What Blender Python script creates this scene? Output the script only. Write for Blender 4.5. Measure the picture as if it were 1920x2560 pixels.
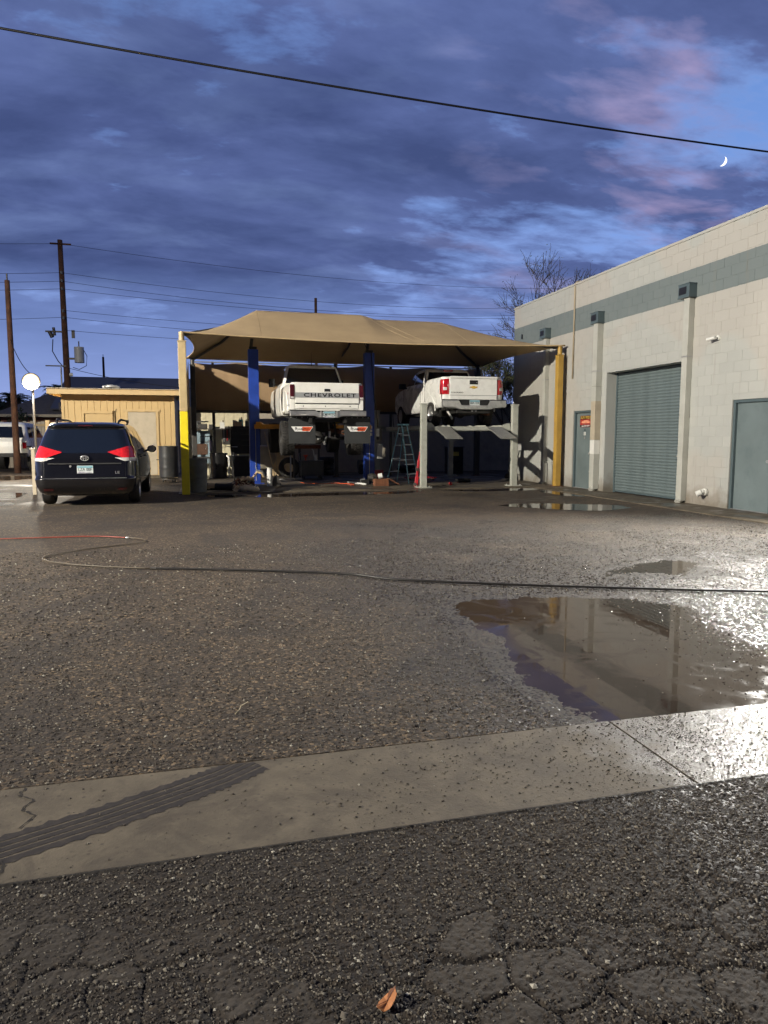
import bpy, bmesh, math, random
import numpy as np
from mathutils import Vector, Matrix

for o in list(bpy.data.objects):
    bpy.data.objects.remove(o, do_unlink=True)
S = bpy.context.scene
C = S.collection
PI = math.pi
R = math.radians
rnd = random.Random(7)

# ------------------------------------------------------------------ camera
cam_d = bpy.data.cameras.new('camera')
cam = bpy.data.objects.new('camera', cam_d)
C.objects.link(cam)
S.camera = cam
cam_d.sensor_fit = 'VERTICAL'
cam_d.sensor_height = 36.0
cam_d.lens = 1750.0 / 2560.0 * 36.0
cam_d.clip_start = 0.05
cam_d.clip_end = 6000
pitch = math.atan(190 / 1750.0)
yaw = R(14.52)
cam.location = (0, 0, 1.45)
cam.rotation_mode = 'XYZ'
cam.rotation_euler = (PI / 2 - pitch, 0, -yaw)
S.render.resolution_x = 768
S.render.resolution_y = 1024

# ------------------------------------------------------------------ exposure
S.view_settings.view_transform = 'Standard'
S.view_settings.look = 'None'
S.view_settings.exposure = 0.0
S.view_settings.gamma = 1.0
S.view_settings.use_curve_mapping = False

# ------------------------------------------------------------------ node helpers
def N(nt, t, x=0, y=0, **kw):
    n = nt.nodes.new(t)
    for k, v in kw.items():
        setattr(n, k, v)
    return n

def setin(n, **kw):
    for k, v in kw.items():
        n.inputs[k].default_value = v
    return n

def ramp(nt, stops, interp='LINEAR'):
    n = nt.nodes.new('ShaderNodeValToRGB')
    cr = n.color_ramp
    cr.interpolation = interp
    while len(cr.elements) < len(stops):
        cr.elements.new(0.5)
    for e, (p, c) in zip(cr.elements, stops):
        e.position = p
        e.color = c if len(c) == 4 else (c[0], c[1], c[2], 1)
    return n

def mathn(nt, op, a, b=None, c=None, clamp=False):
    n = nt.nodes.new('ShaderNodeMath')
    n.operation = op
    n.use_clamp = clamp
    for i, v in enumerate((a, b, c)):
        if v is None:
            continue
        if isinstance(v, (int, float)):
            n.inputs[i].default_value = v
        else:
            nt.links.new(v, n.inputs[i])
    return n.outputs[0]

def mixc(nt, f, a, b, mode='MIX'):
    n = nt.nodes.new('ShaderNodeMix')
    n.data_type = 'RGBA'
    n.blend_type = mode
    for sock, v in ((0, f), (6, a), (7, b)):
        if isinstance(v, (int, float)):
            n.inputs[sock].default_value = v
        elif isinstance(v, tuple):
            n.inputs[sock].default_value = (v[0], v[1], v[2], 1)
        else:
            nt.links.new(v, n.inputs[sock])
    return n.outputs[2]

def noise(nt, vec, scale, detail=4, rough=0.55, dist=0.0):
    n = nt.nodes.new('ShaderNodeTexNoise')
    n.inputs['Scale'].default_value = scale
    n.inputs['Detail'].default_value = detail
    n.inputs['Roughness'].default_value = rough
    n.inputs['Distortion'].default_value = dist
    if vec is not None:
        nt.links.new(vec, n.inputs['Vector'])
    return n.outputs['Fac']

# ------------------------------------------------------------------ sky (dusk, broken cloud)
W = bpy.data.worlds.new('World')
S.world = W
W.use_nodes = True
nt = W.node_tree
nt.nodes.clear()
L = nt.links.new
tc = N(nt, 'ShaderNodeTexCoord')
sep = N(nt, 'ShaderNodeSeparateXYZ')
L(tc.outputs['Generated'], sep.inputs[0])
dx, dy, dz = sep.outputs
zc = mathn(nt, 'MAXIMUM', dz, 0.0)
den = mathn(nt, 'ADD', zc, 0.20)
px = mathn(nt, 'DIVIDE', dx, den)
py = mathn(nt, 'DIVIDE', dy, den)
comb = N(nt, 'ShaderNodeCombineXYZ')
L(px, comb.inputs[0]); L(py, comb.inputs[1])
mp = N(nt, 'ShaderNodeMapping')
mp.inputs['Rotation'].default_value = (0, 0, R(-112))
mp.inputs['Location'].default_value = (5.3, 2.2, 0.0)
mp.inputs['Scale'].default_value = (0.80, 1.55, 1)
L(comb.outputs[0], mp.inputs['Vector'])
cv = mp.outputs[0]
n1 = noise(nt, cv, 1.7, 8, 0.55, 0.2)
n2 = noise(nt, cv, 6.5, 7, 0.6, 0.2)
n3 = noise(nt, cv, 0.6, 3, 0.5)
cov = mathn(nt, 'ADD', mathn(nt, 'MULTIPLY', n1, 0.68), mathn(nt, 'MULTIPLY', n2, 0.32))
# cloud is thicker towards the west, opener towards the north-east
side = mathn(nt, 'MULTIPLY_ADD', dx, -0.13, 0.120)
cov = mathn(nt, 'ADD', cov, side)
cov = mathn(nt, 'ADD', cov, mathn(nt, 'MULTIPLY_ADD', n3, 0.26, -0.13))
cov = mathn(nt, 'ADD', cov, mathn(nt, 'MULTIPLY', mathn(nt, 'MAXIMUM', mathn(nt, 'MULTIPLY', dy, -1.0), 0.0), 0.25))  # unseen cloud added to the south, to darken the sky's fill and reflections
mask = ramp(nt, [(0.44, (0, 0, 0)), (0.50, (0.6, 0.6, 0.6)), (0.57, (1, 1, 1))])
L(cov, mask.inputs[0])
gap = ramp(nt, [(0.0, (0.225, 0.285, 0.55)), (0.14, (0.185, 0.275, 0.58)), (0.30, (0.135, 0.24, 0.54)), (0.5, (0.085, 0.18, 0.44)), (0.66, (0.05, 0.09, 0.26)), (1.0, (0.03, 0.05, 0.15))])
L(zc, gap.inputs[0])
# the physical dusk sky tints the gaps
sky = N(nt, 'ShaderNodeTexSky')
sky.sky_type = 'NISHITA'
sky.sun_disc = False
sky.sun_elevation = R(2.0)
sky.sun_rotation = R(235)
skyc = mixc(nt, 1.0, sky.outputs[0], (0.08, 0.08, 0.08), 'MULTIPLY')
gapc = mixc(nt, 0.08, gap.outputs[0], skyc)
thick = ramp(nt, [(0.44, (0.20, 0.27, 0.50)), (0.50, (0.112, 0.160, 0.345)), (0.56, (0.072, 0.100, 0.238)), (0.72, (0.052, 0.075, 0.185))])
L(cov, thick.inputs[0])
# softly lit billows inside the cloud, pinker towards the east
n4 = noise(nt, cv, 2.8, 7, 0.55, 0.2)
pk = ramp(nt, [(0.50, (0, 0, 0)), (0.66, (1, 1, 1))])
L(n4, pk.inputs[0])
east = mathn(nt, 'MULTIPLY_ADD', dx, 2.2, -0.55, clamp=True)
cl = mixc(nt, mathn(nt, 'MULTIPLY', pk.outputs[0], 0.38), thick.outputs[0], (0.125, 0.175, 0.345))
pkf = mathn(nt, 'MULTIPLY', mathn(nt, 'MULTIPLY', pk.outputs[0], east), 0.85, clamp=True)
cl = mixc(nt, pkf, cl, (0.33, 0.25, 0.40))
n5 = noise(nt, cv, 2.1, 6, 0.6, 0.3)
fl = ramp(nt, [(0.40, (0.72, 0.74, 0.78)), (0.62, (1.12, 1.12, 1.1))])
L(n5, fl.inputs[0])
cl = mixc(nt, 1.0, cl, fl.outputs[0], 'MULTIPLY')
# low cloud is paler
low = mathn(nt, 'SUBTRACT', 0.5, mathn(nt, 'MULTIPLY', zc, 2.4), clamp=True)
cl = mixc(nt, mathn(nt, 'MULTIPLY', low, 0.5), cl, (0.165, 0.215, 0.43))
# overhead and behind, the unseen sky is dimmed to cut its blue fill
dk = mathn(nt, 'MULTIPLY_ADD', zc, -2.2, 2.25, clamp=True)
dk = mathn(nt, 'MULTIPLY', dk, mathn(nt, 'MULTIPLY_ADD', dy, 0.75, 0.9, clamp=True))
dk = mathn(nt, 'MAXIMUM', dk, 0.16)
horiz = mathn(nt, 'SUBTRACT', 1.15, mathn(nt, 'MULTIPLY', zc, 5.2), clamp=True)
mk = mathn(nt, 'MULTIPLY', mask.outputs[0], mathn(nt, 'SUBTRACT', 1.0, horiz))
col = mixc(nt, mk, gapc, cl)
dkc = N(nt, 'ShaderNodeCombineColor')
for k in range(3): L(dk, dkc.inputs[k])
col = mixc(nt, 1.0, col, dkc.outputs[0], 'MULTIPLY')
bg = N(nt, 'ShaderNodeBackground')
bg.inputs['Strength'].default_value = 1.5
L(col, bg.inputs['Color'])
wo = N(nt, 'ShaderNodeOutputWorld')
L(bg.outputs[0], wo.inputs['Surface'])

# ------------------------------------------------------------------ key light: a flood lamp on a tall pole west of the yard (its pole is built further down)
KEY = Vector((-19.9, 4.5, 10.0))
kd = bpy.data.lights.new('key_flood', 'SPOT')
key = bpy.data.objects.new('key_flood', kd)
C.objects.link(key)
kd.energy = 56000
kd.color = (1.0, 0.93, 0.79)
kd.spot_size = R(104)
kd.spot_blend = 1.0
kd.shadow_soft_size = 0.12
key.location = KEY
key.rotation_euler = (Vector((7, 19, 2.5)) - KEY).to_track_quat('-Z', 'Y').to_euler()

# ------------------------------------------------------------------ materials
MATS = {}
def mat(name, col, rough=0.6, metal=0.0, var=0.25, scale=3.0, bump=0.0, bscale=40.0, dirt=0.0, dirtcol=(0.05, 0.04, 0.03), spec=0.5, coat=0.0, emit=None, estr=0.0):
    if name in MATS:
        return MATS[name]
    m = bpy.data.materials.new(name)
    m.use_nodes = True
    nt = m.node_tree
    b = nt.nodes['Principled BSDF']
    b.inputs['Roughness'].default_value = rough
    b.inputs['Metallic'].default_value = metal
    b.inputs['Specular IOR Level'].default_value = spec
    b.inputs['Coat Weight'].default_value = coat
    tc = nt.nodes.new('ShaderNodeTexCoord')
    v = tc.outputs['Object']
    n1 = noise(nt, v, scale, 5, 0.6)
    r = ramp(nt, [(0.3, (1 - var,) * 3), (0.7, (1 + var * 0.5,) * 3)])
    nt.links.new(n1, r.inputs[0])
    c = mixc(nt, 1.0, (col[0], col[1], col[2]), r.outputs[0], 'MULTIPLY')
    if dirt > 0:
        n2 = noise(nt, v, scale * 2.3, 8, 0.7)
        r2 = ramp(nt, [(0.48, (0, 0, 0)), (0.7, (1, 1, 1))])
        nt.links.new(n2, r2.inputs[0])
        c = mixc(nt, mathn(nt, 'MULTIPLY', r2.outputs[0], dirt), c, dirtcol)
    nt.links.new(c, b.inputs['Base Color'])
    rr = mathn(nt, 'MULTIPLY_ADD', n1, 0.2, rough - 0.1, clamp=True)
    nt.links.new(rr, b.inputs['Roughness'])
    if bump > 0:
        n3 = noise(nt, v, bscale, 4, 0.6)
        bp = nt.nodes.new('ShaderNodeBump')
        bp.inputs['Strength'].default_value = bump
        bp.inputs['Distance'].default_value = 0.01
        nt.links.new(n3, bp.inputs['Height'])
        nt.links.new(bp.outputs[0], b.inputs['Normal'])
    if emit:
        b.inputs['Emission Color'].default_value = (*emit, 1)
        b.inputs['Emission Strength'].default_value = estr
    MATS[name] = m
    return m

M_white = mat('white_paint', (0.86, 0.85, 0.80), 0.32, var=0.06, dirt=0.12, dirtcol=(0.3, 0.26, 0.2), coat=0.5)
M_white2 = mat('white_paint_clean', (0.82, 0.82, 0.79), 0.28, var=0.05, dirt=0.05, dirtcol=(0.4, 0.36, 0.3), coat=0.6)
M_silver = mat('silver_band', (0.42, 0.43, 0.44), 0.35, metal=0.3, var=0.1)
M_black = mat('black_gloss', (0.006, 0.006, 0.008), 0.16, var=0.1, coat=1.0)
M_blackm = mat('black_matt', (0.014, 0.014, 0.015), 0.6, var=0.3)
M_under = mat('underbody', (0.02, 0.019, 0.018), 0.65, var=0.5, bump=0.3)
M_rubber = mat('tyre_rubber', (0.022, 0.021, 0.02), 0.75, var=0.3, dirt=0.35, dirtcol=(0.07, 0.055, 0.04), bump=0.3)
M_rim = mat('alloy_rim', (0.55, 0.55, 0.55), 0.3, metal=0.8, var=0.1)
M_glass = mat('tinted_glass', (0.008, 0.012, 0.024), 0.04, var=0.05, coat=1.0)
M_chrome = mat('chrome', (0.72, 0.71, 0.69), 0.34, metal=0.85, var=0.15, dirt=0.3)
M_red = mat('red_lens', (0.42, 0.008, 0.015), 0.12, var=0.3, scale=14, coat=1.0)
M_redlit = mat('red_lens_bright', (0.62, 0.02, 0.03), 0.12, var=0.35, scale=16, coat=1.0)
M_dred = mat('dark_red_lens', (0.07, 0.008, 0.01), 0.12, var=0.2, coat=1.0)
M_clear = mat('clear_lens', (0.62, 0.6, 0.58), 0.15, var=0.3, scale=18, coat=1.0)
M_plate = mat('plate_white', (0.62, 0.66, 0.66), 0.4, var=0.08)
M_plateb = mat('plate_sky', (0.22, 0.42, 0.50), 0.4, var=0.08)
M_plateg = mat('plate_ink', (0.05, 0.09, 0.10), 0.5, var=0.05)
M_platep = mat('plate_hills', (0.16, 0.10, 0.24), 0.5, var=0.05)
M_ink = mat('black_ink', (0.01, 0.01, 0.012), 0.5, var=0.05)
M_orange = mat('logo_orange', (0.72, 0.10, 0.03), 0.4, var=0.05)
M_lwhite = mat('logo_white', (0.8, 0.8, 0.78), 0.4, var=0.03)
M_pink = mat('pink_decal', (0.75, 0.30, 0.36), 0.5, var=0.05)
M_gold = mat('gold_emblem', (0.72, 0.46, 0.08), 0.3, metal=0.2, var=0.1)
M_flap = mat('mud_flap_rubber', (0.035, 0.037, 0.038), 0.55, var=0.2, scale=5, bump=0.1)
M_blue = mat('lift_blue', (0.018, 0.055, 0.33), 0.35, var=0.25, dirt=0.25, dirtcol=(0.02, 0.02, 0.04))
M_arm = mat('lift_arm_orange', (0.62, 0.26, 0.02), 0.45, var=0.25, dirt=0.4, dirtcol=(0.1, 0.05, 0.02))
M_grey = mat('lift_grey', (0.42, 0.43, 0.38), 0.45, var=0.12, dirt=0.35, dirtcol=(0.12, 0.10, 0.07))
M_post = mat('post_beige', (0.52, 0.40, 0.22), 0.5, var=0.15, dirt=0.3, dirtcol=(0.3, 0.2, 0.1))
M_yellow = mat('post_yellow', (0.82, 0.66, 0.02), 0.45, var=0.1, dirt=0.2, dirtcol=(0.4, 0.3, 0.02))
M_ochre = mat('post_ochre', (0.44, 0.27, 0.055), 0.5, var=0.18, dirt=0.3, dirtcol=(0.35, 0.17, 0.03))
M_steel = mat('dark_steel', (0.08, 0.075, 0.07), 0.5, metal=0.4, var=0.3)
M_lsteel = mat('light_steel', (0.42, 0.42, 0.42), 0.4, metal=0.5, var=0.25, dirt=0.2)
M_plateR = mat('checker_plate', (0.30, 0.30, 0.28), 0.4, metal=0.35, var=0.2, dirt=0.3)
M_rust = mat('rusty_steel', (0.17, 0.065, 0.03), 0.85, var=0.5, scale=9, bump=0.5)
M_tan = mat('tan_cloth', (0.80, 0.66, 0.45), 0.85, var=0.35, scale=9, bump=0.4)
M_card = mat('cardboard', (0.60, 0.45, 0.27), 0.85, var=0.3, scale=7)
M_plasw = mat('white_plastic', (0.7, 0.7, 0.66), 0.4, var=0.15, dirt=0.2)
M_bin = mat('grey_plastic', (0.16, 0.17, 0.165), 0.6, var=0.35, scale=2.5, dirt=0.4, dirtcol=(0.04, 0.04, 0.035))
M_drum = mat('black_drum', (0.03, 0.031, 0.032), 0.42, var=0.3, dirt=0.3, dirtcol=(0.08, 0.06, 0.04))
M_cab = mat('black_cabinet', (0.012, 0.012, 0.013), 0.3, var=0.3)
M_ladder = mat('fibreglass_blue', (0.30, 0.60, 0.70), 0.5, var=0.15)
M_alu = mat('aluminium', (0.88, 0.88, 0.88), 0.4, metal=0.0, var=0.15)
M_redp = mat('red_paint', (0.45, 0.02, 0.03), 0.4, var=0.3, dirt=0.35, dirtcol=(0.05, 0.01, 0.01))
M_blueg = mat('blue_grey_paint', (0.135, 0.17, 0.175), 0.5, var=0.18, scale=1.2, dirt=0.35, dirtcol=(0.06, 0.09, 0.10))
M_blueg2 = mat('dark_blue_grey_paint', (0.075, 0.105, 0.115), 0.5, var=0.12)
M_down = mat('downspout_cream', (0.42, 0.42, 0.38), 0.5, var=0.12, scale=2, dirt=0.25, dirtcol=(0.3, 0.27, 0.22))
M_pcream = mat('pipe_tan', (0.36, 0.30, 0.21), 0.6, var=0.2)
M_wood = mat('pole_wood', (0.10, 0.046, 0.026), 0.9, var=0.5, scale=5, bump=0.6)
M_wire = mat('wire_black', (0.008, 0.008, 0.010), 0.6, var=0.1)
M_hosed = mat('hose_black', (0.014, 0.012, 0.010), 0.45, var=0.2)
M_hoser = mat('hose_red', (0.26, 0.05, 0.03), 0.5, var=0.2)
M_hosey = mat('hose_tan', (0.085, 0.065, 0.04), 0.5, var=0.2)
M_trim = mat('fascia_tan', (0.58, 0.42, 0.21), 0.6, var=0.12, dirt=0.15, dirtcol=(0.3, 0.2, 0.1))
M_door = mat('shed_door_paint', (0.50, 0.43, 0.32), 0.5, var=0.1, scale=2, dirt=0.35, dirtcol=(0.26, 0.22, 0.15))
M_roofb = mat('metal_roof_blue', (0.095, 0.10, 0.135), 0.55, var=0.15, scale=0.5)
M_shing = mat('grey_shingle', (0.13, 0.12, 0.12), 0.9, var=0.3, scale=6)
M_stucco = mat('red_stucco', (0.30, 0.125, 0.085), 0.9, var=0.12)
M_cmu = mat('fence_block', (0.45, 0.40, 0.32), 0.9, var=0.25, scale=1.5, bump=0.5, dirt=0.35, dirtcol=(0.12, 0.1, 0.08))
M_bark = mat('bark', (0.085, 0.066, 0.045), 0.9, var=0.4)
M_leaf = mat('leaf_green', (0.055, 0.075, 0.022), 0.7, var=0.5, scale=2)
M_palm = mat('palm_green', (0.05, 0.075, 0.03), 0.6, var=0.4)
M_hedge = mat('hedge_green', (0.03, 0.045, 0.018), 0.8, var=0.5)
M_lit = mat('lamp_lens', (1, 1, 1), 0.5, var=0.0, emit=(1.0, 0.93, 0.78), estr=60)
M_moon = mat('moon_surface', (0.6, 0.6, 0.55), 0.9, var=0.1, emit=(1.0, 0.97, 0.88), estr=2.2)

# painted wood siding of the shed
def shed_siding():
    m = mat('shed_siding', (0.56, 0.40, 0.19), 0.65, var=0.12, scale=1.4, bump=0.25, bscale=25, dirt=0.12, dirtcol=(0.4, 0.25, 0.1))
    return m
M_side = shed_siding()

# shade fabric
def fabric(name, col, transl):
    m = bpy.data.materials.new(name)
    m.use_nodes = True
    nt = m.node_tree
    b = nt.nodes['Principled BSDF']
    out = nt.nodes['Material Output']
    tc = nt.nodes.new('ShaderNodeTexCoord')
    v = tc.outputs['Object']
    n1 = noise(nt, v, 0.7, 5, 0.6)
    r = ramp(nt, [(0.3, (0.86,) * 3), (0.7, (1.08,) * 3)])
    nt.links.new(n1, r.inputs[0])
    c = mixc(nt, 1.0, col, r.outputs[0], 'MULTIPLY')
    nt.links.new(c, b.inputs['Base Color'])
    b.inputs['Roughness'].default_value = 0.9
    b.inputs['Specular IOR Level'].default_value = 0.15
    w = nt.nodes.new('ShaderNodeTexWave')
    w.inputs['Scale'].default_value = 40
    nt.links.new(v, w.inputs['Vector'])
    n3 = noise(nt, v, 2.2, 3, 0.6)
    h = mathn(nt, 'ADD', mathn(nt, 'MULTIPLY', w.outputs['Fac'], 0.08), n3)
    bp = nt.nodes.new('ShaderNodeBump')
    bp.inputs['Strength'].default_value = 0.25
    bp.inputs['Distance'].default_value = 0.05
    nt.links.new(h, bp.inputs['Height'])
    nt.links.new(bp.outputs[0], b.inputs['Normal'])
    t = nt.nodes.new('ShaderNodeBsdfTranslucent')
    nt.links.new(c, t.inputs[0])
    mx = nt.nodes.new('ShaderNodeMixShader')
    mx.inputs[0].default_value = transl
    nt.links.new(b.outputs[0], mx.inputs[1])
    nt.links.new(t.outputs[0], mx.inputs[2])
    nt.links.new(mx.outputs[0], out.inputs['Surface'])
    return m
M_fab = fabric('shade_cloth_tan', (0.50, 0.37, 0.215), 0.02)
M_fab2 = fabric('screen_cloth_brown', (0.36, 0.25, 0.15), 0.05)

# warehouse paint: cream block with a blue grey stripe at a fixed height
def wall_paint():
    m = bpy.data.materials.new('painted_block')
    m.use_nodes = True
    nt = m.node_tree
    b = nt.nodes['Principled BSDF']
    g = nt.nodes.new('ShaderNodeNewGeometry')
    sp = nt.nodes.new('ShaderNodeSeparateXYZ')
    nt.links.new(g.outputs['Position'], sp.inputs[0])
    z = sp.outputs[2]
    P = g.outputs['Position']
    oi = nt.nodes.new('ShaderNodeObjectInfo')
    n1 = noise(nt, P, 0.9, 6, 0.6)
    n2 = noise(nt, P, 14, 4, 0.6)
    cream = mixc(nt, n1, (0.33, 0.335, 0.315), (0.43, 0.435, 0.41))
    rr = ramp(nt, [(0.0, (0.96, 0.96, 0.96)), (1.0, (1.03, 1.025, 1.02))])
    nt.links.new(oi.outputs['Random'], rr.inputs[0])
    cream = mixc(nt, 1.0, cream, rr.outputs[0], 'MULTIPLY')
    # old paint patches, slightly pinker than the rest
    n5 = noise(nt, P, 0.45, 2, 0.4)
    pr = ramp(nt, [(0.52, (0, 0, 0)), (0.56, (1, 1, 1))])
    nt.links.new(n5, pr.inputs[0])
    cream = mixc(nt, mathn(nt, 'MULTIPLY', pr.outputs[0], 0.5), cream, (0.39, 0.355, 0.315))
    stripe = mixc(nt, n1, (0.125, 0.150, 0.152), (0.180, 0.208, 0.208))
    wob = mathn(nt, 'MULTIPLY_ADD', n2, 0.02, -0.01)
    zz = mathn(nt, 'ADD', z, wob)
    a = mathn(nt, 'GREATER_THAN', zz, 4.32)
    bb = mathn(nt, 'LESS_THAN', zz, 4.93)
    c = mixc(nt, mathn(nt, 'MULTIPLY', a, bb), cream, stripe)
    # splash dirt and mildew low on the wall, and drip streaks
    n6 = noise(nt, P, 3.0, 6, 0.65)
    mp = nt.nodes.new('ShaderNodeMapping')
    mp.inputs['Scale'].default_value = (1, 5, 0.25)
    nt.links.new(P, mp.inputs[0])
    n7 = noise(nt, mp.outputs[0], 2.0, 5, 0.6)
    sr = ramp(nt, [(0.60, (0, 0, 0)), (0.78, (1, 1, 1))])
    nt.links.new(n7, sr.inputs[0])
    c = mixc(nt, mathn(nt, 'MULTIPLY', sr.outputs[0], 0.5), c, (0.22, 0.19, 0.15))
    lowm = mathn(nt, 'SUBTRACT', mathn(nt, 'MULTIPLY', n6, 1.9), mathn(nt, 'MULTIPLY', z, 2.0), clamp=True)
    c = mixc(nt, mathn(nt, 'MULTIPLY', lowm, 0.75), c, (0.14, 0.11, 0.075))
    nt.links.new(c, b.inputs['Base Color'])
    b.inputs['Roughness'].default_value = 0.7
    b.inputs['Specular IOR Level'].default_value = 0.3
    n4 = noise(nt, P, 60, 5, 0.7)
    bp = nt.nodes.new('ShaderNodeBump')
    bp.inputs['Strength'].default_value = 0.45
    bp.inputs['Distance'].default_value = 0.004
    nt.links.new(mathn(nt, 'ADD', n4, mathn(nt, 'MULTIPLY', n2, 0.7)), bp.inputs['Height'])
    nt.links.new(bp.outputs[0], b.inputs['Normal'])
    return m
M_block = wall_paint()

# asphalt: 'wet' is a per-vertex measure of how wet the surface is
def asphalt(name, near):
    m = bpy.data.materials.new(name)
    m.use_nodes = True
    nt = m.node_tree
    b = nt.nodes['Principled BSDF']
    g = nt.nodes.new('ShaderNodeNewGeometry')
    P = g.outputs['Position']
    big = noise(nt, P, 0.35, 5, 0.55)
    mid = noise(nt, P, 2.2, 6, 0.6)
    fine = noise(nt, P, 45, 4, 0.7)
    vo = nt.nodes.new('ShaderNodeTexVoronoi')
    vo.inputs['Scale'].default_value = 58 if near else 40
    nt.links.new(P, vo.inputs['Vector'])
    base = mixc(nt, big, (0.034, 0.0245, 0.0155), (0.090, 0.066, 0.042))
    base = mixc(nt, mathn(nt, 'MULTIPLY', mid, 0.5), base, (0.058, 0.046, 0.034))
    sr = ramp(nt, [(0.0, (0.35, 0.32, 0.32)), (0.5, (0.75, 0.73, 0.72)), (0.82, (1.4, 1.32, 1.2)), (0.93, (2.6, 2.4, 2.1)), (1.0, (4.2, 4.0, 3.5))])
    sp = nt.nodes.new('ShaderNodeSeparateColor')
    nt.links.new(vo.outputs['Color'], sp.inputs[0])
    nt.links.new(sp.outputs[0], sr.inputs[0])
    base = mixc(nt, 0.85, base, mixc(nt, 1.0, base, sr.outputs[0], 'MULTIPLY'))
    base = mixc(nt, 0.6, base, mixc(nt, 1.0, base, ramp_from(nt, fine), 'MULTIPLY'))
    # old oil and damp stains
    sn = noise(nt, P, 0.8, 7, 0.62, 1.2)
    srm = ramp(nt, [(0.47, (0, 0, 0)), (0.60, (1, 1, 1))])
    nt.links.new(sn, srm.inputs[0])
    base = mixc(nt, mathn(nt, 'MULTIPLY', srm.outputs[0], 0.6), base, (0.026, 0.020, 0.016))
    at = nt.nodes.new('ShaderNodeAttribute')
    at.attribute_name = 'wet'
    wet = at.outputs['Fac']
    if not near:
        # broad damp patches beyond the modelled gravel
        dn = noise(nt, P, 0.5, 5, 0.6, 0.6)
        dr = ramp(nt, [(0.52, (0, 0, 0)), (0.66, (1, 1, 1))])
        nt.links.new(dn, dr.inputs[0])
        spz = nt.nodes.new('ShaderNodeSeparateXYZ')
        nt.links.new(P, spz.inputs[0])
        far = mathn(nt, 'MULTIPLY_ADD', spz.outputs[1], 0.12, -1.6, clamp=True)
        east = mathn(nt, 'MULTIPLY_ADD', spz.outputs[0], 0.22, -0.7, clamp=True)
        wet = mathn(nt, 'MULTIPLY', dr.outputs[0], mathn(nt, 'MAXIMUM', far, east), clamp=True)
    if near:
        # road side of the gutter is painted darker for light falling off; worn-bare islands are paler
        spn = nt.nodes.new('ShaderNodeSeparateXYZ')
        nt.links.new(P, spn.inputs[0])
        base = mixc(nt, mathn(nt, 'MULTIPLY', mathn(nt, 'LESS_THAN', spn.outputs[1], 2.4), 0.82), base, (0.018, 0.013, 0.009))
        a2 = nt.nodes.new('ShaderNodeAttribute'); a2.attribute_name = 'worn'
        base = mixc(nt, mathn(nt, 'MULTIPLY', a2.outputs['Fac'], 0.6), base, (0.072, 0.060, 0.046))
        a3 = nt.nodes.new('ShaderNodeAttribute'); a3.attribute_name = 'crack'
        base = mixc(nt, mathn(nt, 'MULTIPLY', a3.outputs['Fac'], 0.55, clamp=True), base, (0.016, 0.013, 0.010))
    darkf = mathn(nt, 'MULTIPLY', wet, 0.72)
    base = mixc(nt, darkf, base, (0.030, 0.026, 0.022))
    nt.links.new(base, b.inputs['Base Color'])
    if near:
        # grains that carry a film of water shine, their neighbours do not
        shiny = ramp(nt, [(0.66, (0, 0, 0)), (0.70, (1, 1, 1))])
        nt.links.new(sp.outputs[1], shiny.inputs[0])
        gw = mathn(nt, 'MULTIPLY', wet, mathn(nt, 'MULTIPLY_ADD', shiny.outputs[0], 0.97, 0.03))
        rg = mathn(nt, 'MULTIPLY_ADD', gw, -0.66, 0.85)
    else:
        rg = mathn(nt, 'MULTIPLY_ADD', wet, -0.45, 0.82)
    rg = mathn(nt, 'ADD', rg, mathn(nt, 'MULTIPLY_ADD', mid, 0.12, -0.06), clamp=True)
    nt.links.new(rg, b.inputs['Roughness'])
    b.inputs['Specular IOR Level'].default_value = 0.5
    bp = nt.nodes.new('ShaderNodeBump')
    bp.inputs['Strength'].default_value = 0.9
    bp.inputs['Distance'].default_value = 0.004
    h = mathn(nt, 'ADD', mathn(nt, 'MULTIPLY', vo.outputs['Distance'], -1.0), mathn(nt, 'MULTIPLY', fine, 0.8))
    if not near:
        h = mathn(nt, 'MULTIPLY', h, mathn(nt, 'MULTIPLY_ADD', wet, -0.75, 1.0))
    nt.links.new(h, bp.inputs['Height'])
    nt.links.new(bp.outputs[0], b.inputs['Normal'])
    return m

def ramp_from(nt, f):
    r = ramp(nt, [(0.3, (0.55,) * 3), (0.7, (1.35,) * 3)])
    nt.links.new(f, r.inputs[0])
    return r.outputs[0]
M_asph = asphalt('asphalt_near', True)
M_asphf = asphalt('asphalt_far', False)

def stone_mat():
    m = bpy.data.materials.new('loose_stones')
    m.use_nodes = True
    nt = m.node_tree
    b = nt.nodes['Principled BSDF']
    g = nt.nodes.new('ShaderNodeNewGeometry')
    r = ramp(nt, [(0.0, (0.018, 0.014, 0.010)), (0.35, (0.048, 0.036, 0.025)), (0.6, (0.085, 0.067, 0.047)), (0.84, (0.15, 0.13, 0.10)), (0.97, (0.27, 0.24, 0.185)), (1.0, (0.48, 0.45, 0.37))])
    nt.links.new(g.outputs['Random Per Island'], r.inputs[0])
    at = nt.nodes.new('ShaderNodeAttribute')
    at.attribute_name = 'wet'
    c = mixc(nt, mathn(nt, 'MULTIPLY', at.outputs['Fac'], 0.4), r.outputs[0], (0.02, 0.018, 0.016))
    nt.links.new(c, b.inputs['Base Color'])
    rg = mathn(nt, 'MULTIPLY_ADD', at.outputs['Fac'], -0.60, 0.78, clamp=True)
    nt.links.new(rg, b.inputs['Roughness'])
    return m
M_stone = stone_mat()

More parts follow.
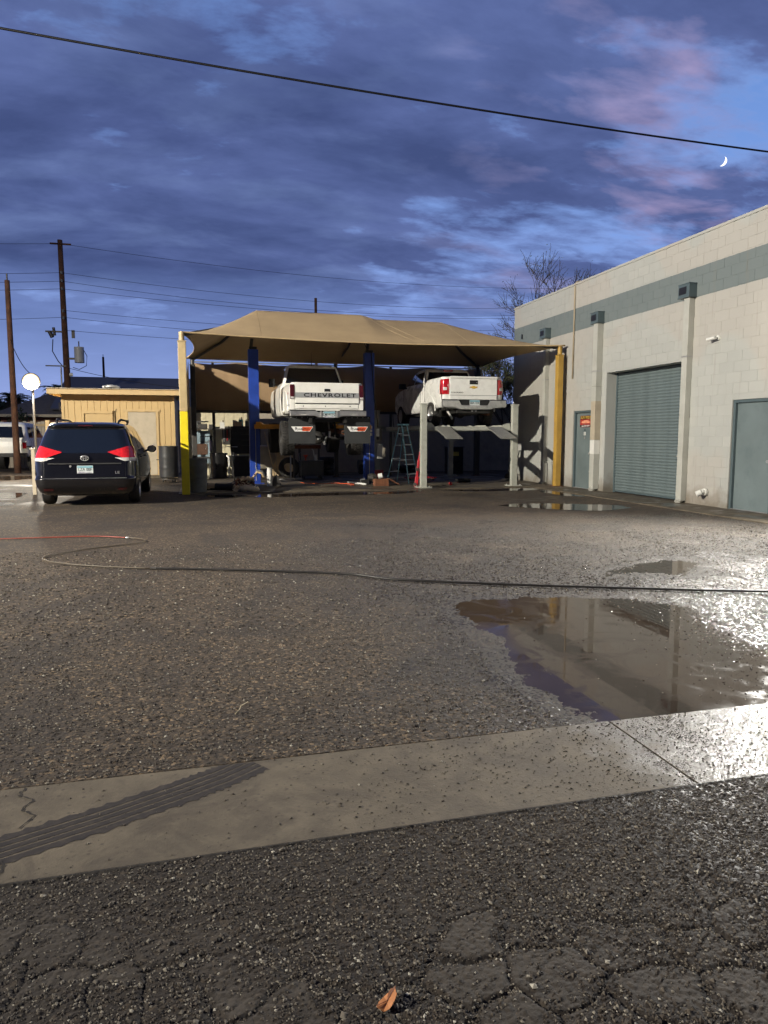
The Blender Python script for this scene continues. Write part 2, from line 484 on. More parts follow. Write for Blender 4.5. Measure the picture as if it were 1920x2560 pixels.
def concrete(name, wetx=None):
    m = bpy.data.materials.new(name)
    m.use_nodes = True
    nt = m.node_tree
    b = nt.nodes['Principled BSDF']
    g = nt.nodes.new('ShaderNodeNewGeometry')
    P = g.outputs['Position']
    big = noise(nt, P, 1.1, 5, 0.6)
    mid = noise(nt, P, 7, 6, 0.65)
    fine = noise(nt, P, 70, 4, 0.7)
    c = mixc(nt, big, (0.075, 0.060, 0.040), (0.170, 0.140, 0.098))
    c = mixc(nt, 0.6, c, mixc(nt, 1.0, c, ramp_from(nt, mid), 'MULTIPLY'))
    # small dark pits and stains
    vo = nt.nodes.new('ShaderNodeTexVoronoi')
    vo.inputs['Scale'].default_value = 26
    nt.links.new(P, vo.inputs['Vector'])
    pit = ramp(nt, [(0.10, (1, 1, 1)), (0.26, (0, 0, 0))])
    nt.links.new(vo.outputs['Distance'], pit.inputs[0])
    pn = ramp(nt, [(0.44, (0, 0, 0)), (0.56, (1, 1, 1))])
    nt.links.new(mid, pn.inputs[0])
    c = mixc(nt, mathn(nt, 'MULTIPLY', mathn(nt, 'MULTIPLY', pit.outputs[0], pn.outputs[0]), 0.8), c, (0.05, 0.04, 0.03))
    st = noise(nt, P, 2.6, 7, 0.7, 0.8)
    str_ = ramp(nt, [(0.46, (0, 0, 0)), (0.62, (1, 1, 1))])
    nt.links.new(st, str_.inputs[0])
    c = mixc(nt, mathn(nt, 'MULTIPLY', str_.outputs[0], 0.75), c, (0.062, 0.049, 0.035))
    nt.links.new(c, b.inputs['Base Color'])
    rg = mathn(nt, 'MULTIPLY_ADD', mid, 0.15, 0.72)
    bs = 0.55
    if wetx == 'gutter':
        sp = nt.nodes.new('ShaderNodeSeparateXYZ')
        nt.links.new(P, sp.inputs[0])
        wn = noise(nt, P, 3.2, 6, 0.65, 0.5)
        w = mathn(nt, 'ADD', mathn(nt, 'MULTIPLY_ADD', sp.outputs[0], 1.1, -1.75), mathn(nt, 'MULTIPLY_ADD', wn, 1.6, -0.8), clamp=True)
        w2 = ramp(nt, [(0.1, (0, 0, 0)), (0.5, (1, 1, 1))])
        nt.links.new(w, w2.inputs[0])
        fn = noise(nt, P, 120.0, 3, 0.6, 0.0)
        fr = ramp(nt, [(0.44, (0.45, 0.45, 0.45)), (0.56, (1, 1, 1))])
        nt.links.new(fn, fr.inputs[0])
        mr = ramp(nt, [(0.36, (0.55, 0.55, 0.55)), (0.60, (1, 1, 1))])
        nt.links.new(noise(nt, P, 5.0, 7, 0.65, 0.8), mr.inputs[0])
        wet = mathn(nt, 'MULTIPLY', mathn(nt, 'MULTIPLY', w2.outputs[0], fr.outputs[0]), mr.outputs[0])
        bs = 0.9
    elif wetx == 'floor':
        wn = noise(nt, P, 0.55, 6, 0.6, 1.2)
        w2 = ramp(nt, [(0.40, (1, 1, 1)), (0.55, (0, 0, 0))])
        nt.links.new(wn, w2.inputs[0])
        wet = w2.outputs[0]
    else:
        wn = noise(nt, P, 1.1, 6, 0.6, 1.0)
        w2 = ramp(nt, [(0.38, (1, 1, 1)), (0.50, (0, 0, 0))])
        nt.links.new(wn, w2.inputs[0])
        wet = w2.outputs[0]
    c2 = mixc(nt, mathn(nt, 'MULTIPLY', wet, 0.72), c, (0.055, 0.046, 0.038))
    nt.links.new(c2, b.inputs['Base Color'])
    rg = mathn(nt, 'MULTIPLY_ADD', wet, -0.66 if wetx == 'gutter' else -0.50, rg, clamp=True)
    nt.links.new(rg, b.inputs['Roughness'])
    bp = nt.nodes.new('ShaderNodeBump')
    bp.inputs['Strength'].default_value = bs
    bp.inputs['Distance'].default_value = 0.003
    nt.links.new(mathn(nt, 'MULTIPLY', mathn(nt, 'ADD', fine, mathn(nt, 'MULTIPLY', mid, 1.2)), mathn(nt, 'MULTIPLY_ADD', wet, -0.93, 1.0)), bp.inputs['Height'])
    nt.links.new(bp.outputs[0], b.inputs['Normal'])
    return m
M_gut = concrete('gutter_concrete', 'gutter')
M_floor = concrete('shop_floor_concrete', 'floor')
M_walk = concrete('walk_concrete', 'walk')

def water():
    m = bpy.data.materials.new('puddle_water')
    m.use_nodes = True
    nt = m.node_tree
    b = nt.nodes['Principled BSDF']
    g = nt.nodes.new('ShaderNodeNewGeometry')
    P = g.outputs['Position']
    n = noise(nt, P, 1.3, 5, 0.6, 1.5)
    c = mixc(nt, n, (0.024, 0.017, 0.013), (0.062, 0.045, 0.033))
    nt.links.new(c, b.inputs['Base Color'])
    n2 = noise(nt, P, 2.4, 5, 0.6, 2.0)
    r = ramp(nt, [(0.45, (0.02,) * 3), (0.72, (0.20,) * 3)])
    nt.links.new(n2, r.inputs[0])
    nt.links.new(r.outputs[0], b.inputs['Roughness'])
    b.inputs['IOR'].default_value = 1.33
    return m
M_water = water()

# ------------------------------------------------------------------ mesh builder
class MB:
    def __init__(s):
        s.v = []; s.f = []; s.m = []; s.mats = []; s.sm = []
    def mi(s, m):
        if m not in s.mats:
            s.mats.append(m)
        return s.mats.index(m)
    def add(s, vs, fs, m, smooth=False, M=None):
        k = len(s.v)
        if M is not None:
            vs = [M @ Vector(p) for p in vs]
        s.v += [tuple(p) for p in vs]
        i = s.mi(m)
        for f in fs:
            s.f.append(tuple(k + a for a in f)); s.m.append(i); s.sm.append(smooth)
    def box(s, x0, x1, y0, y1, z0, z1, m, M=None):
        vs = [(x0, y0, z0), (x1, y0, z0), (x1, y1, z0), (x0, y1, z0), (x0, y0, z1), (x1, y0, z1), (x1, y1, z1), (x0, y1, z1)]
        fs = [(3, 2, 1, 0), (4, 5, 6, 7), (0, 1, 5, 4), (1, 2, 6, 5), (2, 3, 7, 6), (3, 0, 4, 7)]
        s.add(vs, fs, m, False, M)
        return s
    def cyl(s, p, q, r, m, n=12, r2=None, caps=True, smooth=True):
        p = Vector(p); q = Vector(q); r2 = r if r2 is None else r2
        d = (q - p).normalized()
        a = Vector((0, 0, 1)) if abs(d.z) < 0.9 else Vector((1, 0, 0))
        u = d.cross(a).normalized(); w = d.cross(u)
        vs = []
        for c, rr in ((p, r), (q, r2)):
            for i in range(n):
                t = 2 * PI * i / n
                vs.append(c + u * math.cos(t) * rr + w * math.sin(t) * rr)
        fs = [(i, (i + 1) % n, n + (i + 1) % n, n + i) for i in range(n)]
        s.add(vs, [f[::-1] for f in fs], m, smooth)
        if caps:
            s.add(vs, [tuple(range(n)), tuple(range(2 * n - 1, n - 1, -1))], m, False)
        return s
    def tube(s, pts, r, m, n=6, closed=False):
        pts = [Vector(p) for p in pts]
        k = len(pts); vs = []
        up = Vector((0, 0, 1))
        for i, p in enumerate(pts):
            a = pts[(i - 1) % k] if (closed or i > 0) else p
            b = pts[(i + 1) % k] if (closed or i < k - 1) else p
            d = (b - a)
            d = d.normalized() if d.length > 1e-9 else Vector((0, 1, 0))
            ref = up if abs(d.z) < 0.95 else Vector((1, 0, 0))
            u = d.cross(ref).normalized(); w = d.cross(u)
            rr = r[i] if isinstance(r, (list, tuple)) else r
            for j in range(n):
                t = 2 * PI * j / n
                vs.append(p + u * math.cos(t) * rr + w * math.sin(t) * rr)
        fs = []
        for i in range(k if closed else k - 1):
            i2 = (i + 1) % k
            for j in range(n):
                fs.append((i * n + j, i2 * n + j, i2 * n + (j + 1) % n, i * n + (j + 1) % n))
        if not closed:
            fs.append(tuple(range(n))); fs.append(tuple(range(k * n - 1, (k - 1) * n - 1, -1)))
        s.add(vs, fs, m, True)
        return s
    def lathe(s, prof, m, n=20, M=None, smooth=True):
        vs = []
        for r, z in prof:
            for j in range(n):
                t = 2 * PI * j / n
                vs.append((r * math.cos(t), r * math.sin(t), z))
        fs = []
        for i in range(len(prof) - 1):
            for j in range(n):
                fs.append((i * n + j, i * n + (j + 1) % n, (i + 1) * n + (j + 1) % n, (i + 1) * n + j))
        s.add(vs, fs, m, smooth, M)
        return s
    def prism(s, poly, z0, z1, m, M=None):
        """poly: list of (a,b); extruded from z0 to z1 in the local frame"""
        n = len(poly)
        vs = [(a, b, z0) for a, b in poly] + [(a, b, z1) for a, b in poly]
        fs = [tuple(range(n - 1, -1, -1)), tuple(range(n, 2 * n))] + [(i, (i + 1) % n, n + (i + 1) % n, n + i) for i in range(n)]
        s.add(vs, fs, m, False, M)
        return s
    def text(s, txt, size, m, M, depth=0.001, sx=1.0, bold=0.0, spacing=1.0):
        cu = bpy.data.curves.new('lettering', 'FONT')
        cu.body = txt; cu.size = size; cu.extrude = depth; cu.offset = bold
        cu.align_x = 'CENTER'; cu.align_y = 'CENTER'; cu.resolution_u = 3
        cu.space_character = spacing
        ob = bpy.data.objects.new('lettering', cu)
        C.objects.link(ob)
        dg = bpy.context.evaluated_depsgraph_get()
        me = ob.evaluated_get(dg).to_mesh()
        MM = M @ Matrix.Diagonal((sx, 1, 1, 1))
        s.add([v.co.copy() for v in me.vertices], [tuple(p.vertices) for p in me.polygons], m, False, MM)
        ob.evaluated_get(dg).to_mesh_clear()
        bpy.data.objects.remove(ob, do_unlink=True)
        bpy.data.curves.remove(cu)
        return s
    def mesh(s, name):
        me = bpy.data.meshes.new(name)
        me.from_pydata(s.v, [], s.f)
        for m in s.mats:
            me.materials.append(m)
        me.polygons.foreach_set('material_index', s.m)
        me.polygons.foreach_set('use_smooth', s.sm)
        me.update()
        return me
    def build(s, name, parent=None, loc=None, label=None, cat=None, group=None, kind=None, bevel=0.0, seg=2):
        o = bpy.data.objects.new(name, s.mesh(name))
        C.objects.link(o)
        if parent: o.parent = parent
        if loc: o.location = loc
        tag(o, label, cat, group, kind)
        if bevel:
            b = o.modifiers.new('bevel', 'BEVEL'); b.width = bevel; b.segments = seg; b.limit_method = 'ANGLE'; b.angle_limit = R(35)
        return o

def tag(o, label=None, cat=None, group=None, kind=None):
    if label: o['label'] = label
    if cat: o['category'] = cat
    if group: o['group'] = group
    if kind: o['kind'] = kind
    return o

def thing(name, label, cat, loc=(0, 0, 0), rz=0, group=None):
    o = bpy.data.objects.new(name, None)
    C.objects.link(o)
    o.location = loc; o.rotation_euler = (0, 0, rz); o.empty_display_size = 0.3
    return tag(o, label, cat, group)

def instance(src, name, parent=None, loc=None, rot=None, label=None):
    o = src.copy()
    C.objects.link(o)
    o.name = name
    if parent: o.parent = parent
    if loc is not None: o.location = loc
    if rot is not None: o.rotation_euler = rot
    if label: o['label'] = label
    return o

def copy_tree(root, loc, rz, label=None):
    r = root.copy(); C.objects.link(r); r.location = loc; r.rotation_euler = (0, 0, rz)
    if label: r['label'] = label
    for ch in list(root.children):
        c = ch.copy(); C.objects.link(c); c.parent = r
        for g in list(ch.children):
            d = g.copy(); C.objects.link(d); d.parent = c
    return r

def cut(o, cutter_mb):
    """subtract a builder's mesh from an object's mesh, once and for all"""
    c = bpy.data.objects.new('cutter', cutter_mb.mesh('cutter'))
    C.objects.link(c)
    md = o.modifiers.new('cut', 'BOOLEAN'); md.operation = 'DIFFERENCE'; md.object = c; md.solver = 'EXACT'
    bpy.context.view_layer.update()
    dg = bpy.context.evaluated_depsgraph_get()
    me = bpy.data.meshes.new_from_object(o.evaluated_get(dg))
    o.modifiers.remove(md)
    o.data = me
    bpy.data.objects.remove(c, do_unlink=True)
    return o

# facing helpers: a plane standing up, text reading left to right
def FS(x, y, z):   # lettering that faces south (-Y)
    return Matrix.Translation((x, y, z)) @ Matrix.Rotation(PI / 2, 4, 'X')
def FW(x, y, z):   # lettering that faces west (-X)
    return Matrix.Translation((x, y, z)) @ Matrix.Rotation(-PI / 2, 4, 'Z') @ Matrix.Rotation(PI / 2, 4, 'X')

# ------------------------------------------------------------------ smooth lattice noise in numpy
def vnoise(x, y, seed=0):
    xi = np.floor(x).astype(np.int64); yi = np.floor(y).astype(np.int64)
    fx = x - xi; fy = y - yi
    fx = fx * fx * (3 - 2 * fx); fy = fy * fy * (3 - 2 * fy)
    def h(a, b):
        n = (a * 374761393 + b * 668265263 + seed * 1442695) & 0xFFFFFFFF
        n = ((n ^ (n >> 13)) * 1274126177) & 0xFFFFFFFF
        return ((n ^ (n >> 16)) & 0xFFFF) / 65535.0
    a = h(xi, yi); b = h(xi + 1, yi); c = h(xi, yi + 1); d = h(xi + 1, yi + 1)
    return (a * (1 - fx) + b * fx) * (1 - fy) + (c * (1 - fx) + d * fx) * fy
def fbm(x, y, o=4, seed=0):
    s = 0; a = 0.5; t = 0
    for i in range(o):
        s = s + a * vnoise(x * 2 ** i, y * 2 ** i, seed + i); t += a; a *= 0.5
    return s / t
def sdist(px, py, poly):
    """signed distance to a polygon, positive inside"""
    d = np.full(px.shape, 1e9); ins = np.zeros(px.shape, bool)
    n = len(poly)
    for i in range(n):
        ax, ay = poly[i]; bx, by = poly[(i + 1) % n]
        ex, ey = bx - ax, by - ay
        t = np.clip(((px - ax) * ex + (py - ay) * ey) / (ex * ex + ey * ey), 0, 1)
        dd = np.hypot(px - ax - t * ex, py - ay - t * ey)
        d = np.minimum(d, dd)
        c = ((ay > py) != (by > py)) & (px < (bx - ax) * (py - ay) / ((by - ay) if by != ay else 1e-9) + ax)
        ins ^= c
    return np.where(ins, d, -d)

BIG = [(1.90, 5.60), (2.25, 5.95), (3.05, 5.80), (3.9, 5.55), (4.9, 5.3), (4.9, 4.3), (4.3, 3.4), (4.0, 2.75), (2.36, 2.75), (1.80, 2.80), (1.70, 3.3), (1.70, 3.76), (1.80, 4.4), (1.84, 5.0)]
SEC = [(4.34, 6.2), (3.84, 6.31), (4.1, 6.75), (4.69, 7.04), (5.34, 7.35), (5.75, 7.2), (5.65, 6.65), (4.9, 6.0)]
G0, G1 = 2.38, 3.05      # the concrete gutter runs between these, east-west
TA, TB = -0.95, 1.60     # the modelled patch of ground fans out between these slopes
PY0, PY1 = 0.9, 12.0

def ground_h(x, y):
    """height of the near asphalt and how wet it is"""
    sb = sdist(x, y, BIG); ss = sdist(x, y, SEC)
    warp = (fbm(x * 2.2, y * 2.2, 4, 5) - 0.5) * 0.45 + (fbm(x * 10, y * 10, 3, 15) - 0.5) * 0.22
    big = np.clip((sb + warp * 0.6) / 0.45, -1, 1)
    sec = np.clip((ss + warp) / 0.4, -1, 1)
    right = np.clip((x - 2.6 - (y - 3.0) * 0.25) / 1.1, 0, 1)      # the puddle shallows out eastwards
    depth = np.maximum(np.clip(big, 0, 1) * (0.020 - 0.0125 * right), np.clip(sec, 0, 1) * 0.012)
    grain = np.maximum(0, vnoise(x * 75, y * 75, 11) - 0.35) * np.where(y < G0, 0.0045, 0.008) + (fbm(x * 160, y * 160, 2, 3) - 0.5) * 0.0035
    spike = np.maximum(0, vnoise(x * 42 + 7, y * 42, 21) - 0.80) * 0.045 * (0.1 + 0.9 * right)
    roll = (fbm(x * 0.7, y * 0.7, 3, 9) - 0.5) * 0.006
    inside = np.clip(big * 3, 0, 1)
    grain = grain * (1 - 0.65 * inside * (1 - right))
    h = -0.004 + grain + roll + spike * np.clip((sb + 1.0) / 1.0, 0, 1) - depth
    rim = np.maximum(np.exp(-np.abs(y - G0) / 0.012) * (y < G0), np.exp(-np.abs(y - G1) / 0.012) * (y > G1) * (x < 1.4))
    h = np.maximum(h, np.where(rim > 0.35, 0.0012, -9))
    g = (y > G0 - 0.002) & (y < G1 + 0.004)
    h = np.where(g, -0.03, h)
    edge = np.exp(-np.maximum(0, G0 - y) / 0.03) * (y < G0)
    # cracked old asphalt nearest the camera
    cx = x + (fbm(x * 3, y * 3, 3, 31) - 0.5) * 0.25; cy = y + (fbm(x * 3, y * 3, 3, 37) - 0.5) * 0.25
    best = np.full(x.shape, 9.0); sec2 = np.full(x.shape, 9.0)
    s = 4.8
    gx = np.floor(cx * s); gy = np.floor(cy * s)
    for i in (-1, 0, 1):
        for j in (-1, 0, 1):
            qx = gx + i; qy = gy + j
            ox = qx + 0.15 + 0.7 * vnoise(qx + 0.0, qy + 0.0, 41); oy = qy + 0.15 + 0.7 * vnoise(qx + 0.0, qy + 0.0, 43)
            d = np.hypot(cx * s - ox, cy * s - oy)
            sec2 = np.where(d < best, best, np.minimum(sec2, d)); best = np.minimum(best, d)
    crack = np.clip(1 - (sec2 - best) / (0.06 + 0.22 * fbm(x * 4, y * 4, 3, 93)), 0, 1)
    zone = np.clip((2.02 - y - 0.25 * (x - 0.5) * 0.6 + (fbm(x * 2, y * 2, 3, 51) - 0.5) * 0.5) / 0.25, 0, 1)
    h = np.where(g, h, h - crack ** 1.5 * 0.005 * zone * np.clip(0.2 + 1.6 * fbm(x * 2.1, y * 2.1, 2, 91), 0, 1) + (1 - crack) * 0.003 * zone)
    # tread and patch cracks further out
    wet = np.clip((sb + 0.75) / 0.75, 0, 1) * 0.95
    wet = np.maximum(wet, np.clip((ss + 0.9) / 0.9, 0, 1) * 0.95)
    est = np.clip((x - np.interp(y, [3, 5, 6, 8, 12], [1.0, 1.0, 0.3, 0.3, 1.2])) / 1.5, 0, 1) * (y > G1)
    est = np.maximum(est, np.clip((x - 1.3) / 1.0, 0, 1) * (y <= G1))
    wet = np.maximum(wet, est * np.clip(0.1 + fbm(x * 1.3, y * 1.3, 4, 61) * 1.5, 0, 1))
    stre = np.clip(1 - np.abs(y - (3.2 + (x - 0.5) * 1.2)) / 0.35, 0, 1) * np.clip((x - 0.4) / 0.8, 0, 1)
    wet = np.maximum(wet, stre * 0.7)
    wet = np.clip(wet * (0.75 + 0.5 * fbm(x * 2.5, y * 2.5, 4, 71)), 0, 1)
    worn = zone * (1 - np.clip(crack * 2.5, 0, 1)) * np.clip((vnoise(gx * 7.3, gy * 5.1, 97) - 0.35) * 3, 0, 1) * np.clip((fbm(x * 6, y * 6, 3, 99) - 0.36) * 5, 0, 1)
    return h, wet, zone, crack, worn

def fade(x, y):
    a = np.clip((y - PY0) / 0.15, 0, 1) * np.clip((PY1 - y) / 3.0, 0, 1)
    b = np.clip((x - TA * y) / 0.2, 0, 1) * np.clip((TB * y - x) / 0.2, 0, 1)
    return a * b

def grid_mesh(name, X, Y, Z, attrs):
    r, c = X.shape
    me = bpy.data.meshes.new(name)
    co = np.stack([X, Y, Z], -1).reshape(-1, 3).astype(np.float32)
    idx = np.arange(r * c).reshape(r, c)
    q = np.stack([idx[:-1, :-1], idx[:-1, 1:], idx[1:, 1:], idx[1:, :-1]], -1).reshape(-1, 4).astype(np.int32)
    me.vertices.add(len(co)); me.vertices.foreach_set('co', co.ravel())
    me.loops.add(q.size); me.loops.foreach_set('vertex_index', q.ravel())
    me.polygons.add(len(q)); me.polygons.foreach_set('loop_start', np.arange(0, q.size, 4, dtype=np.int32))
    me.polygons.foreach_set('loop_total', np.full(len(q), 4, np.int32))
    me.polygons.foreach_set('use_smooth', np.ones(len(q), bool))
    for k, a in attrs.items():
        at = me.attributes.new(k, 'FLOAT', 'POINT')
        at.data.foreach_set('value', a.ravel().astype(np.float32))
    me.update(calc_edges=True)
    return me

def build_ground():
    ys = [PY0]
    while ys[-1] < PY1:
        ys.append(ys[-1] + max(0.0035, ys[-1] ** 2 / 980))
    ys = np.array(ys); ys[-1] = PY1
    ts = np.linspace(TA, TB, 860)
    Y = np.repeat(ys[:, None], len(ts), 1); X = ts[None, :] * Y
    h, wet, zone, crack, worn = ground_h(X, Y)
    f = fade(X, Y)
    Z = h * f
    me = grid_mesh('asphalt', X, Y, Z, {'wet': wet * np.clip(f * 3, 0, 1), 'worn': worn, 'crack': np.maximum(crack * zone, np.clip(1.6 * np.exp(-np.abs(Y - G0) / 0.014), 0, 1) * 1.6)})
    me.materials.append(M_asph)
    o = bpy.data.objects.new('asphalt', me); C.objects.link(o)
    tag(o, kind='structure')
    # the ground beyond, with a hole exactly where the modelled patch lies
    mb = MB()
    B = 1500.0
    p = [(TA * PY0, PY0), (TB * PY0, PY0), (TB * PY1, PY1), (TA * PY1, PY1)]
    q = [(-B, -B), (B, -B), (B, B), (-B, B)]
    vs = [(a, b, 0) for a, b in p] + [(a, b, 0) for a, b in q]
    fs = [(4, 5, 1, 0), (5, 6, 2, 1), (6, 7, 3, 2), (7, 4, 0, 3)]
    mb.add(vs, fs, M_asphf)
    mb.build('ground', kind='structure')

def build_stones():
    g = np.random.default_rng(5)
    pts = []
    def scatter(n, y0, y1, smin, smax, pw=1.0):
        y = y0 + (y1 - y0) * g.random(n) ** pw
        t = -0.62 + (1.35 + 0.62) * g.random(n)
        x = t * y
        s = smin + (smax - smin) * g.random(n) ** 2.2
        return x, y, s
    sets = [scatter(62000, 1.25, 2.37, 0.0020, 0.0058), scatter(2600, 1.25, 2.37, 0.005, 0.010),
            scatter(42000, 3.06, 5.2, 0.003, 0.0085), scatter(36000, 5.2, 9.5, 0.005, 0.013), scatter(1300, 3.0, 8.5, 0.007, 0.013),
            scatter(9000, 2.40, 3.04, 0.002, 0.006)]
    x = np.concatenate([a[0] for a in sets]); y = np.concatenate([a[1] for a in sets]); s = np.concatenate([a[2] for a in sets])
    h, wet, zone, crack, worn = ground_h(x, y)
    f = fade(x, y)
    keep = g.random(len(x)) < (1 - 0.85 * np.clip(worn * 1.5, 0, 1))
    ong = (y > G0) & (y < G1)
    keep &= ~(ong & (g.random(len(x)) > np.clip((x - 0.7) * 0.6 + 0.25 * (fbm(x * 1.7, y * 1.7, 3, 77) > 0.52), 0.06, 1.0)))
    sb = sdist(x, y, BIG); ss = sdist(x, y, SEC)
    right = np.clip((x - 2.5 - (y - 3.0) * 0.25) / 1.3, 0, 1)
    keep &= ~((sb > 0.02) & (g.random(len(x)) > 0.012 + 0.85 * right ** 1.3) & ~ong)
    keep &= ~((ss > 0.03) & (g.random(len(x)) > 0.08))
    x, y, s, h, wet, f, ong, sb = [a[keep] for a in (x, y, s, h, wet, f, ong, sb)]
    z = np.where(ong, 0.001, h * f)
    z = np.where(sb > 0.0, np.maximum(z, -0.0135), z)
    n = len(x)
    base = np.array([(1, 0, 0), (0, 1, 0), (-1, 0, 0), (0, -1, 0), (0, 0, 1), (0, 0, -1)], float)
    tri = np.array([(0, 1, 4), (1, 2, 4), (2, 3, 4), (3, 0, 4), (1, 0, 5), (2, 1, 5), (3, 2, 5), (0, 3, 5)])
    V = np.repeat(base[None], n, 0) * (0.75 + 0.5 * g.random((n, 6, 1)))
    V += (g.random((n, 6, 3)) - 0.5) * 0.35
    V[:, :, 0] *= (0.8 + 0.6 * g.random((n, 1))); V[:, :, 2] *= (0.55 + 0.25 * g.random((n, 1)))
    a = g.random(n) * 2 * PI
    ca, sa = np.cos(a)[:, None], np.sin(a)[:, None]
    vx = V[:, :, 0] * ca - V[:, :, 1] * sa; vy = V[:, :, 0] * sa + V[:, :, 1] * ca
    V = np.stack([vx, vy, V[:, :, 2]], -1) * s[:, None, None]
    V += np.stack([x, y, z + s * 0.25], -1)[:, None, :]
    F = (tri[None] + (np.arange(n) * 6)[:, None, None]).reshape(-1, 3).astype(np.int32)
    me = bpy.data.meshes.new('gravel')
    me.vertices.add(n * 6); me.vertices.foreach_set('co', V.reshape(-1).astype(np.float32))
    me.loops.add(F.size); me.loops.foreach_set('vertex_index', F.ravel())
    me.polygons.add(len(F)); me.polygons.foreach_set('loop_start', np.arange(0, F.size, 3, dtype=np.int32))
    me.polygons.foreach_set('loop_total', np.full(len(F), 3, np.int32))
    me.polygons.foreach_set('use_smooth', np.repeat(wet > 0.35, 8))
    at = me.attributes.new('wet', 'FLOAT', 'POINT')
    at.data.foreach_set('value', np.repeat(wet, 6).astype(np.float32))
    me.update(calc_edges=True)
    me.materials.append(M_stone)
    o = bpy.data.objects.new('gravel', me); C.objects.link(o)
    tag(o, 'loose gravel strewn over the old asphalt', 'gravel', kind='stuff')

build_ground()
build_stones()

def blob(poly, seed, amp=0.12, sub=6):
    out = []
    n = len(poly)
    r = random.Random(seed)
    for i in range(n):
        p0, p1, p2, p3 = poly[i - 1], poly[i], poly[(i + 1) % n], poly[(i + 2) % n]
        for k in range(sub):
            t = k / sub
            q = []
            for c in (0, 1):
                a = 0.5 * (2 * p1[c] + (-p0[c] + p2[c]) * t + (2 * p0[c] - 5 * p1[c] + 4 * p2[c] - p3[c]) * t * t + (-p0[c] + 3 * p1[c] - 3 * p2[c] + p3[c]) * t ** 3)
                q.append(a + (r.random() - 0.5) * amp)
            out.append(tuple(q))
    return out

def sheet(name, poly, z, m, **kw):
    mb = MB()
    mb.add([(a, b, z) for a, b in poly], [tuple(range(len(poly)))], m)
    return mb.build(name, **kw)

# near puddles: level water that the ground rises through
def grow(poly, d):
    cx = sum(p[0] for p in poly) / len(poly); cy = sum(p[1] for p in poly) / len(poly)
    return [(cx + (a - cx) * (1 + d / math.hypot(a - cx, b - cy)), cy + (b - cy) * (1 + d / math.hypot(a - cx, b - cy))) for a, b in poly]
bp_ = [(a, max(b, 3.056)) for a, b in grow(BIG, 0.28)]
sheet('puddle', bp_, -0.0115, M_water, kind='structure')
sheet('puddle', grow(SEC, 0.25), -0.0105, M_water, kind='structure')
# shallow far puddles lying on the yard
FAR = [
    [(-0.1, 17.75), (1.4, 17.55), (3.0, 17.65), (4.6, 17.6), (5.6, 17.75), (5.2, 17.25), (4.3, 16.9), (2.6, 16.85), (1.5, 16.75), (0.3, 17.1)],
    [(6.0, 13.55), (6.9, 13.75), (7.9, 13.3), (8.4, 12.95), (8.3, 12.35), (7.4, 12.1), (6.8, 12.5), (6.3, 13.0)],
    [(-5.6, 19.6), (-4.5, 19.6), (-4.25, 18.6), (-4.4, 18.0), (-5.4, 18.1)],
    [(-5.0, 16.9), (-4.1, 16.8), (-3.95, 16.1), (-4.6, 16.0)],
    [(-7.4, 27.5), (-6.2, 28.0), (-5.6, 27.0), (-5.9, 25.6), (-6.7, 25.4)],
    [(6.2, 17.9), (7.2, 17.7), (8.3, 17.9), (9.3, 17.75), (9.2, 17.3), (8.0, 17.15), (6.8, 17.3)],
    [(8.6, 16.9), (9.05, 16.9), (9.05, 15.2), (8.5, 15.4)],
]
for i, p in enumerate(FAR):
    sheet('puddle', blob(p, i, 0.10), 0.004, M_water, kind='structure')

# concrete gutter slabs, their joint, a walk beside the warehouse and the shop floor
def slab(x0, x1, y0, y1, z0, z1, m, bev=0.0015, name='concrete_slab', z1b=None):
    mb = MB()
    mb.box(x0, x1, y0, y1, z0, z1, m)
    return mb.build(name, kind='structure', bevel=bev)
for a, b in ((-9.4, -5.6), (-5.588, -1.80), (-1.788, 1.972), (1.984, 5.76), (5.772, 9.0)):
    slab(a, b, G0, G1, -0.05, 0.0 if a < 1.9 else -0.0015, M_gut)
for y0 in range(-3, 21, 3):
    slab(9.03, 10.06, y0 + 0.006, y0 + 2.994, -0.05, 0.02, M_walk, name='walk_slab')
for x0 in (-0.6, 3.0, 6.6):
    for y0 in (18.1, 21.1, 24.1):
        slab(x0 + 0.005, x0 + (3.595 if x0 < 6 else 3.42), y0 + 0.005, y0 + 2.995, -0.05, 0.018, M_floor, name='floor_slab')

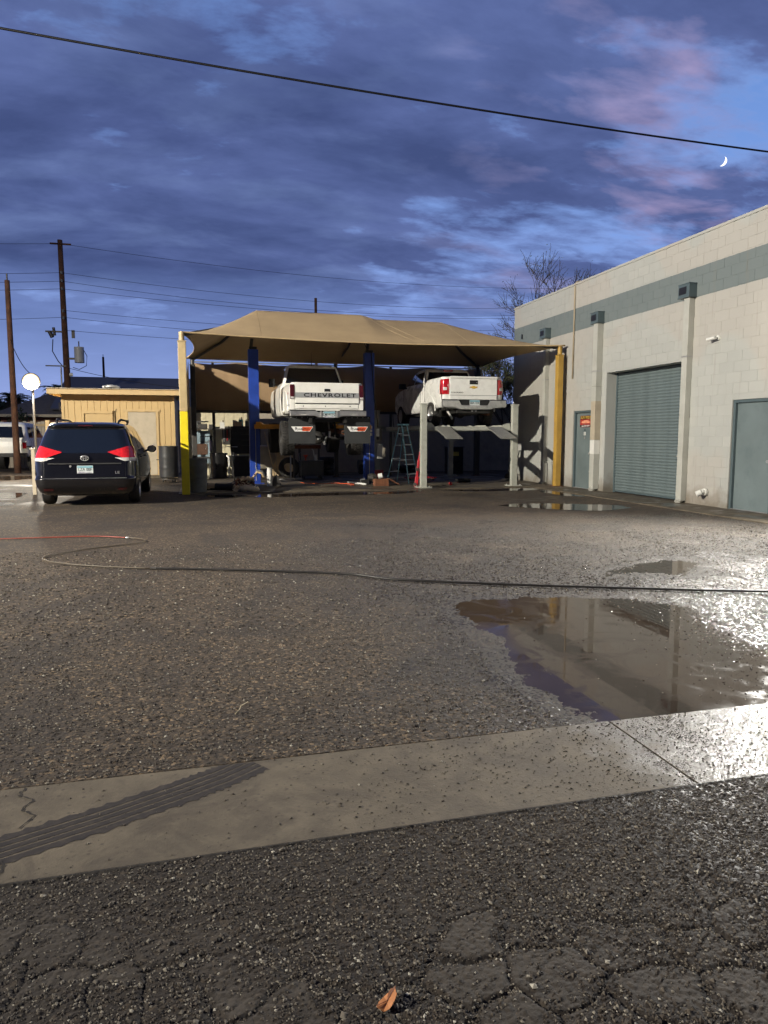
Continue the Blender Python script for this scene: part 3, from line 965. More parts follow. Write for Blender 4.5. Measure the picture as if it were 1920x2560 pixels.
# dark tyre print across the gutter concrete: five ribs with ragged shoulders
def tyre_print():
    m = mat('tyre_print', (0.020, 0.015, 0.014), 0.8, var=0.4, scale=14, dirt=0.30, dirtcol=(0.11, 0.09, 0.065))
    mb = MB()
    A = [(-1.15, 2.40), (-0.74, 2.59), (-0.35, 2.76), (-0.05, 2.90), (0.14, 3.01), (0.20, 3.045)]
    A = [(-1.15, 2.44), (-0.72, 2.585), (-0.40, 2.715), (-0.10, 2.86), (0.05, 2.94), (0.20, 3.045)]
    pts = []
    for i in range(len(A) - 1):
        for k in range(14):
            t = k / 14; pts.append(Vector((A[i][0] * (1 - t) + A[i + 1][0] * t, A[i][1] * (1 - t) + A[i + 1][1] * t, 0)))
    ribs = [(-0.092, -0.060, 1), (-0.050, -0.022, 0), (-0.013, 0.013, 0), (0.022, 0.050, 0), (0.060, 0.094, 2)]
    for a, b, e in ribs:
        vs = []
        for i, p in enumerate(pts):
            d = (pts[min(i + 1, len(pts) - 1)] - pts[max(i - 1, 0)]).normalized()
            n = Vector((-d.y, d.x, 0))
            w = 1.0
            j1 = (-0.013 * (i % 3 == 0) + rnd.uniform(-.004, .004)) if e == 1 else rnd.uniform(-0.001, 0.001)
            j2 = (0.013 * (i % 3 == 0) + rnd.uniform(-.004, .004)) if e == 2 else rnd.uniform(-0.001, 0.001)
            for off, j in ((a, j1), (b, j2)):
                q = p + n * (off + j)
                q.y = min(max(q.y, G0 + 0.006), G1 - 0.006)
                vs.append((q.x, q.y, 0.0012))
        fs = [(2 * i, 2 * i + 1, 2 * i + 3, 2 * i + 2) for i in range(len(pts) - 1)]
        mb.add(vs, fs, m)
    mb.build('tyre_print', kind='structure')
tyre_print()
# ragged crack in the gutter slab
def slab_crack():
    m = mat('crack_dark', (0.02, 0.016, 0.013), 0.9, var=0.3)
    mb = MB()
    r = random.Random(3)
    for path in ([(-0.74, 3.04), (-0.76, 2.98), (-0.69, 2.93), (-0.72, 2.86), (-0.66, 2.80), (-0.71, 2.70)], [(-0.70, 2.52), (-0.69, 2.45), (-0.72, 2.39)]):
        pts = []
        for i in range(len(path) - 1):
            for k in range(6):
                t = k / 6; pts.append((path[i][0] * (1 - t) + path[i + 1][0] * t + r.uniform(-.008, .008), path[i][1] * (1 - t) + path[i + 1][1] * t + r.uniform(-.005, .005)))
        vs = []
        for x, y in pts:
            w = r.uniform(0.002, 0.007)
            vs += [(x - w, y, 0.0026), (x + w, y, 0.0026)]
        mb.add(vs, [(2 * i, 2 * i + 1, 2 * i + 3, 2 * i + 2) for i in range(len(pts) - 1)], m)
    mb.build('slab_crack', kind='structure')
slab_crack()

# ------------------------------------------------------------------ warehouse
XW = 10.05
WY0, WY1, WH = -6.0, 21.7, 5.57
OPEN = [(13.06, 16.13, 0.0, 3.05), (16.80, 17.74, 0.0, 2.14), (10.62, 11.67, 0.0, 2.15)]
def warehouse():
    t = thing('warehouse', 'long cream painted block building with a blue grey stripe near its roof', 'building', (XW, 14, 0))
    O = Vector((XW, 14, 0))
    # mortar body with openings left in it
    mb = MB()
    ys = sorted({WY0, WY1} | {a for o in OPEN for a in o[:2]})
    x0, x1 = 0.0045, 0.40
    for a, b in zip(ys[:-1], ys[1:]):
        op = [o for o in OPEN if o[0] <= a + 1e-6 and o[1] >= b - 1e-6]
        z0 = op[0][3] if op else 0
        mb.box(x0, x1, a - 14, b - 14, z0, WH - 0.01, M_block)
    mb.box(x1, 14, WY0 - 14, WY1 - 14, 0, WH - 0.12, M_block)
    # reveals behind the openings are closed by the doors; floor of the reveal is the slab
    mb.build('wall', t)
    cp = MB(); cp.box(-0.02, 0.30, WY0 - 14, WY1 - 14 + 0.01, WH - 0.01, WH + 0.05, M_block)
    cp.build('coping', t, bevel=0.01)
    # blocks, running bond, painted
    hh = WH / 27.0
    lst = []
    for c in range(27):
        z0 = c * hh; z1 = z0 + hh
        y = WY0 + (0.2032 if c % 2 else 0)
        while y < WY1:
            segs = [(max(y, WY0), min(y + 0.4064, WY1))]
            y += 0.4064
            for (a, b, s0, s1) in OPEN:
                if z0 < s1 - 0.05:
                    ns = []
                    for p, q in segs:
                        if q <= a or p >= b: ns.append((p, q)); continue
                        if p < a: ns.append((p, a))
                        if q > b: ns.append((b, q))
                    segs = ns
            for p, q in segs:
                if q - p > 0.03:
                    lst.append((p, q, z0, z1))
    def vis(b):
        y, z = (b[0] + b[1]) / 2, (b[2] + b[3]) / 2
        return (10.4 < y < 21.7)
    near = sorted([b for b in lst if vis(b)], key=lambda b: b[0])[:298]
    ns = set(near)
    cache = {}
    def blk(mb, L_, ox, oy, oz, j):
        g = 0.0028; e = 0.003
        a0, a1, c0, c1 = g, L_ - g, g, hh - g
        vs = [(0.012, a0, c0), (0.012, a1, c0), (0.012, a1, c1), (0.012, a0, c1), (0, a0 + e, c0 + e), (0, a1 - e, c0 + e), (0, a1 - e, c1 - e), (0, a0 + e, c1 - e)]
        vs = [(x + ox + j, y + oy, z + oz) for x, y, z in vs]
        fs = [(0, 1, 5, 4), (1, 2, 6, 5), (2, 3, 7, 6), (3, 0, 4, 7), (4, 5, 6, 7)]
        mb.add(vs, [f[::-1] for f in fs], M_block)
    for b in near:
        L_ = round(b[1] - b[0], 3)
        if L_ not in cache:
            m0 = MB(); blk(m0, L_, 0, 0, 0, 0); cache[L_] = m0.mesh('block')
        o = bpy.data.objects.new('block', cache[L_]); C.objects.link(o); o.parent = t
        o.location = (rnd.uniform(-0.0012, 0.0012), b[0] - 14, b[2])
    mb = MB()
    for b in lst:
        if b not in ns:
            blk(mb, b[1] - b[0], 0, b[0] - 14, b[2], rnd.uniform(-0.0012, 0.0012))
    mb.build('block', t, kind='stuff')
    # roll-up door in its recess
    D = MB()
    a, b = 13.06 - 14, 16.13 - 14
    D.box(0.33, 0.37, a, b, 0.0, 3.05, M_ink)
    dr = D.build('roll_up_door', t)
    sl = MB()
    prof = [(0.0, 0.0), (-0.004, 0.008), (-0.018, 0.020), (-0.024, 0.036), (-0.018, 0.052), (-0.004, 0.062), (0.0, 0.070)]
    sh = 0.0715
    vs = []
    for x, z in prof:
        vs += [(x, 0, z), (x, b - a - 0.10, z)]
    sl.add(vs, [(2 * i, 2 * i + 1, 2 * i + 3, 2 * i + 2) for i in range(len(prof) - 1)], M_blueg, True)
    sm = sl.mesh('slat')
    for i in range(42):
        o = bpy.data.objects.new('slat', sm); C.objects.link(o); o.parent = dr
        o.location = (0.325 + rnd.uniform(-0.002, 0.002), a + 0.05, 0.05 + i * sh)
    g = MB()
    g.box(0.285, 0.33, a, a + 0.05, 0, 3.05, M_ink); g.build('door_track', dr)
    g = MB(); g.box(0.285, 0.33, b - 0.05, b, 0, 3.05, M_blueg2); g.build('door_track', dr)
    bb = MB(); bb.box(0.292, 0.324, a + 0.055, b - 0.055, 0.022, 0.06, M_blueg2); bb.build('bottom_rail', dr)
    # two steel doors
    def mdoor(y0, y1, h, near_):
        a, b = y0 - 14, y1 - 14
        f = MB()
        f.box(0.03, 0.13, a, a + 0.055, 0, h, M_blueg2); f.box(0.03, 0.13, b - 0.055, b, 0, h, M_blueg2)
        f.box(0.03, 0.13, a + 0.055, b - 0.055, h - 0.06, h, M_blueg2)
        d = MB(); d.box(0.085, 0.125, a + 0.058, b - 0.058, 0.03, h - 0.063, M_blueg)
        dd = d.build('door', t, bevel=0.003)
        f.build('door_frame', dd, bevel=0.004)
        hd = MB()
        yk = a + 0.12
        hd.cyl((0.085, yk, 0.98), (0.03, yk, 0.98), 0.012, M_lsteel); hd.cyl((0.05, yk, 0.98), (0.02, yk, 0.98), 0.03, M_lsteel)
        hd.cyl((0.085, yk, 1.12), (0.070, yk, 1.12), 0.025, M_lsteel)
        hd.build('door_knob', dd)
        th = MB(); th.box(0.02, 0.14, a + 0.057, b - 0.057, 0.021, 0.031, M_lsteel); th.build('threshold', dd)
        return dd
    d1 = mdoor(16.80, 17.74, 2.14, False)
    mdoor(10.62, 11.67, 2.15, True)
    # the business sign and two notices on the small door
    sg = MB()
    Y0, Y1, Z0, Z1 = 16.93 - 14, 17.50 - 14, 1.69, 2.00
    sg.box(0.079, 0.084, Y0, Y1, Z0, Z1, mat('sign_red', (0.36, 0.03, 0.025), 0.4, var=0.5, scale=9))
    sg.box(0.0775, 0.079, Y0 + .004, Y1 - 0.004, Z1 - 0.10, Z1 - 0.004, mat('sign_black', (0.02, 0.012, 0.01), 0.4))
    sg.box(0.0775, 0.079, Y0 + .004, Y1 - 0.004, Z0 + 0.004, Z0 + 0.062, mat('sign_black', (0.02, 0.012, 0.01), 0.4))
    sg.prism([(Y0 + 0.06, Z0 + 0.14), (Y0 + 0.16, Z0 + 0.19), (Y1 - 0.2, Z0 + 0.185), (Y1 - 0.07, Z0 + 0.14), (Y1 - 0.1, Z0 + 0.105), (Y0 + 0.08, Z0 + 0.105)], 0, 0.001, mat('sign_salmon', (0.75, 0.32, 0.2), 0.4, var=0.4, scale=12), Matrix.Translation((0.0765, 0, 0)) @ Matrix(((0, 0, 1, 0), (1, 0, 0, 0), (0, 1, 0, 0), (0, 0, 0, 1))))
    sg.text('SUN WEST', 0.095, M_gold, FW(0.0765, (Y0 + Y1) / 2, Z1 - 0.052), 0.0005, 1.15, 0.002)
    sg.text('623-842-8894', 0.062, M_lwhite, FW(0.0765, (Y0 + Y1) / 2, Z0 + 0.034), 0.0005, 1.15, 0.001)
    sg.build('sign', d1, label='red and black business sign with yellow lettering')
    nt_ = MB()
    nt_.box(0.081, 0.084, 3.20, 3.30, 1.47, 1.56, M_plasw)
    nt_.cyl((0.080, 3.25, 1.615), (0.084, 3.25, 1.615), 0.022, M_ink, 10)
    nt_.text('OPEN', 0.022, M_ink, FW(0.080, 3.25, 1.53), 0.0003)
    nt_.text('HOURS', 0.018, M_ink, FW(0.080, 3.25, 1.50), 0.0003)
    nt_.cyl((0.081, 3.25, 1.40), (0.084, 3.25, 1.40), 0.035, M_lsteel, 14)
    nt_.build('notice', d1, label='small white notice below the business sign')
    # downspouts with their collector boxes
    for yc, w, dep, lab in ((12.98, 0.17, 0.14, 'clean cream downspout at the right of the roll up door'), (16.45, 0.20, 0.17, 'patched downspout between small door and roll up door'), (19.30, 0.15, 0.13, 'downspout behind the shade canopy post')):
        y = yc - 14
        p = MB()
        p.box(-dep, -0.002, y - w / 2, y + w / 2, 0.06, 4.32, M_down)
        if yc > 16 and yc < 17:
            p.box(-dep - 0.003, -0.001, y - w / 2 - 0.003, y + w / 2 + 0.003, 1.35, 2.35, mat('old_tan_patch', (0.42, 0.36, 0.27), 0.7, var=0.15))
            p.box(-dep - 0.003, -0.001, y - w / 2 - 0.003, y + w / 2 + 0.003, 0.98, 1.34, mat('fresh_white_patch', (0.66, 0.65, 0.61), 0.6, var=0.08))
            p.box(-dep - 0.012, 0.0, y - w / 2 - 0.01, y + w / 2 + 0.01, 2.72, 2.76, M_down)
        d = p.build('downspout', t, label=lab, bevel=0.008)
        s = MB()
        s.cyl((-dep / 2, y, 0.10), (-dep / 2 - 0.10, y - 0.02, 0.03), w * 0.40, M_down, 14)
        s.build('outlet', d)
        st = MB()
        st.box(-dep - 0.006, -0.001, y - w / 2 - 0.006, y + w / 2 + 0.006, 3.1, 3.13, M_lsteel)
        st.box(-dep - 0.006, -0.001, y - w / 2 - 0.006, y + w / 2 + 0.006, 1.0 if yc != 16.45 else 0.5, 1.03 if yc != 16.45 else 0.53, M_down)
        st.build('strap', d)
        c = MB()
        c.box(-0.19, -0.002, y - 0.13, y + 0.22, 4.35, 4.60, M_blueg2)
        c.box(-0.20, 0.0, y - 0.14, y + 0.23, 4.60, 4.615, M_blueg2)
        c.box(-0.20, 0.0, y - 0.14, y + 0.23, 4.325, 4.35, M_blueg2)
        bx = c.build('collector_box', t, bevel=0.004)
        c2 = MB(); c2.box(-0.196, -0.189, y - 0.04, y + 0.19, 4.40, 4.55, M_ink); c2.build('overflow_slot', bx)
    # conduit hooked over the roof edge
    p = MB()
    y = 17.80 - 14
    p.tube([(-0.03, y, 3.03), (-0.03, y, 5.50), (-0.02, y, 5.60), (0.04, y, 5.66), (0.25, y, 5.67)], 0.022, M_pcream, 8)
    p.build('conduit', t)
    # pipe outlet low on the wall
    p = MB()
    y = 12.28 - 14
    p.cyl((0.0, y, 0.30), (-0.12, y, 0.30), 0.055, M_plasw, 16)
    p.cyl((-0.12, y, 0.30), (-0.20, y + 0.05, 0.25), 0.06, M_plasw, 16, caps=False)
    p.cyl((-0.02, y, 0.30), (-0.06, y, 0.30), 0.075, M_plasw, 16)
    p.build('pipe_outlet', t)
    p = MB(); p.box(-0.03, 0, 21.05 - 14, 21.12 - 14, 4.55, 4.68, M_ink); p.build('scupper', t)
warehouse()

# water tap standing by the wall
p = MB()
p.tube([(9.82, 18.75, 0.02), (9.82, 18.75, 0.62), (9.80, 18.75, 0.68), (9.72, 18.75, 0.70)], 0.012, M_steel, 7)
p.cyl((9.74, 18.75, 0.70), (9.74, 18.75, 0.64), 0.016, M_steel, 8)
p.cyl((9.80, 18.69, 0.745), (9.80, 18.81, 0.745), 0.012, M_steel, 6)
p.build('water_tap', label='thin standing water tap by the cream wall beside the ochre post', cat='tap')

# security camera
t = thing('security_camera', 'white bullet security camera high on the block wall', 'camera', (XW, 12.14, 3.40))
m_ = MB(); m_.cyl((0, 0, 0), (-0.03, 0, 0), 0.05, M_plasw, 16); m_.cyl((-0.03, 0, 0), (-0.10, 0.03, 0.0), 0.016, M_plasw, 8); m_.build('bracket', t)
m_ = MB(); m_.cyl((-0.10, -0.03, 0.0), (-0.13, 0.17, -0.02), 0.035, M_plasw, 16); m_.build('housing', t)
m_ = MB(); m_.cyl((-0.13, 0.171, -0.02), (-0.131, 0.176, -0.02), 0.030, M_ink, 16); m_.build('lens', t)

# flood light on the warehouse wall just beyond the frame: its glare is what the wet ground shows
def wall_flood():
    t = thing('wall_flood_light', 'lit flood light bracketed high on the block wall', 'lamp', (XW, 9.9, 4.35))
    b = MB(); b.box(-0.30, 0, -0.04, 0.04, -0.02, 0.02, M_steel); b.build('bracket', t)
    h = MB(); h.box(-0.62, -0.30, -0.22, 0.22, -0.05, 0.07, M_steel); h.build('housing', t, bevel=0.01)
    g = MB(); g.box(-0.60, -0.32, -0.20, 0.20, -0.058, -0.052, M_lit); g.build('lens', t)
    ld = bpy.data.lights.new('flood', 'SPOT'); ld.spot_size = R(128); ld.spot_blend = 0.9; ld.shadow_soft_size = 0.13
    ld.energy = 6000; ld.color = (1.0, 0.97, 0.90)
    l = bpy.data.objects.new('flood', ld); C.objects.link(l)
    l.location = (XW - 0.46, 9.9, 4.22)
    l.rotation_euler = (Vector((3.0, 5.2, 0)) - Vector((XW - 0.46, 9.9, 4.22))).to_track_quat('-Z', 'Y').to_euler()
wall_flood()

def key_pole():
    t = thing('flood_light_pole', 'tall pole with a flood lamp west of the yard', 'lamp', (-20.3, 4.3, 0))
    m_ = MB(); m_.cyl((0, 0, 0), (0, 0, 10.2), .11, M_steel, 12, .07); m_.build('pole', t)
    q = (Vector((7, 19, 2.5)) - KEY).to_track_quat('-Z', 'Y').to_matrix().to_4x4()
    Mx = Matrix.Translation((.4, .2, 10.0)) @ q
    m_ = MB(); m_.box(-.25, .25, -.2, .2, .14, .34, M_steel, Mx); m_.cyl((0, 0, 10.1), (.25, .12, 10.1), .03, M_steel, 8); m_.build('lamp_head', t)
    m_ = MB(); m_.box(-.22, .22, -.17, .17, .132, .138, M_lit, Mx); m_.build('lens', t)
key_pole()

# ------------------------------------------------------------------ shade canopy
CX0, CX1, CY0, CY1 = -0.43, 9.92, 18.10, 24.10
def canopy():
    t = thing('shade_canopy', 'tan fabric shade canopy on tall square posts over the car lifts', 'canopy', (CX0, CY0, 0))
    O = Vector((CX0, CY0, 0))
    def ridge(x):
        return float(np.interp(x, [CX0, 1.55, 4.75, 5.2, 7.3, CX1], [0, 1.17, 1.17, 1.04, 1.06, 0.0]))
    Wd = (CY1 - CY0) / 2
    def P(u, v):
        x = CX0 + (CX1 - CX0) * u; y = CY0 + (CY1 - CY0) * v
        mx = min(1, (x - CX0) / 1.98) if x < 4.9 else min(1, (CX1 - x) / 2.62)
        my = 1 - abs(2 * v - 1)
        k = 14.0
        mm = -math.log(math.exp(-k * mx) + math.exp(-k * my)) / k
        mm = max(0.0, mm)
        top = 1.17 if x < 4.75 else (1.05 if x > 5.2 else 1.17 - 0.12 * (x - 4.75) / 0.45)
        z = 3.97 + top * mm ** 1.22
        z -= 0.05 * math.sin(PI * u) * (1 - my) ** 3
        # edges pull inwards between the corners
        ex = 0.30 * 4 * v * (1 - v); ey = 0.42 * 4 * u * (1 - u)
        x += ex * ((1 - u) ** 6 - u ** 6); y += ey * ((1 - v) ** 6 - 0.3 * v ** 6)
        return (x - O.x, y - O.y, z)
    nu, nv = 120, 60
    mb = MB()
    vs = [P(i / nu, j / nv) for j in range(nv + 1) for i in range(nu + 1)]
    fs = [(j * (nu + 1) + i, j * (nu + 1) + i + 1, (j + 1) * (nu + 1) + i + 1, (j + 1) * (nu + 1) + i) for j in range(nv) for i in range(nu)]
    mb.add(vs, fs, M_fab, True)
    fab = mb.build('fabric', t)
    sol = fab.modifiers.new('thick', 'SOLIDIFY'); sol.thickness = 0.012; sol.offset = 0
    # hem and seams
    hm = MB()
    edge = [P(i / nu, 0) for i in range(nu + 1)] + [P(1, j / nv) for j in range(1, nv + 1)] + [P(1 - i / nu, 1) for i in range(1, nu + 1)] + [P(0, 1 - j / nv) for j in range(1, nv)]
    hm.tube(edge, 0.022, M_fab, 6, closed=True)
    hm.build('hem', fab)
    for u in (0.19, 0.515, 0.545, 0.75):
        sm = MB()
        pts = [Vector(P(u + (0.10 * abs(j / nv * 2 - 1) ** 1.3 if u in (0.515, 0.545) else 0) * (1 if j < nv / 2 else 0.5), j / nv)) + Vector((0, 0, 0.006)) for j in range(2, nv - 1)]
        sm.tube(pts, 0.005, M_fab, 4)
        sm.build('seam', fab)
    # posts
    def post(x, y, up, lowm, zc, w=0.20, h=3.74):
        m_ = MB()
        m_.box(x - w / 2, x + w / 2, y - w / 2, y + w / 2, zc + 0.001, h, up)
        o = m_.build('post', t, bevel=0.012)
        if zc > 0.02:
            m_ = MB(); m_.box(x - w / 2 - 0.001, x + w / 2 + 0.001, y - w / 2 - 0.001, y + w / 2 + 0.001, 0.0, zc, lowm); m_.build('painted_base', o, bevel=0.012)
        else:
            m_ = MB(); m_.box(x - w / 2 - 0.05, x + w / 2 + 0.05, y - w / 2 - 0.05, y + w / 2 + 0.05, 0.018, 0.032, M_rust); m_.build('base_plate', o)
        m_ = MB(); m_.box(x - w / 2 - 0.01, x + w / 2 + 0.01, y - w / 2 - 0.01, y + w / 2 + 0.01, h, h + 0.02, up)
        m_.cyl((x, y, h + 0.02), (x, y, 3.97), 0.065, up, 12)
        m_.build('post_cap', o)
        return o
    post(0.02, 0.0, M_post, M_yellow, 2.05, 0.19)
    post(9.82 - O.x, 0.08, M_ochre, M_ochre, 0.0, 0.17, 3.70)
    post(0.20, CY1 - O.y - 0.15, M_steel, M_steel, 0.0, 0.16)
    post(5.0, CY1 - O.y + 0.25, M_steel, M_steel, 0.0, 0.14)
    post(9.65 - O.x, CY1 - O.y - 0.25, M_steel, M_steel, 0.0, 0.18)
    # rafters
    top = [(1.98, Wd, 5.05), (5.2, Wd, 5.05), (7.73, Wd, 4.93)]
    cor = [(0.02, 0, 3.90), (9.80 - O.x, 0.08, 3.90), (0.2, CY1 - O.y - .15, 3.90), (9.65 - O.x, CY1 - O.y - .25, 3.90), (5.0, CY1 - O.y + .25, 3.90)]
    for a, b in ((0, 0), (2, 0), (1, 2), (3, 2), (4, 1)):
        m_ = MB(); m_.tube([cor[a], [c * 0.5 + d * 0.5 - (0.16 if k == 2 else 0) for k, (c, d) in enumerate(zip(cor[a], top[b]))], [top[b][0], top[b][1], top[b][2] - 0.10]], 0.04, M_steel, 8)
        m_.build('rafter', t)
    m_ = MB(); m_.tube([(x, y, z - 0.12) for x, y, z in top], 0.04, M_steel, 8); m_.build('ridge_pipe', t)
canopy()

# hanging screens behind and beside the lifts
def screens():
    t = thing('privacy_screen', 'brown mesh privacy screen hanging behind the raised trucks', 'screen', (0, 24.45, 0))
    mb = MB()
    xs = np.linspace(-0.20, 10.0, 60); n = len(xs)
    vs = []
    for z in (0, 1, 2, 3, 4):
        for i, x in enumerate(xs):
            top = 3.86 - 0.03 * math.sin(i * 0.5); bot = 2.30 + 0.015 * math.sin(i * 1.3)
            zz = bot + (top - bot) * z / 4
            vs.append((x, 0.03 * math.sin(i * 0.9 + z) + 0.02 * math.sin(i * 2.1), zz))
    fs = [(z * n + i, z * n + i + 1, (z + 1) * n + i + 1, (z + 1) * n + i) for z in range(4) for i in range(n - 1)]
    mb.add(vs, fs, M_fab2, True)
    o = mb.build('mesh_fabric', t); s = o.modifiers.new('thick', 'SOLIDIFY'); s.thickness = 0.006
    m_ = MB(); m_.cyl((-0.25, 0.0, 3.90), (10.0, 0.0, 3.90), 0.018, M_lsteel, 8); m_.build('top_rail', t)
    m_ = MB(); m_.box(-0.25, 10.0, -0.03, 0.03, 2.22, 2.31, M_steel); m_.build('bottom_rail', t)
    for x in (0.42, 3.3, 6.6, 9.9):
        m_ = MB(); m_.box(x - 0.04, x + 0.04, 0.05, 0.13, 0.0, 3.9, M_steel); m_.build('support_post', t)
    t = thing('side_screen', 'brown mesh screen hanging edge on behind the yellow based post', 'screen', (-0.36, 18.4, 0))
    mb = MB()
    ys = np.linspace(0, 6.0, 30); n = len(ys)
    vs = []
    for z in (0, 1, 2):
        for i, y in enumerate(ys):
            top = 2.75 + (3.84 - 2.75) * (y / 6.0); bot = 1.5
            vs.append((0.012 * math.sin(i * 0.8), y, bot + (top - bot) * z / 2))
    fs = [(z * n + i, z * n + i + 1, (z + 1) * n + i + 1, (z + 1) * n + i) for z in range(2) for i in range(n - 1)]
    mb.add(vs, fs, M_fab2, True)
    o = mb.build('mesh_fabric', t); s = o.modifiers.new('thick', 'SOLIDIFY'); s.thickness = 0.006
    m_ = MB(); m_.tube([(0, 0, 2.77), (0, 6.0, 3.86)], 0.010, M_lsteel, 6); m_.build('top_cable', t)
screens()

# ------------------------------------------------------------------ lofted bodies
class Loft:
    """a body lofted upwards through rounded rectangular outlines; rows of (z, half width, y rear, y front, rear radius, front radius)"""
    def __init__(s, rows):
        s.r = np.array(rows, float)
    def par(s, z):
        return [float(np.interp(z, s.r[:, 0], s.r[:, k])) for k in range(1, 6)]
    def half(s, z, sd, d):
        """point at arc length d from the rear centre along side sd (+1 or -1), with its outward normal"""
        hw, yr, yf, rr, rf = s.par(z)
        st = hw - rr; q = rr * PI / 2
        if d < st: return (sd * d, yr), (0, -1)
        d -= st
        if d < q:
            a = d / rr
            return (sd * (st + rr * math.sin(a)), yr + rr - rr * math.cos(a)), (sd * math.sin(a), -math.cos(a))
        d -= q
        L_ = yf - rf - yr - rr
        if d < L_: return (sd * hw, yr + rr + d), (sd, 0)
        d -= L_; q2 = rf * PI / 2
        if d < q2:
            a = d / rf
            return (sd * (hw - rf + rf * math.cos(a)), yf - rf + rf * math.sin(a)), (sd * math.cos(a), math.sin(a))
        d -= q2
        return (sd * max(0, hw - rf - d), yf), (0, 1)
    def outline(s, z):
        hw, yr, yf, rr, rf = s.par(z)
        h = []
        st = hw - rr
        for i in range(0, 5): h.append((st * i / 5, yr))
        for i in range(0, 8):
            a = PI / 2 * i / 7; h.append((st + rr * math.sin(a), yr + rr - rr * math.cos(a)))
        for i in range(1, 9): h.append((hw, yr + rr + (yf - rf - yr - rr) * i / 9))
        for i in range(0, 8):
            a = PI / 2 * i / 7; h.append((hw - rf + rf * math.cos(a), yf - rf + rf * math.sin(a)))
        for i in range(1, 5): h.append(((hw - rf) * (1 - i / 5), yf))
        h.append((0, yf))
        left = [(-x, y) for x, y in h[1:-1]][::-1]
        return h + left
    def body(s, mb, m, sub=3, cap=True):
        zs = []
        Z = s.r[:, 0]
        for a, b in zip(Z[:-1], Z[1:]):
            k = 1 if (b - a) < 0.03 else sub
            zs += [a + (b - a) * i / k for i in range(k)]
        zs.append(Z[-1])
        vs = []; n = 0
        for z in zs:
            o = s.outline(z); n = len(o); vs += [(x, y, z) for x, y in o]
        fs = []
        for k in range(len(zs) - 1):
            for i in range(n):
                fs.append((k * n + i, k * n + (i + 1) % n, (k + 1) * n + (i + 1) % n, (k + 1) * n + i))
        mb.add(vs, fs, m, True)
        mb.add(vs, [tuple(range(n - 1, -1, -1)), tuple(range((len(zs) - 1) * n, len(zs) * n))], m, False)
    def panel(s, mb, m, sd, d0, d1, zlo, zhi, off=0.004, nx=14, nz=6, smooth=True, thick=True):
        """a patch of the surface lifted off it; d in arc length from the rear centre, zlo/zhi functions of d fraction"""
        f0 = zlo if callable(zlo) else (lambda t: zlo)
        f1 = zhi if callable(zhi) else (lambda t: zhi)
        vs = []
        for lay in ((off, -0.01) if thick else (off,)):
            for i in range(nx + 1):
                t = i / nx
                for j in range(nz + 1):
                    z = f0(t) + (f1(t) - f0(t)) * j / nz
                    dd0 = d0(z) if callable(d0) else d0
                    dd1 = d1(z) if callable(d1) else d1
                    (x, y), (nx_, ny_) = s.half(z, sd, dd0 + (dd1 - dd0) * t)
                    vs.append((x + nx_ * lay, y + ny_ * lay, z))
        m1 = nz + 1
        fs = [(i * m1 + j, (i + 1) * m1 + j, (i + 1) * m1 + j + 1, i * m1 + j + 1) for i in range(nx) for j in range(nz)]
        if sd < 0: fs = [f[::-1] for f in fs]
        mb.add(vs, fs, m, smooth)
        if thick:
            K = (nx + 1) * m1
            rim = [i * m1 for i in range(nx + 1)] + [nx * m1 + j for j in range(1, m1)] + [i * m1 + nz for i in range(nx - 1, -1, -1)] + [j for j in range(nz - 1, 0, -1)]
            n = len(rim)
            mb.add(vs, [(rim[i], rim[(i + 1) % n], K + rim[(i + 1) % n], K + rim[i]) for i in range(n)], m, False)

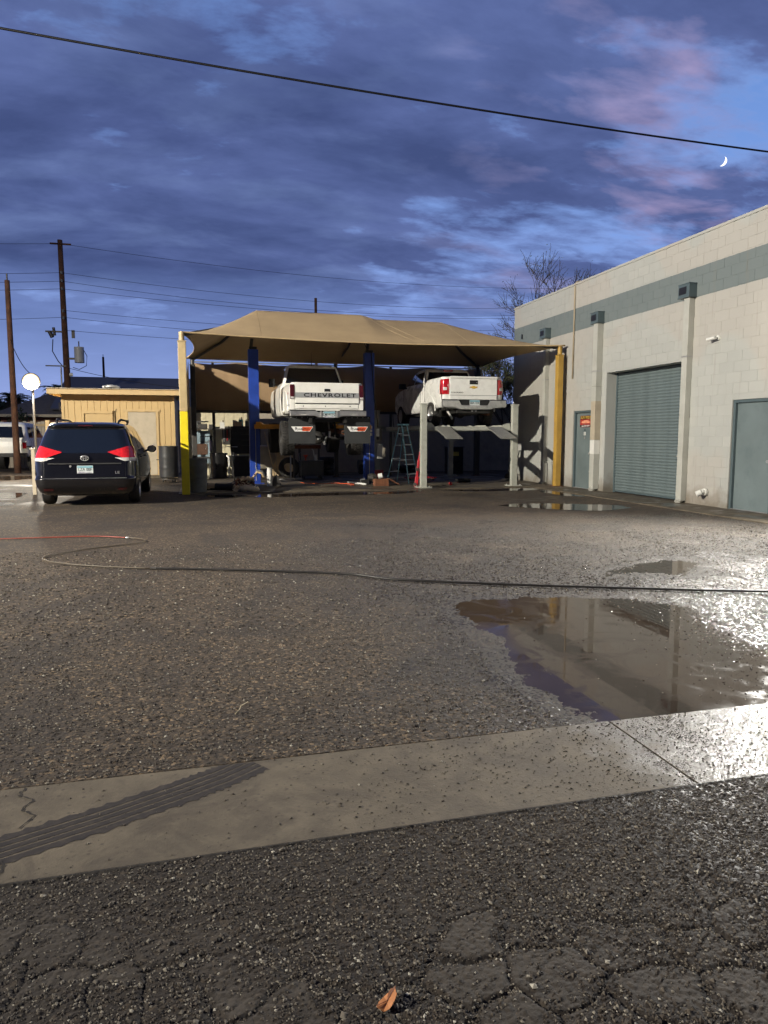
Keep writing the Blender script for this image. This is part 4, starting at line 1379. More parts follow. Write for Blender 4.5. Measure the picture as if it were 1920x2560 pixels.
def wheel(parent, loc, r, w, lugs=0, rim_m=None, rimr=0.6, spokes=6, side=1, cache={}):
    key = (r, w, lugs, rimr, spokes, side)
    if key not in cache:
        M = Matrix.Rotation(PI / 2, 4, 'Y')
        t = MB()
        prof = [(r * rimr, -w / 2 + 0.01), (r * 0.80, -w / 2), (r * 0.94, -w / 2 + 0.01), (r * 0.985, -w / 2 + 0.04), (r, -w / 4), (r, w / 4), (r * 0.985, w / 2 - 0.04), (r * 0.94, w / 2 - 0.01), (r * 0.80, w / 2), (r * rimr, w / 2 - 0.01), (r * rimr, -w / 2 + 0.01)]
        t.lathe(prof, M_rubber, 40, M)
        if lugs:
            for i in range(lugs):
                a = 2 * PI * i / lugs
                for k, x in enumerate((-0.36, -0.12, 0.12, 0.36)):
                    aa = a + (PI / lugs if k % 2 else 0)
                    Mx = Matrix.Rotation(aa, 4, 'X') @ Matrix.Translation((x * w, 0, r * (1.0 if abs(x) < .3 else .985))) @ Matrix.Rotation(0.35 if k % 2 else -0.35, 4, 'Z')
                    t.box(-w * 0.10, w * 0.10, -r * 0.045, r * 0.045, -0.012, 0.012, M_rubber, Mx)
        else:
            for x in (-0.3, -0.1, 0.1, 0.3):
                t.lathe([(r + 0.001, x * w - 0.004), (r - 0.006, x * w), (r + 0.001, x * w + 0.004)], M_ink, 40, M)
        rm = MB()
        mm = rim_m or M_rim
        sx = side
        R1 = r * rimr
        rm.lathe([(R1, -w / 2 + 0.012), (R1 * 0.93, -w / 2 + 0.02), (R1 * 0.90, 0), (R1 * 0.93, w / 2 - 0.02), (R1, w / 2 - 0.012)], mm, 32, M)
        rm.lathe([(0.001, sx * w * 0.16), (R1 * 0.9, sx * w * 0.10)], M_ink, 32, M)
        rm.lathe([(0.001, sx * w * 0.40), (R1 * 0.20, sx * w * 0.40), (R1 * 0.26, sx * w * 0.34), (R1 * 0.26, sx * w * 0.12)], mm, 20, M)
        for i in range(spokes):
            Mx = Matrix.Rotation(2 * PI * i / spokes, 4, 'X')
            rm.add([(sx * w * .36, -R1 * .12, R1 * .15), (sx * w * .36, R1 * .12, R1 * .15), (sx * w * .33, R1 * .15, R1 * .94), (sx * w * .33, -R1 * .15, R1 * .94),
                    (sx * w * .2, -R1 * .12, R1 * .15), (sx * w * .2, R1 * .12, R1 * .15), (sx * w * .2, R1 * .15, R1 * .94), (sx * w * .2, -R1 * .15, R1 * .94)],
                   [(0, 1, 2, 3), (7, 6, 5, 4), (0, 3, 7, 4), (1, 5, 6, 2)], mm, False, Mx)
        cache[key] = (t.mesh('tyre'), rm.mesh('rim'))
    a, b = cache[key]
    o = bpy.data.objects.new('tyre', a); C.objects.link(o); o.parent = parent; o.location = loc
    p = bpy.data.objects.new('rim', b); C.objects.link(p); p.parent = o
    return o

def side_glass(L_, mb, sd, y0b, y0t, y1b, y1t, z0, z1, off=0.004):
    """glass patch on the side between slanting ends given as y at the bottom and at the top"""
    def darc(z, y):
        hw, yr, yf, rr, rf = L_.par(z)
        return (hw - rr) + rr * PI / 2 + (y - yr - rr)
    f = lambda a, b: (lambda z: darc(z, a + (b - a) * (z - z0) / (z1 - z0)))
    L_.panel(mb, M_glass, sd, f(y0b, y0t), f(y1b, y1t), z0, z1, off, 10, 6)

def plate(parent, x, y, z, txt, kind=0, w=0.305, h=0.155):
    p = MB()
    p.box(x - w / 2, x + w / 2, y - 0.006, y + 0.004, z - h / 2, z + h / 2, M_plate)
    p.box(x - w / 2 + .006, x + w / 2 - .006, y - 0.0075, y - 0.006, z + h / 2 - .05, z + h / 2 - .006, M_plateb)
    if kind == 0:
        p.prism([(-w / 2 + .01, 0), (-w / 2 + .05, .018), (-.07, .008), (-.03, .016), (.02, .006), (.09, .012), (w / 2 - .01, 0.003), (w / 2 - .01, 0)], 0, 0.0015, M_platep, FS(x, y - 0.006, z - h / 2 + .012))
    p.text(txt, 0.092, M_plateg, FS(x, y - 0.0085, z - 0.004), 0.0006, 0.80, 0.0012)
    return p.build('licence_plate', parent)

# ------------------------------------------------------------------ black minivan
def minivan():
    t = thing('minivan', 'black minivan parked with its tail towards us in front of the tan shed', 'minivan', (-2.33, 15.38, 0))
    L_ = Loft([(.24, .84, .22, 4.80, .15, .40), (.30, .91, .12, 4.95, .18, .5), (.42, .965, .03, 5.03, .22, .55), (.56, .985, .0, 5.06, .24, .6), (.585, .985, .0, 5.06, .24, .6), (.60, .983, .035, 5.06, .24, .6),
               (.75, .985, .05, 5.02, .24, .65), (.92, .98, .07, 4.92, .24, .7), (1.02, .968, .09, 4.55, .24, .7), (1.12, .945, .14, 4.0, .24, .6), (1.22, .915, .20, 3.82, .24, .5), (1.45, .845, .33, 3.35, .23, .4),
               (1.60, .785, .42, 3.02, .22, .35), (1.66, .755, .36, 2.90, .22, .35), (1.70, .70, .42, 2.70, .25, .35), (1.735, .58, .60, 2.45, .25, .35), (1.75, .35, .95, 2.1, .2, .2)])
    mb = MB(); L_.body(mb, M_black, 3)
    b = mb.build('body', t)
    c = MB()
    for y in (0.98, 4.01):
        c.cyl((-1.3, y, .34), (-.72, y, .34), .375, M_under, 28); c.cyl((.72, y, .34), (1.3, y, .34), .375, M_under, 28)
    cut(b, c)
    # glass
    g = MB()
    for sd in (1, -1):
        L_.panel(g, M_glass, sd, 0, lambda z: L_.par(z)[0] * 0.90, 1.10, 1.585, 0.006, 10, 6)
    g.build('rear_window', t)
    for sd in (1, -1):
        g = MB(); side_glass(L_, g, sd, .50, .62, 1.45, 1.48, 1.14, 1.56); g.build('side_window', t)
        g = MB(); side_glass(L_, g, sd, 1.53, 1.55, 2.45, 2.45, 1.12, 1.57); g.build('side_window', t)
        g = MB(); side_glass(L_, g, sd, 2.52, 2.52, 3.75, 3.05, 1.12, 1.57); g.build('side_window', t)
    g = MB()
    for sd in (1, -1):
        tot = lambda z: (L_.par(z)[0] - L_.par(z)[3]) + L_.par(z)[3] * PI / 2 + (L_.par(z)[2] - L_.par(z)[4] - L_.par(z)[1] - L_.par(z)[3]) + L_.par(z)[4] * PI / 2
        L_.panel(g, M_glass, sd, lambda z: tot(z) - 0.05, lambda z: tot(z) + L_.par(z)[0] - L_.par(z)[4] - 0.001, 1.14, 1.56, 0.004, 8, 6)
    g.build('windscreen', t)
    # tail lights wrap the corners: red above, clear strip below
    for sd in (1, -1):
        g = MB()
        zl = lambda u: 1.115 - 0.105 * min(1, u / 0.40)
        zh = lambda u: 1.125 + 0.12 * min(1, u / 0.55) - 0.05 * max(0, u - 0.75)
        L_.panel(g, M_redlit, sd, .44, 1.16, zl, zh, 0.014, 20, 5)
        o = g.build('tail_light', t)
        g = MB()
        L_.panel(g, M_clear, sd, .58, 1.15, lambda u: 1.005 - 0.065 * min(1, u / .3), lambda u: 1.008, 0.013, 16, 2)
        g.build('reversing_strip', o)
        g = MB()
        L_.panel(g, M_ink, sd, .860, .866, 0.95, 1.22, 0.016, 2, 4)
        g.build('lamp_seam', o)
        g = MB(); L_.panel(g, M_dred, sd, .62, .80, .335, .375, 0.008, 6, 2); g.build('reflector', t)
    # hatch shut lines, bumper ledge
    g = MB()
    for sd in (1, -1):
        L_.panel(g, M_ink, sd, .775, .781, .62, .98, 0.002, 2, 6, thick=False)
        L_.panel(g, M_lsteel, sd, 0, .80, .586, .592, 0.006, 10, 1, thick=False)
        L_.panel(g, M_blackm, sd, 0, .70, .875, .90, 0.02, 8, 2)
    g.build('hatch_trim', t)
    g = MB(); g.cyl((-.28, .065, .835), (-.28, .05, .835), .022, M_lsteel, 10); g.build('hatch_button', t)
    # round badge of three crossing ovals
    e = MB()
    def oval(a, b_, dx, dz):
        return [(dx + a * math.cos(k / 20 * 2 * PI), 0.045, 1.00 + dz + b_ * math.sin(k / 20 * 2 * PI)) for k in range(20)]
    e.tube(oval(.075, .050, 0, 0), .008, M_chrome, 6, True); e.tube(oval(.028, .046, 0, -.002), .007, M_chrome, 6, True); e.tube(oval(.055, .020, 0, .020), .007, M_chrome, 6, True)
    e.build('badge', t)
    e = MB(); e.text('LE', .07, M_chrome, FS(.62, .035, .70), .002, 1.3, .001); e.build('trim_letters', t)
    e = MB()
    for sd in (1, -1):
        pass
    plate(t, 0, .045, .77, 'LZA 00F')
    # roof rails, wiper, mirrors, spoiler with brake light
    for sd in (1, -1):
        m_ = MB()
        m_.tube([(sd * .60, .66, 1.70), (sd * .62, .74, 1.765), (sd * .635, .95, 1.80), (sd * .635, 2.2, 1.80), (sd * .62, 2.5, 1.77), (sd * .60, 2.58, 1.71)], .024, M_blackm, 8)
        m_.build('roof_rail', t)
        m_ = MB()
        m_.lathe([(0.001, -.07), (.06, -.06), (.085, -.02), (.09, .03), (.085, .05), (.001, .05)], M_black, 16, Matrix.Translation((sd * 1.09, 3.48, 1.13)) @ Matrix.Rotation(PI / 2, 4, 'X') @ Matrix.Diagonal((1.25, 1, 1, 1)))
        m_.cyl((sd * .90, 3.52, 1.08), (sd * 1.04, 3.50, 1.10), .025, M_black, 8)
        o = m_.build('door_mirror', t)
        m_ = MB(); m_.cyl((sd * 1.09, 3.425, 1.13), (sd * 1.09, 3.428, 1.13), .075, M_lsteel, 18); m_.build('mirror_glass', o)
        for y, z in ((1.55, .97), (2.75, .97)):
            m_ = MB(); m_.box(sd * .985 - .02, sd * .985 + .02, y, y + .18, z, z + .028, M_black); m_.build('door_handle', t, bevel=.008)
        s = MB()
        for y in (1.50, 2.48, 3.60):
            L_.panel(s, M_ink, sd, (lambda yy: (lambda z: L_.par(z)[0] - L_.par(z)[3] + L_.par(z)[3] * PI / 2 + yy - L_.par(z)[1] - L_.par(z)[3]))(y), (lambda yy: (lambda z: L_.par(z)[0] - L_.par(z)[3] + L_.par(z)[3] * PI / 2 + yy + .006 - L_.par(z)[1] - L_.par(z)[3]))(y), .35, 1.10, .002, 1, 6, thick=False)
        s.build('door_seam', t)
    m_ = MB(); m_.tube([(-.02, .13, 1.08), (.28, .16, 1.12), (.42, .17, 1.13)], .009, M_blackm, 6); m_.build('rear_wiper', t)
    m_ = MB(); m_.box(-.14, .14, .350, .37, 1.655, 1.675, M_dred); m_.build('high_brake_light', t)
    m_ = MB(); m_.box(-.72, .72, .5, 4.6, .20, .34, M_under); m_.cyl((.45, .22, .26), (.45, .6, .27), .03, M_under, 12); m_.cyl((-.7, .98, .32), (.7, .98, .32), .04, M_under, 8)
    m_.build('underbody', t)
    for y in (.98, 4.01):
        for sd in (1, -1):
            wheel(t, (sd * .865, y, .335), .335, .235, 0, M_rim, .66, 7, sd)
minivan()

# ------------------------------------------------------------------ pickup trucks
def bowtie(mb, M, s, m, z):
    P = [(-1, -.28), (-.82, .28), (-.36, .28), (-.36, .52), (.36, .52), (.36, .28), (1, .28), (.82, -.28), (.36, -.28), (.36, -.52), (-.36, -.52), (-.36, -.28)]
    mb.prism([(a * s, b * s * .62) for a, b in P], z, z + .004, m, M)

def old_pickup():
    Z = .93
    t = thing('pickup_truck', 'older white pickup truck with mud flaps raised on the blue two post lift', 'pickup truck', (3.17, 18.0, Z))
    W_ = .955
    bed = Loft([(1.12, .90, .14, 2.35, .06, .03), (1.20, .94, .12, 2.35, .07, .03), (1.32, .955, .11, 2.35, .07, .03), (1.62, .965, .11, 2.35, .07, .03), (1.80, .955, .11, 2.35, .07, .03), (1.87, .93, .12, 2.35, .06, .03), (1.885, .915, .13, 2.35, .05, .03)])
    mb = MB(); bed.body(mb, M_white, 3); b = mb.build('bed', t)
    c = MB()
    c.box(-.80, .80, .19, 2.28, 1.40, 2.2, M_white)
    for sd in (1, -1):
        c.cyl((sd * .55, 1.18, 1.20), (sd * 1.3, 1.18, 1.20), .50, M_under, 36)
    cut(b, c)
    w = MB()
    for sd in (1, -1):
        pts = [(sd * .955, 1.18 - .51 * math.cos(a), 1.20 + .51 * math.sin(a)) for a in np.linspace(-.1, PI + .1, 24)]
        w.tube(pts, .022, M_white, 6)
    w.build('wheel_arch_lip', t)
    # tailgate
    tg = MB(); tg.box(-.835, .835, .075, .115, 1.36, 1.885, M_white)
    tgo = tg.build('tailgate', t, bevel=.008)
    x = MB(); x.box(-.833, .833, .068, .0745, 1.50, 1.63, M_silver); x.build('applique', tgo)
    x = MB(); x.text('CHEVROLET', .135, M_ink, FS(0.07, .067, 1.562), .0015, 1.62, .003, 1.18)
    x.build('lettering', tgo)
    x = MB(); x.box(-.075, .075, .066, .0745, 1.655, 1.725, M_ink); x.box(-.06, .05, .060, .066, 1.655, 1.672, M_lsteel); x.build('handle_recess', tgo)
    x = MB(); x.box(-.83, .83, .095, .125, 1.225, 1.335, M_white); x.build('lower_panel', t, bevel=.01)
    x = MB(); x.box(-.83, .83, .10, .115, 1.338, 1.356, M_ink); x.build('tailgate_gap', t)
    for sx in (-.62, -.05, .60):
        x = MB(); x.cyl((sx, .094, 1.285), (sx, .088, 1.285), .014, M_ink, 8); x.build('bolt', t)
    for sd in (1, -1):
        l = MB(); l.box(sd * .905 - .055, sd * .905 + .055, .060, .125, 1.46, 1.83, M_dred)
        o = l.build('tail_light', t, bevel=.012)
        l = MB(); l.box(sd * .905 - .045, sd * .905 + .045, .056, .060, 1.47, 1.52, M_clear); l.build('reversing_lens', o)
        q = MB(); q.box(sd * .905 - .052, sd * .905 + .052, .10, .125, 1.18, 1.45, M_white); q.build('corner_panel', t, bevel=.006)
    # bumper with black step pad
    bm = MB()
    prof = [(-.99, 1.03), (-.99, 1.16), (-.32, 1.16), (-.26, 1.12), (.26, 1.12), (.32, 1.16), (.99, 1.16), (.99, 1.03), (.34, 1.03), (.25, .985), (-.25, .985), (-.34, 1.03)]
    bm.prism(prof, -.0, -.20, M_chrome, FS(0, -.10, 0))
    bo = bm.build('rear_bumper', t, bevel=.012)
    x = MB(); x.box(-.985, -.33, -.105, .09, 1.16, 1.185, M_blackm); x.box(.33, .985, -.105, .09, 1.16, 1.185, M_blackm); x.box(-.33, .33, -.03, .09, 1.13, 1.165, M_blackm); x.build('step_pad', bo, bevel=.006)
    x = MB()
    for sx in (-.62, .66): x.box(sx - .07, sx + .07, -.108, -.10, 1.05, 1.075, M_clear)
    x.build('plate_lamp', bo)
    x = MB(); x.box(-.22, -.18, -.13, -.10, 1.01, 1.155, M_lsteel); x.box(.20, .24, -.13, -.10, 1.01, 1.155, M_lsteel); x.build('plate_guard', bo)
    plate(t, .01, -.112, 1.07, 'CMA41YG')
    # cab
    lo = Loft([(1.10, .90, 2.42, 5.30, .05, .12), (1.2, .945, 2.40, 5.42, .05, .15), (1.5, .965, 2.40, 5.45, .05, .15), (1.8, .955, 2.40, 5.42, .05, .15), (1.93, .935, 2.40, 5.30, .05, .15), (1.97, .90, 2.41, 4.1, .06, .2), (2.0, .88, 2.42, 3.95, .06, .1)])
    mb = MB(); lo.body(mb, M_white, 3)
    cb = mb.build('cab_body', t)
    c = MB()
    for sd in (1, -1): c.cyl((sd * .55, 4.52, 1.20), (sd * 1.3, 4.52, 1.20), .50, M_under, 36)
    cut(cb, c)
    hi = Loft([(1.99, .885, 2.42, 3.96, .09, .12), (2.06, .865, 2.44, 3.88, .09, .12), (2.47, .755, 2.60, 3.30, .09, .12), (2.54, .72, 2.65, 3.15, .10, .12), (2.58, .62, 2.75, 3.0, .10, .1)])
    mb = MB(); hi.body(mb, M_white, 3); hi_o = mb.build('cab_roof', t)
    g = MB()
    for sd in (1, -1): hi.panel(g, M_glass, sd, 0, lambda z: hi.par(z)[0] - .075, 2.03, 2.475, .006, 8, 6)
    rw = g.build('rear_window', t)
    # window stickers, curled antler shapes
    for sx, m_, in ((-.52, M_lwhite), (.50, M_pink)):
        q = MB()
        for pts in ([(-.035, -.10), (-.01, -.085), (.02, -.10), (.03, -.06), (.01, -.03), (.03, 0), (.0, .03), (.02, .06), (-.01, .09)], [(.0, .03), (-.03, .05), (-.035, .08)], [(.03, 0), (.05, .03), (.045, .06)], [(.01, -.03), (-.04, -.02), (-.05, .01), (-.03, .03)], [(.02, .06), (.045, .09)], [(.03, -.06), (.045, -.10)]):
            q.tube([(sx + a, 2.455 + (2.33 + b - 2.03) * .36, 2.33 + b) for a, b in [(a, b * .9) for a, b in pts]], .009, m_, 5)
        q.build('window_sticker', rw)
    for sd in (1, -1):
        g = MB(); side_glass(hi, g, sd, 2.62, 2.72, 3.78, 3.25, 2.04, 2.46); g.build('side_window', t)
        m_ = MB(); m_.box(sd * 1.06 - .09, sd * 1.06 + .09, 3.72, 3.80, 2.0, 2.24, M_blackm); m_.cyl((sd * .90, 3.78, 2.06), (sd * 1.0, 3.76, 2.10), .02, M_blackm, 8)
        m_.build('door_mirror', t, bevel=.02)
        s = MB(); s.box(sd * .966 - .004, sd * .966 + .004, 2.55, 2.556, 1.2, 1.95, M_ink); s.box(sd * .966 - .004, sd * .966 + .004, 3.85, 3.856, 1.2, 1.95, M_ink)
        s.box(sd * .96 - .004, sd * .96 + .008, .2, .66, 1.30, 1.34, M_silver)
        s.build('body_trim', t)
        s = MB(); s.text('4x4', .09, M_redp, Matrix.Translation((sd * .972, .42, 1.62)) @ Matrix.Rotation(sd * PI / 2, 4, 'Z') @ Matrix.Rotation(PI / 2, 4, 'X'), .001); s.build('side_lettering', t)
    m_ = MB(); m_.tube([(0, 2.72, 2.57), (0, 2.72, 2.66)], .014, M_blackm, 8); m_.tube([(0, 2.72, 2.66), (0.0, 2.72, 2.95)], .004, M_wire, 5); m_.build('aerial', t)
    # chassis and axle
    f = MB()
    for sd in (1, -1):
        f.box(sd * .45 - .04, sd * .45 + .04, .0, 5.3, .86, 1.0, M_under)
        f.box(sd * .48 - .03, sd * .48 + .03, .35, 2.0, .60, .645, M_under)
        f.box(sd * .52 - .03, sd * .52 + .03, .30, .40, .62, .88, M_under)
        f.cyl((sd * .40, 1.1, .50), (sd * .34, .95, .98), .032, M_lsteel if sd < 0 else M_under, 10)
    for y in (.25, 1.9, 3.2, 4.8): f.box(-.45, .45, y, y + .08, .88, .96, M_under)
    f.build('frame_rails', t)
    a = MB()
    a.cyl((-.86, 1.18, .46), (.86, 1.18, .46), .048, M_under, 12)
    a.lathe([(0.001, -.17), (.09, -.165), (.15, -.12), (.17, -.05), (.16, .06), (.08, .18), (.03, .3)], M_under, 20, Matrix.Translation((-.09, 1.12, .47)) @ Matrix.Rotation(-PI / 2, 4, 'X'))
    a.cyl((-.05, 1.35, .47), (.0, 3.0, .75), .035, M_under, 10)
    ax = a.build('rear_axle', t)
    q = MB(); q.box(-.13, -.04, .938, .946, .43, .475, M_plasw); q.build('axle_tag', ax)
    q = MB(); q.cyl((.13, .55, .70), (.13, .75, .98), .022, M_lsteel, 8); q.cyl((.13, .55, .48), (.13, .55, .66), .034, M_lsteel, 10); q.cyl((.13, .55, .98), (.13, .55, 1.0), .05, M_lsteel, 10)
    q.build('shock_absorber', t)
    q = MB(); q.cyl((.28, .5, .92), (.50, .5, .92), .05, mat('yellow_spring', (.45, .36, .03), .5), 10); q.build('helper_spring', t)
    q = MB(); q.box(-.36, .36, 2.2, 3.6, .62, .86, M_under); q.cyl((.5, .5, .62), (.5, 2.5, .68), .06, M_rust, 10); q.cyl((0.05, .9, .30), (.14, 1.1, .50), .035, M_lsteel, 8); q.build('gearbox', t)
    q = MB(); q.cyl((-.86, 4.52, .46), (.86, 4.52, .46), .06, M_under, 10); q.box(-.4, .4, 4.2, 4.9, .5, .9, M_under); q.build('front_axle', t)
    # mud flaps on their bar
    q = MB(); q.box(-1.06, -.30, .16, .19, .985, 1.03, M_blackm); q.box(.42, 1.16, .16, .19, .985, 1.03, M_blackm)
    q.box(-.5, .5, .165, .185, .99, 1.02, M_blackm); fb = q.build('flap_bar', t)
    for x0, x1 in ((-1.0, -.305), (.46, 1.16)):
        xm = (x0 + x1) / 2
        q = MB()
        n = 10; vs = []
        for k in (0, 1):
            for i in range(n + 1):
                z = .99 - .67 * i / n
                yy = .15 + .012 * math.sin(i * .5) + .008 * k
                vs += [(x0, yy, z), (x1, yy + .004, z)]
        fs = [(2 * i, 2 * i + 2, 2 * i + 3, 2 * i + 1) for i in range(n)]
        K = 2 * (n + 1)
        fs += [tuple(K + a for a in f_[::-1]) for f_ in fs] + [(2 * i, K + 2 * i, K + 2 * i + 2, 2 * i + 2) for i in range(n)] + [(2 * i + 1, 2 * i + 3, K + 2 * i + 3, K + 2 * i + 1) for i in range(n)] + [(2 * n, K + 2 * n, K + 2 * n + 1, 2 * n + 1)]
        q.add(vs, fs, M_flap)
        fo = q.build('mud_flap', t, bevel=.003)
        q = MB()
        zc_ = .70
        M_ = FS(xm, .148, zc_)
        q.prism([(-.285, .065), (.285, .065), (.20, -.065), (-.19, -.065)], -.001, .001, M_lwhite, M_)
        q.prism([(.0, .055), (.268, .055), (.19, -.055), (.0, -.055)], .001, .002, M_orange, M_)
        q.text('R', .115, M_ink, M_ @ Matrix.Translation((-.155, 0.003, .0015)), .0008, 1.0, .001)
        q.text('OAD', .07, M_ink, M_ @ Matrix.Translation((-.062, -.006, .0015)), .0008, 1.15, .001)
        q.text('WING', .07, M_ink, M_ @ Matrix.Translation((.085, -.006, .0025)), .0008, 1.1, .001)
        q.prism([(.10, -.048), (.16, -.048), (.16, -.060), (.10, -.060)], .002, .003, M_ink, M_)
        q.build('flap_logo', fo)
        q = MB()
        for k in range(5): q.cyl((x0 + .06 + k * (x1 - x0 - .12) / 4, .152, 1.0), (x0 + .06 + k * (x1 - x0 - .12) / 4, .140, 1.0), .012, M_lsteel, 8)
        q.build('flap_bolt', fo, kind=None)
    for y in (1.18, 4.52):
        for sd in (1, -1):
            wheel(t, (sd * .93, y, .455), .455, .35, 34, M_under, .5, 5, sd)
old_pickup()

def new_pickup():
    Z = 1.74
    t = thing('pickup_truck', 'newer white pickup truck with red tail lights raised on the grey four post lift', 'pickup truck', (7.54, 18.9, Z))
    bed = Loft([(.52, .86, .20, 1.93, .10, .03), (.62, .91, .10, 1.93, .16, .03), (.75, .935, .06, 1.93, .17, .03), (1.0, .945, .05, 1.93, .17, .03), (1.25, .935, .06, 1.93, .16, .03), (1.36, .915, .08, 1.93, .14, .03), (1.385, .89, .10, 1.93, .12, .03)])
    mb = MB(); bed.body(mb, M_white2, 3); b = mb.build('bed', t)
    c = MB(); c.box(-.72, .72, .24, 1.86, .85, 1.7, M_white)
    for sd in (1, -1): c.cyl((sd * .55, 1.14, .43), (sd * 1.3, 1.14, .43), .44, M_under, 36)
    cut(b, c)
    tg = MB(); tg.box(-.72, .72, .02, .065, .74, 1.375, M_white2)
    tgo = tg.build('tailgate', t, bevel=.016)
    x = MB(); x.box(-.715, .715, -.012, .045, 1.335, 1.392, M_white2); x.build('spoiler_lip', tgo, bevel=.012)
    x = MB(); x.box(-.715, .715, .012, .0195, .855, .868, mat('shadow_seam', (.25, .25, .25), .6)); x.build('crease', tgo)
    x = MB(); x.box(-.125, .125, .010, .0195, 1.17, 1.285, M_blackm); x.cyl((.09, .009, 1.225), (.09, .012, 1.225), .016, M_lsteel, 10); x.build('handle_recess', tgo, bevel=.003)
    x = MB(); M_ = FS(0, .0195, 1.09); bowtie(x, M_, .138, M_chrome, 0.0); bowtie(x, M_, .118, M_gold, .0045); x.build('badge', tgo)
    x = MB(); x.text('COLORADO', .052, M_steel, FS(-.50, .0185, .935), .001, 1.25, .001); x.build('lettering', tgo)
    for sd in (1, -1):
        def darc(d): return d
        g = MB()
        L_ = bed
        L_.panel(g, M_red, sd, .735, 1.02, .885, lambda u: 1.315 - .02 * u, .016, 12, 8)
        o = g.build('tail_light', t)
        g = MB(); L_.panel(g, M_clear, sd, .80, .90, 1.0, 1.08, .020, 4, 3); g.build('reversing_lens', o)
        g = MB(); L_.panel(g, M_redlit, sd, .90, .95, .93, 1.27, .020, 4, 4); g.build('lamp_bar', o)
    # chrome bumper with corner steps
    bm = MB()
    pts = [(-.95, .52), (-.97, .60), (-.95, .72), (-.48, .72), (-.40, .58), (.40, .58), (.48, .72), (.95, .72), (.97, .60), (.95, .52), (.60, .50), (.45, .455), (-.45, .455), (-.60, .50)]
    bm.prism(pts, 0, -.16, M_chrome, FS(0, -.10, 0))
    bo = bm.build('rear_bumper', t, bevel=.02)
    x = MB(); x.box(-.45, .45, -.06, .06, .585, .735, M_blackm); x.build('plate_recess', bo)
    x = MB(); x.box(-.95, -.52, -.085, .05, .72, .738, M_blackm); x.box(.52, .95, -.085, .05, .72, .738, M_blackm); x.build('step_pad', bo)
    plate(t, 0, -.066, .645, 'BBA 1DE', 1)
    x = MB(); x.cyl((-.05, -.02, .43), (-.05, .02, .43), .03, M_lsteel, 12); x.cyl((.06, -.02, .43), (.06, .02, .43), .03, M_lsteel, 12); x.box(-.5, .5, -.0, .07, .36, .44, M_under); x.build('tow_hitch', t)
    lo = Loft([(.42, .84, 1.96, 5.2, .05, .25), (.55, .91, 1.95, 5.33, .05, .3), (.8, .935, 1.95, 5.36, .05, .35), (1.05, .93, 1.95, 5.30, .05, .35), (1.20, .915, 1.95, 5.0, .05, .4), (1.27, .88, 1.96, 4.15, .06, .2), (1.31, .85, 1.97, 4.05, .06, .1)])
    mb = MB(); lo.body(mb, M_white2, 3); cb = mb.build('cab_body', t)
    c = MB()
    for sd in (1, -1): c.cyl((sd * .55, 4.40, .43), (sd * 1.3, 4.40, .43), .44, M_under, 36)
    cut(cb, c)
    hi = Loft([(1.30, .86, 1.97, 4.06, .10, .15), (1.36, .845, 2.0, 3.98, .10, .15), (1.70, .72, 2.20, 3.45, .11, .15), (1.78, .68, 2.27, 3.25, .12, .15), (1.82, .58, 2.4, 3.0, .12, .1)])
    mb = MB(); hi.body(mb, M_white2, 3); mb.build('cab_roof', t)
    g = MB()
    for sd in (1, -1): hi.panel(g, M_glass, sd, 0, lambda z: hi.par(z)[0] - .10, 1.36, 1.69, .006, 8, 6)
    g.build('rear_window', t)
    x = MB(); x.box(-.16, .16, 2.185, 2.24, 1.715, 1.765, M_redlit); x.build('high_brake_light', t, bevel=.008)
    for sd in (1, -1):
        for a in ((2.15, 2.32, 2.98, 2.98), (3.05, 3.05, 3.85, 3.40)):
            g = MB(); side_glass(hi, g, sd, *a, 1.34, 1.69); g.build('side_window', t)
        m_ = MB(); m_.box(sd * 1.04 - .11, sd * 1.04 + .11, 3.72, 3.80, 1.25, 1.42, M_blackm); m_.cyl((sd * .86, 3.8, 1.27), (sd * .97, 3.76, 1.30), .025, M_blackm, 8); m_.build('door_mirror', t, bevel=.03)
        s = MB(); 
        for y in (2.1, 3.0, 3.95): s.box(sd * .936 - .004, sd * .936 + .003, y, y + .006, .5, 1.26, M_ink)
        s.build('door_seam', t)
        for y in (2.2, 3.12):
            s = MB(); s.box(sd * .935 - .01, sd * .935 + .025, y, y + .2, 1.08, 1.115, M_white2); s.build('door_handle', t, bevel=.01)
        s = MB(); s.tube([(sd * .93, 1.14 - .45 * math.cos(a), .43 + .45 * math.sin(a)) for a in np.linspace(0, PI, 20)], .018, M_white2, 6); s.build('wheel_arch_lip', t)
    f = MB()
    for sd in (1, -1): f.box(sd * .45 - .04, sd * .45 + .04, .1, 5.2, .36, .48, M_under)
    f.cyl((-.75, 1.14, .37), (.75, 1.14, .37), .045, M_under, 10); f.lathe([(0.001, -.14), (.12, -.10), (.14, 0), (.06, .16)], M_under, 16, Matrix.Translation((0, 1.1, .37)) @ Matrix.Rotation(-PI / 2, 4, 'X'))
    f.cyl((.55, .2, .33), (.55, 1.0, .40), .04, M_rust, 10); f.cyl((-.55, .3, .22), (-.50, .9, .5), .03, M_plasw, 8)
    f.box(-.7, .7, 2.0, 5.0, .34, .46, M_under); f.lathe([(.001, -.3), (.33, -.3), (.36, -.27), (.36, -.13), (.001, -.12)], M_rubber, 24, Matrix.Translation((0, .62, .62)))
    f.build('underbody', t)
    for y in (1.14, 4.40):
        for sd in (1, -1):
            wheel(t, (sd * .81, y, .375), .375, .25, 30, M_rim, .60, 6, sd)
new_pickup()

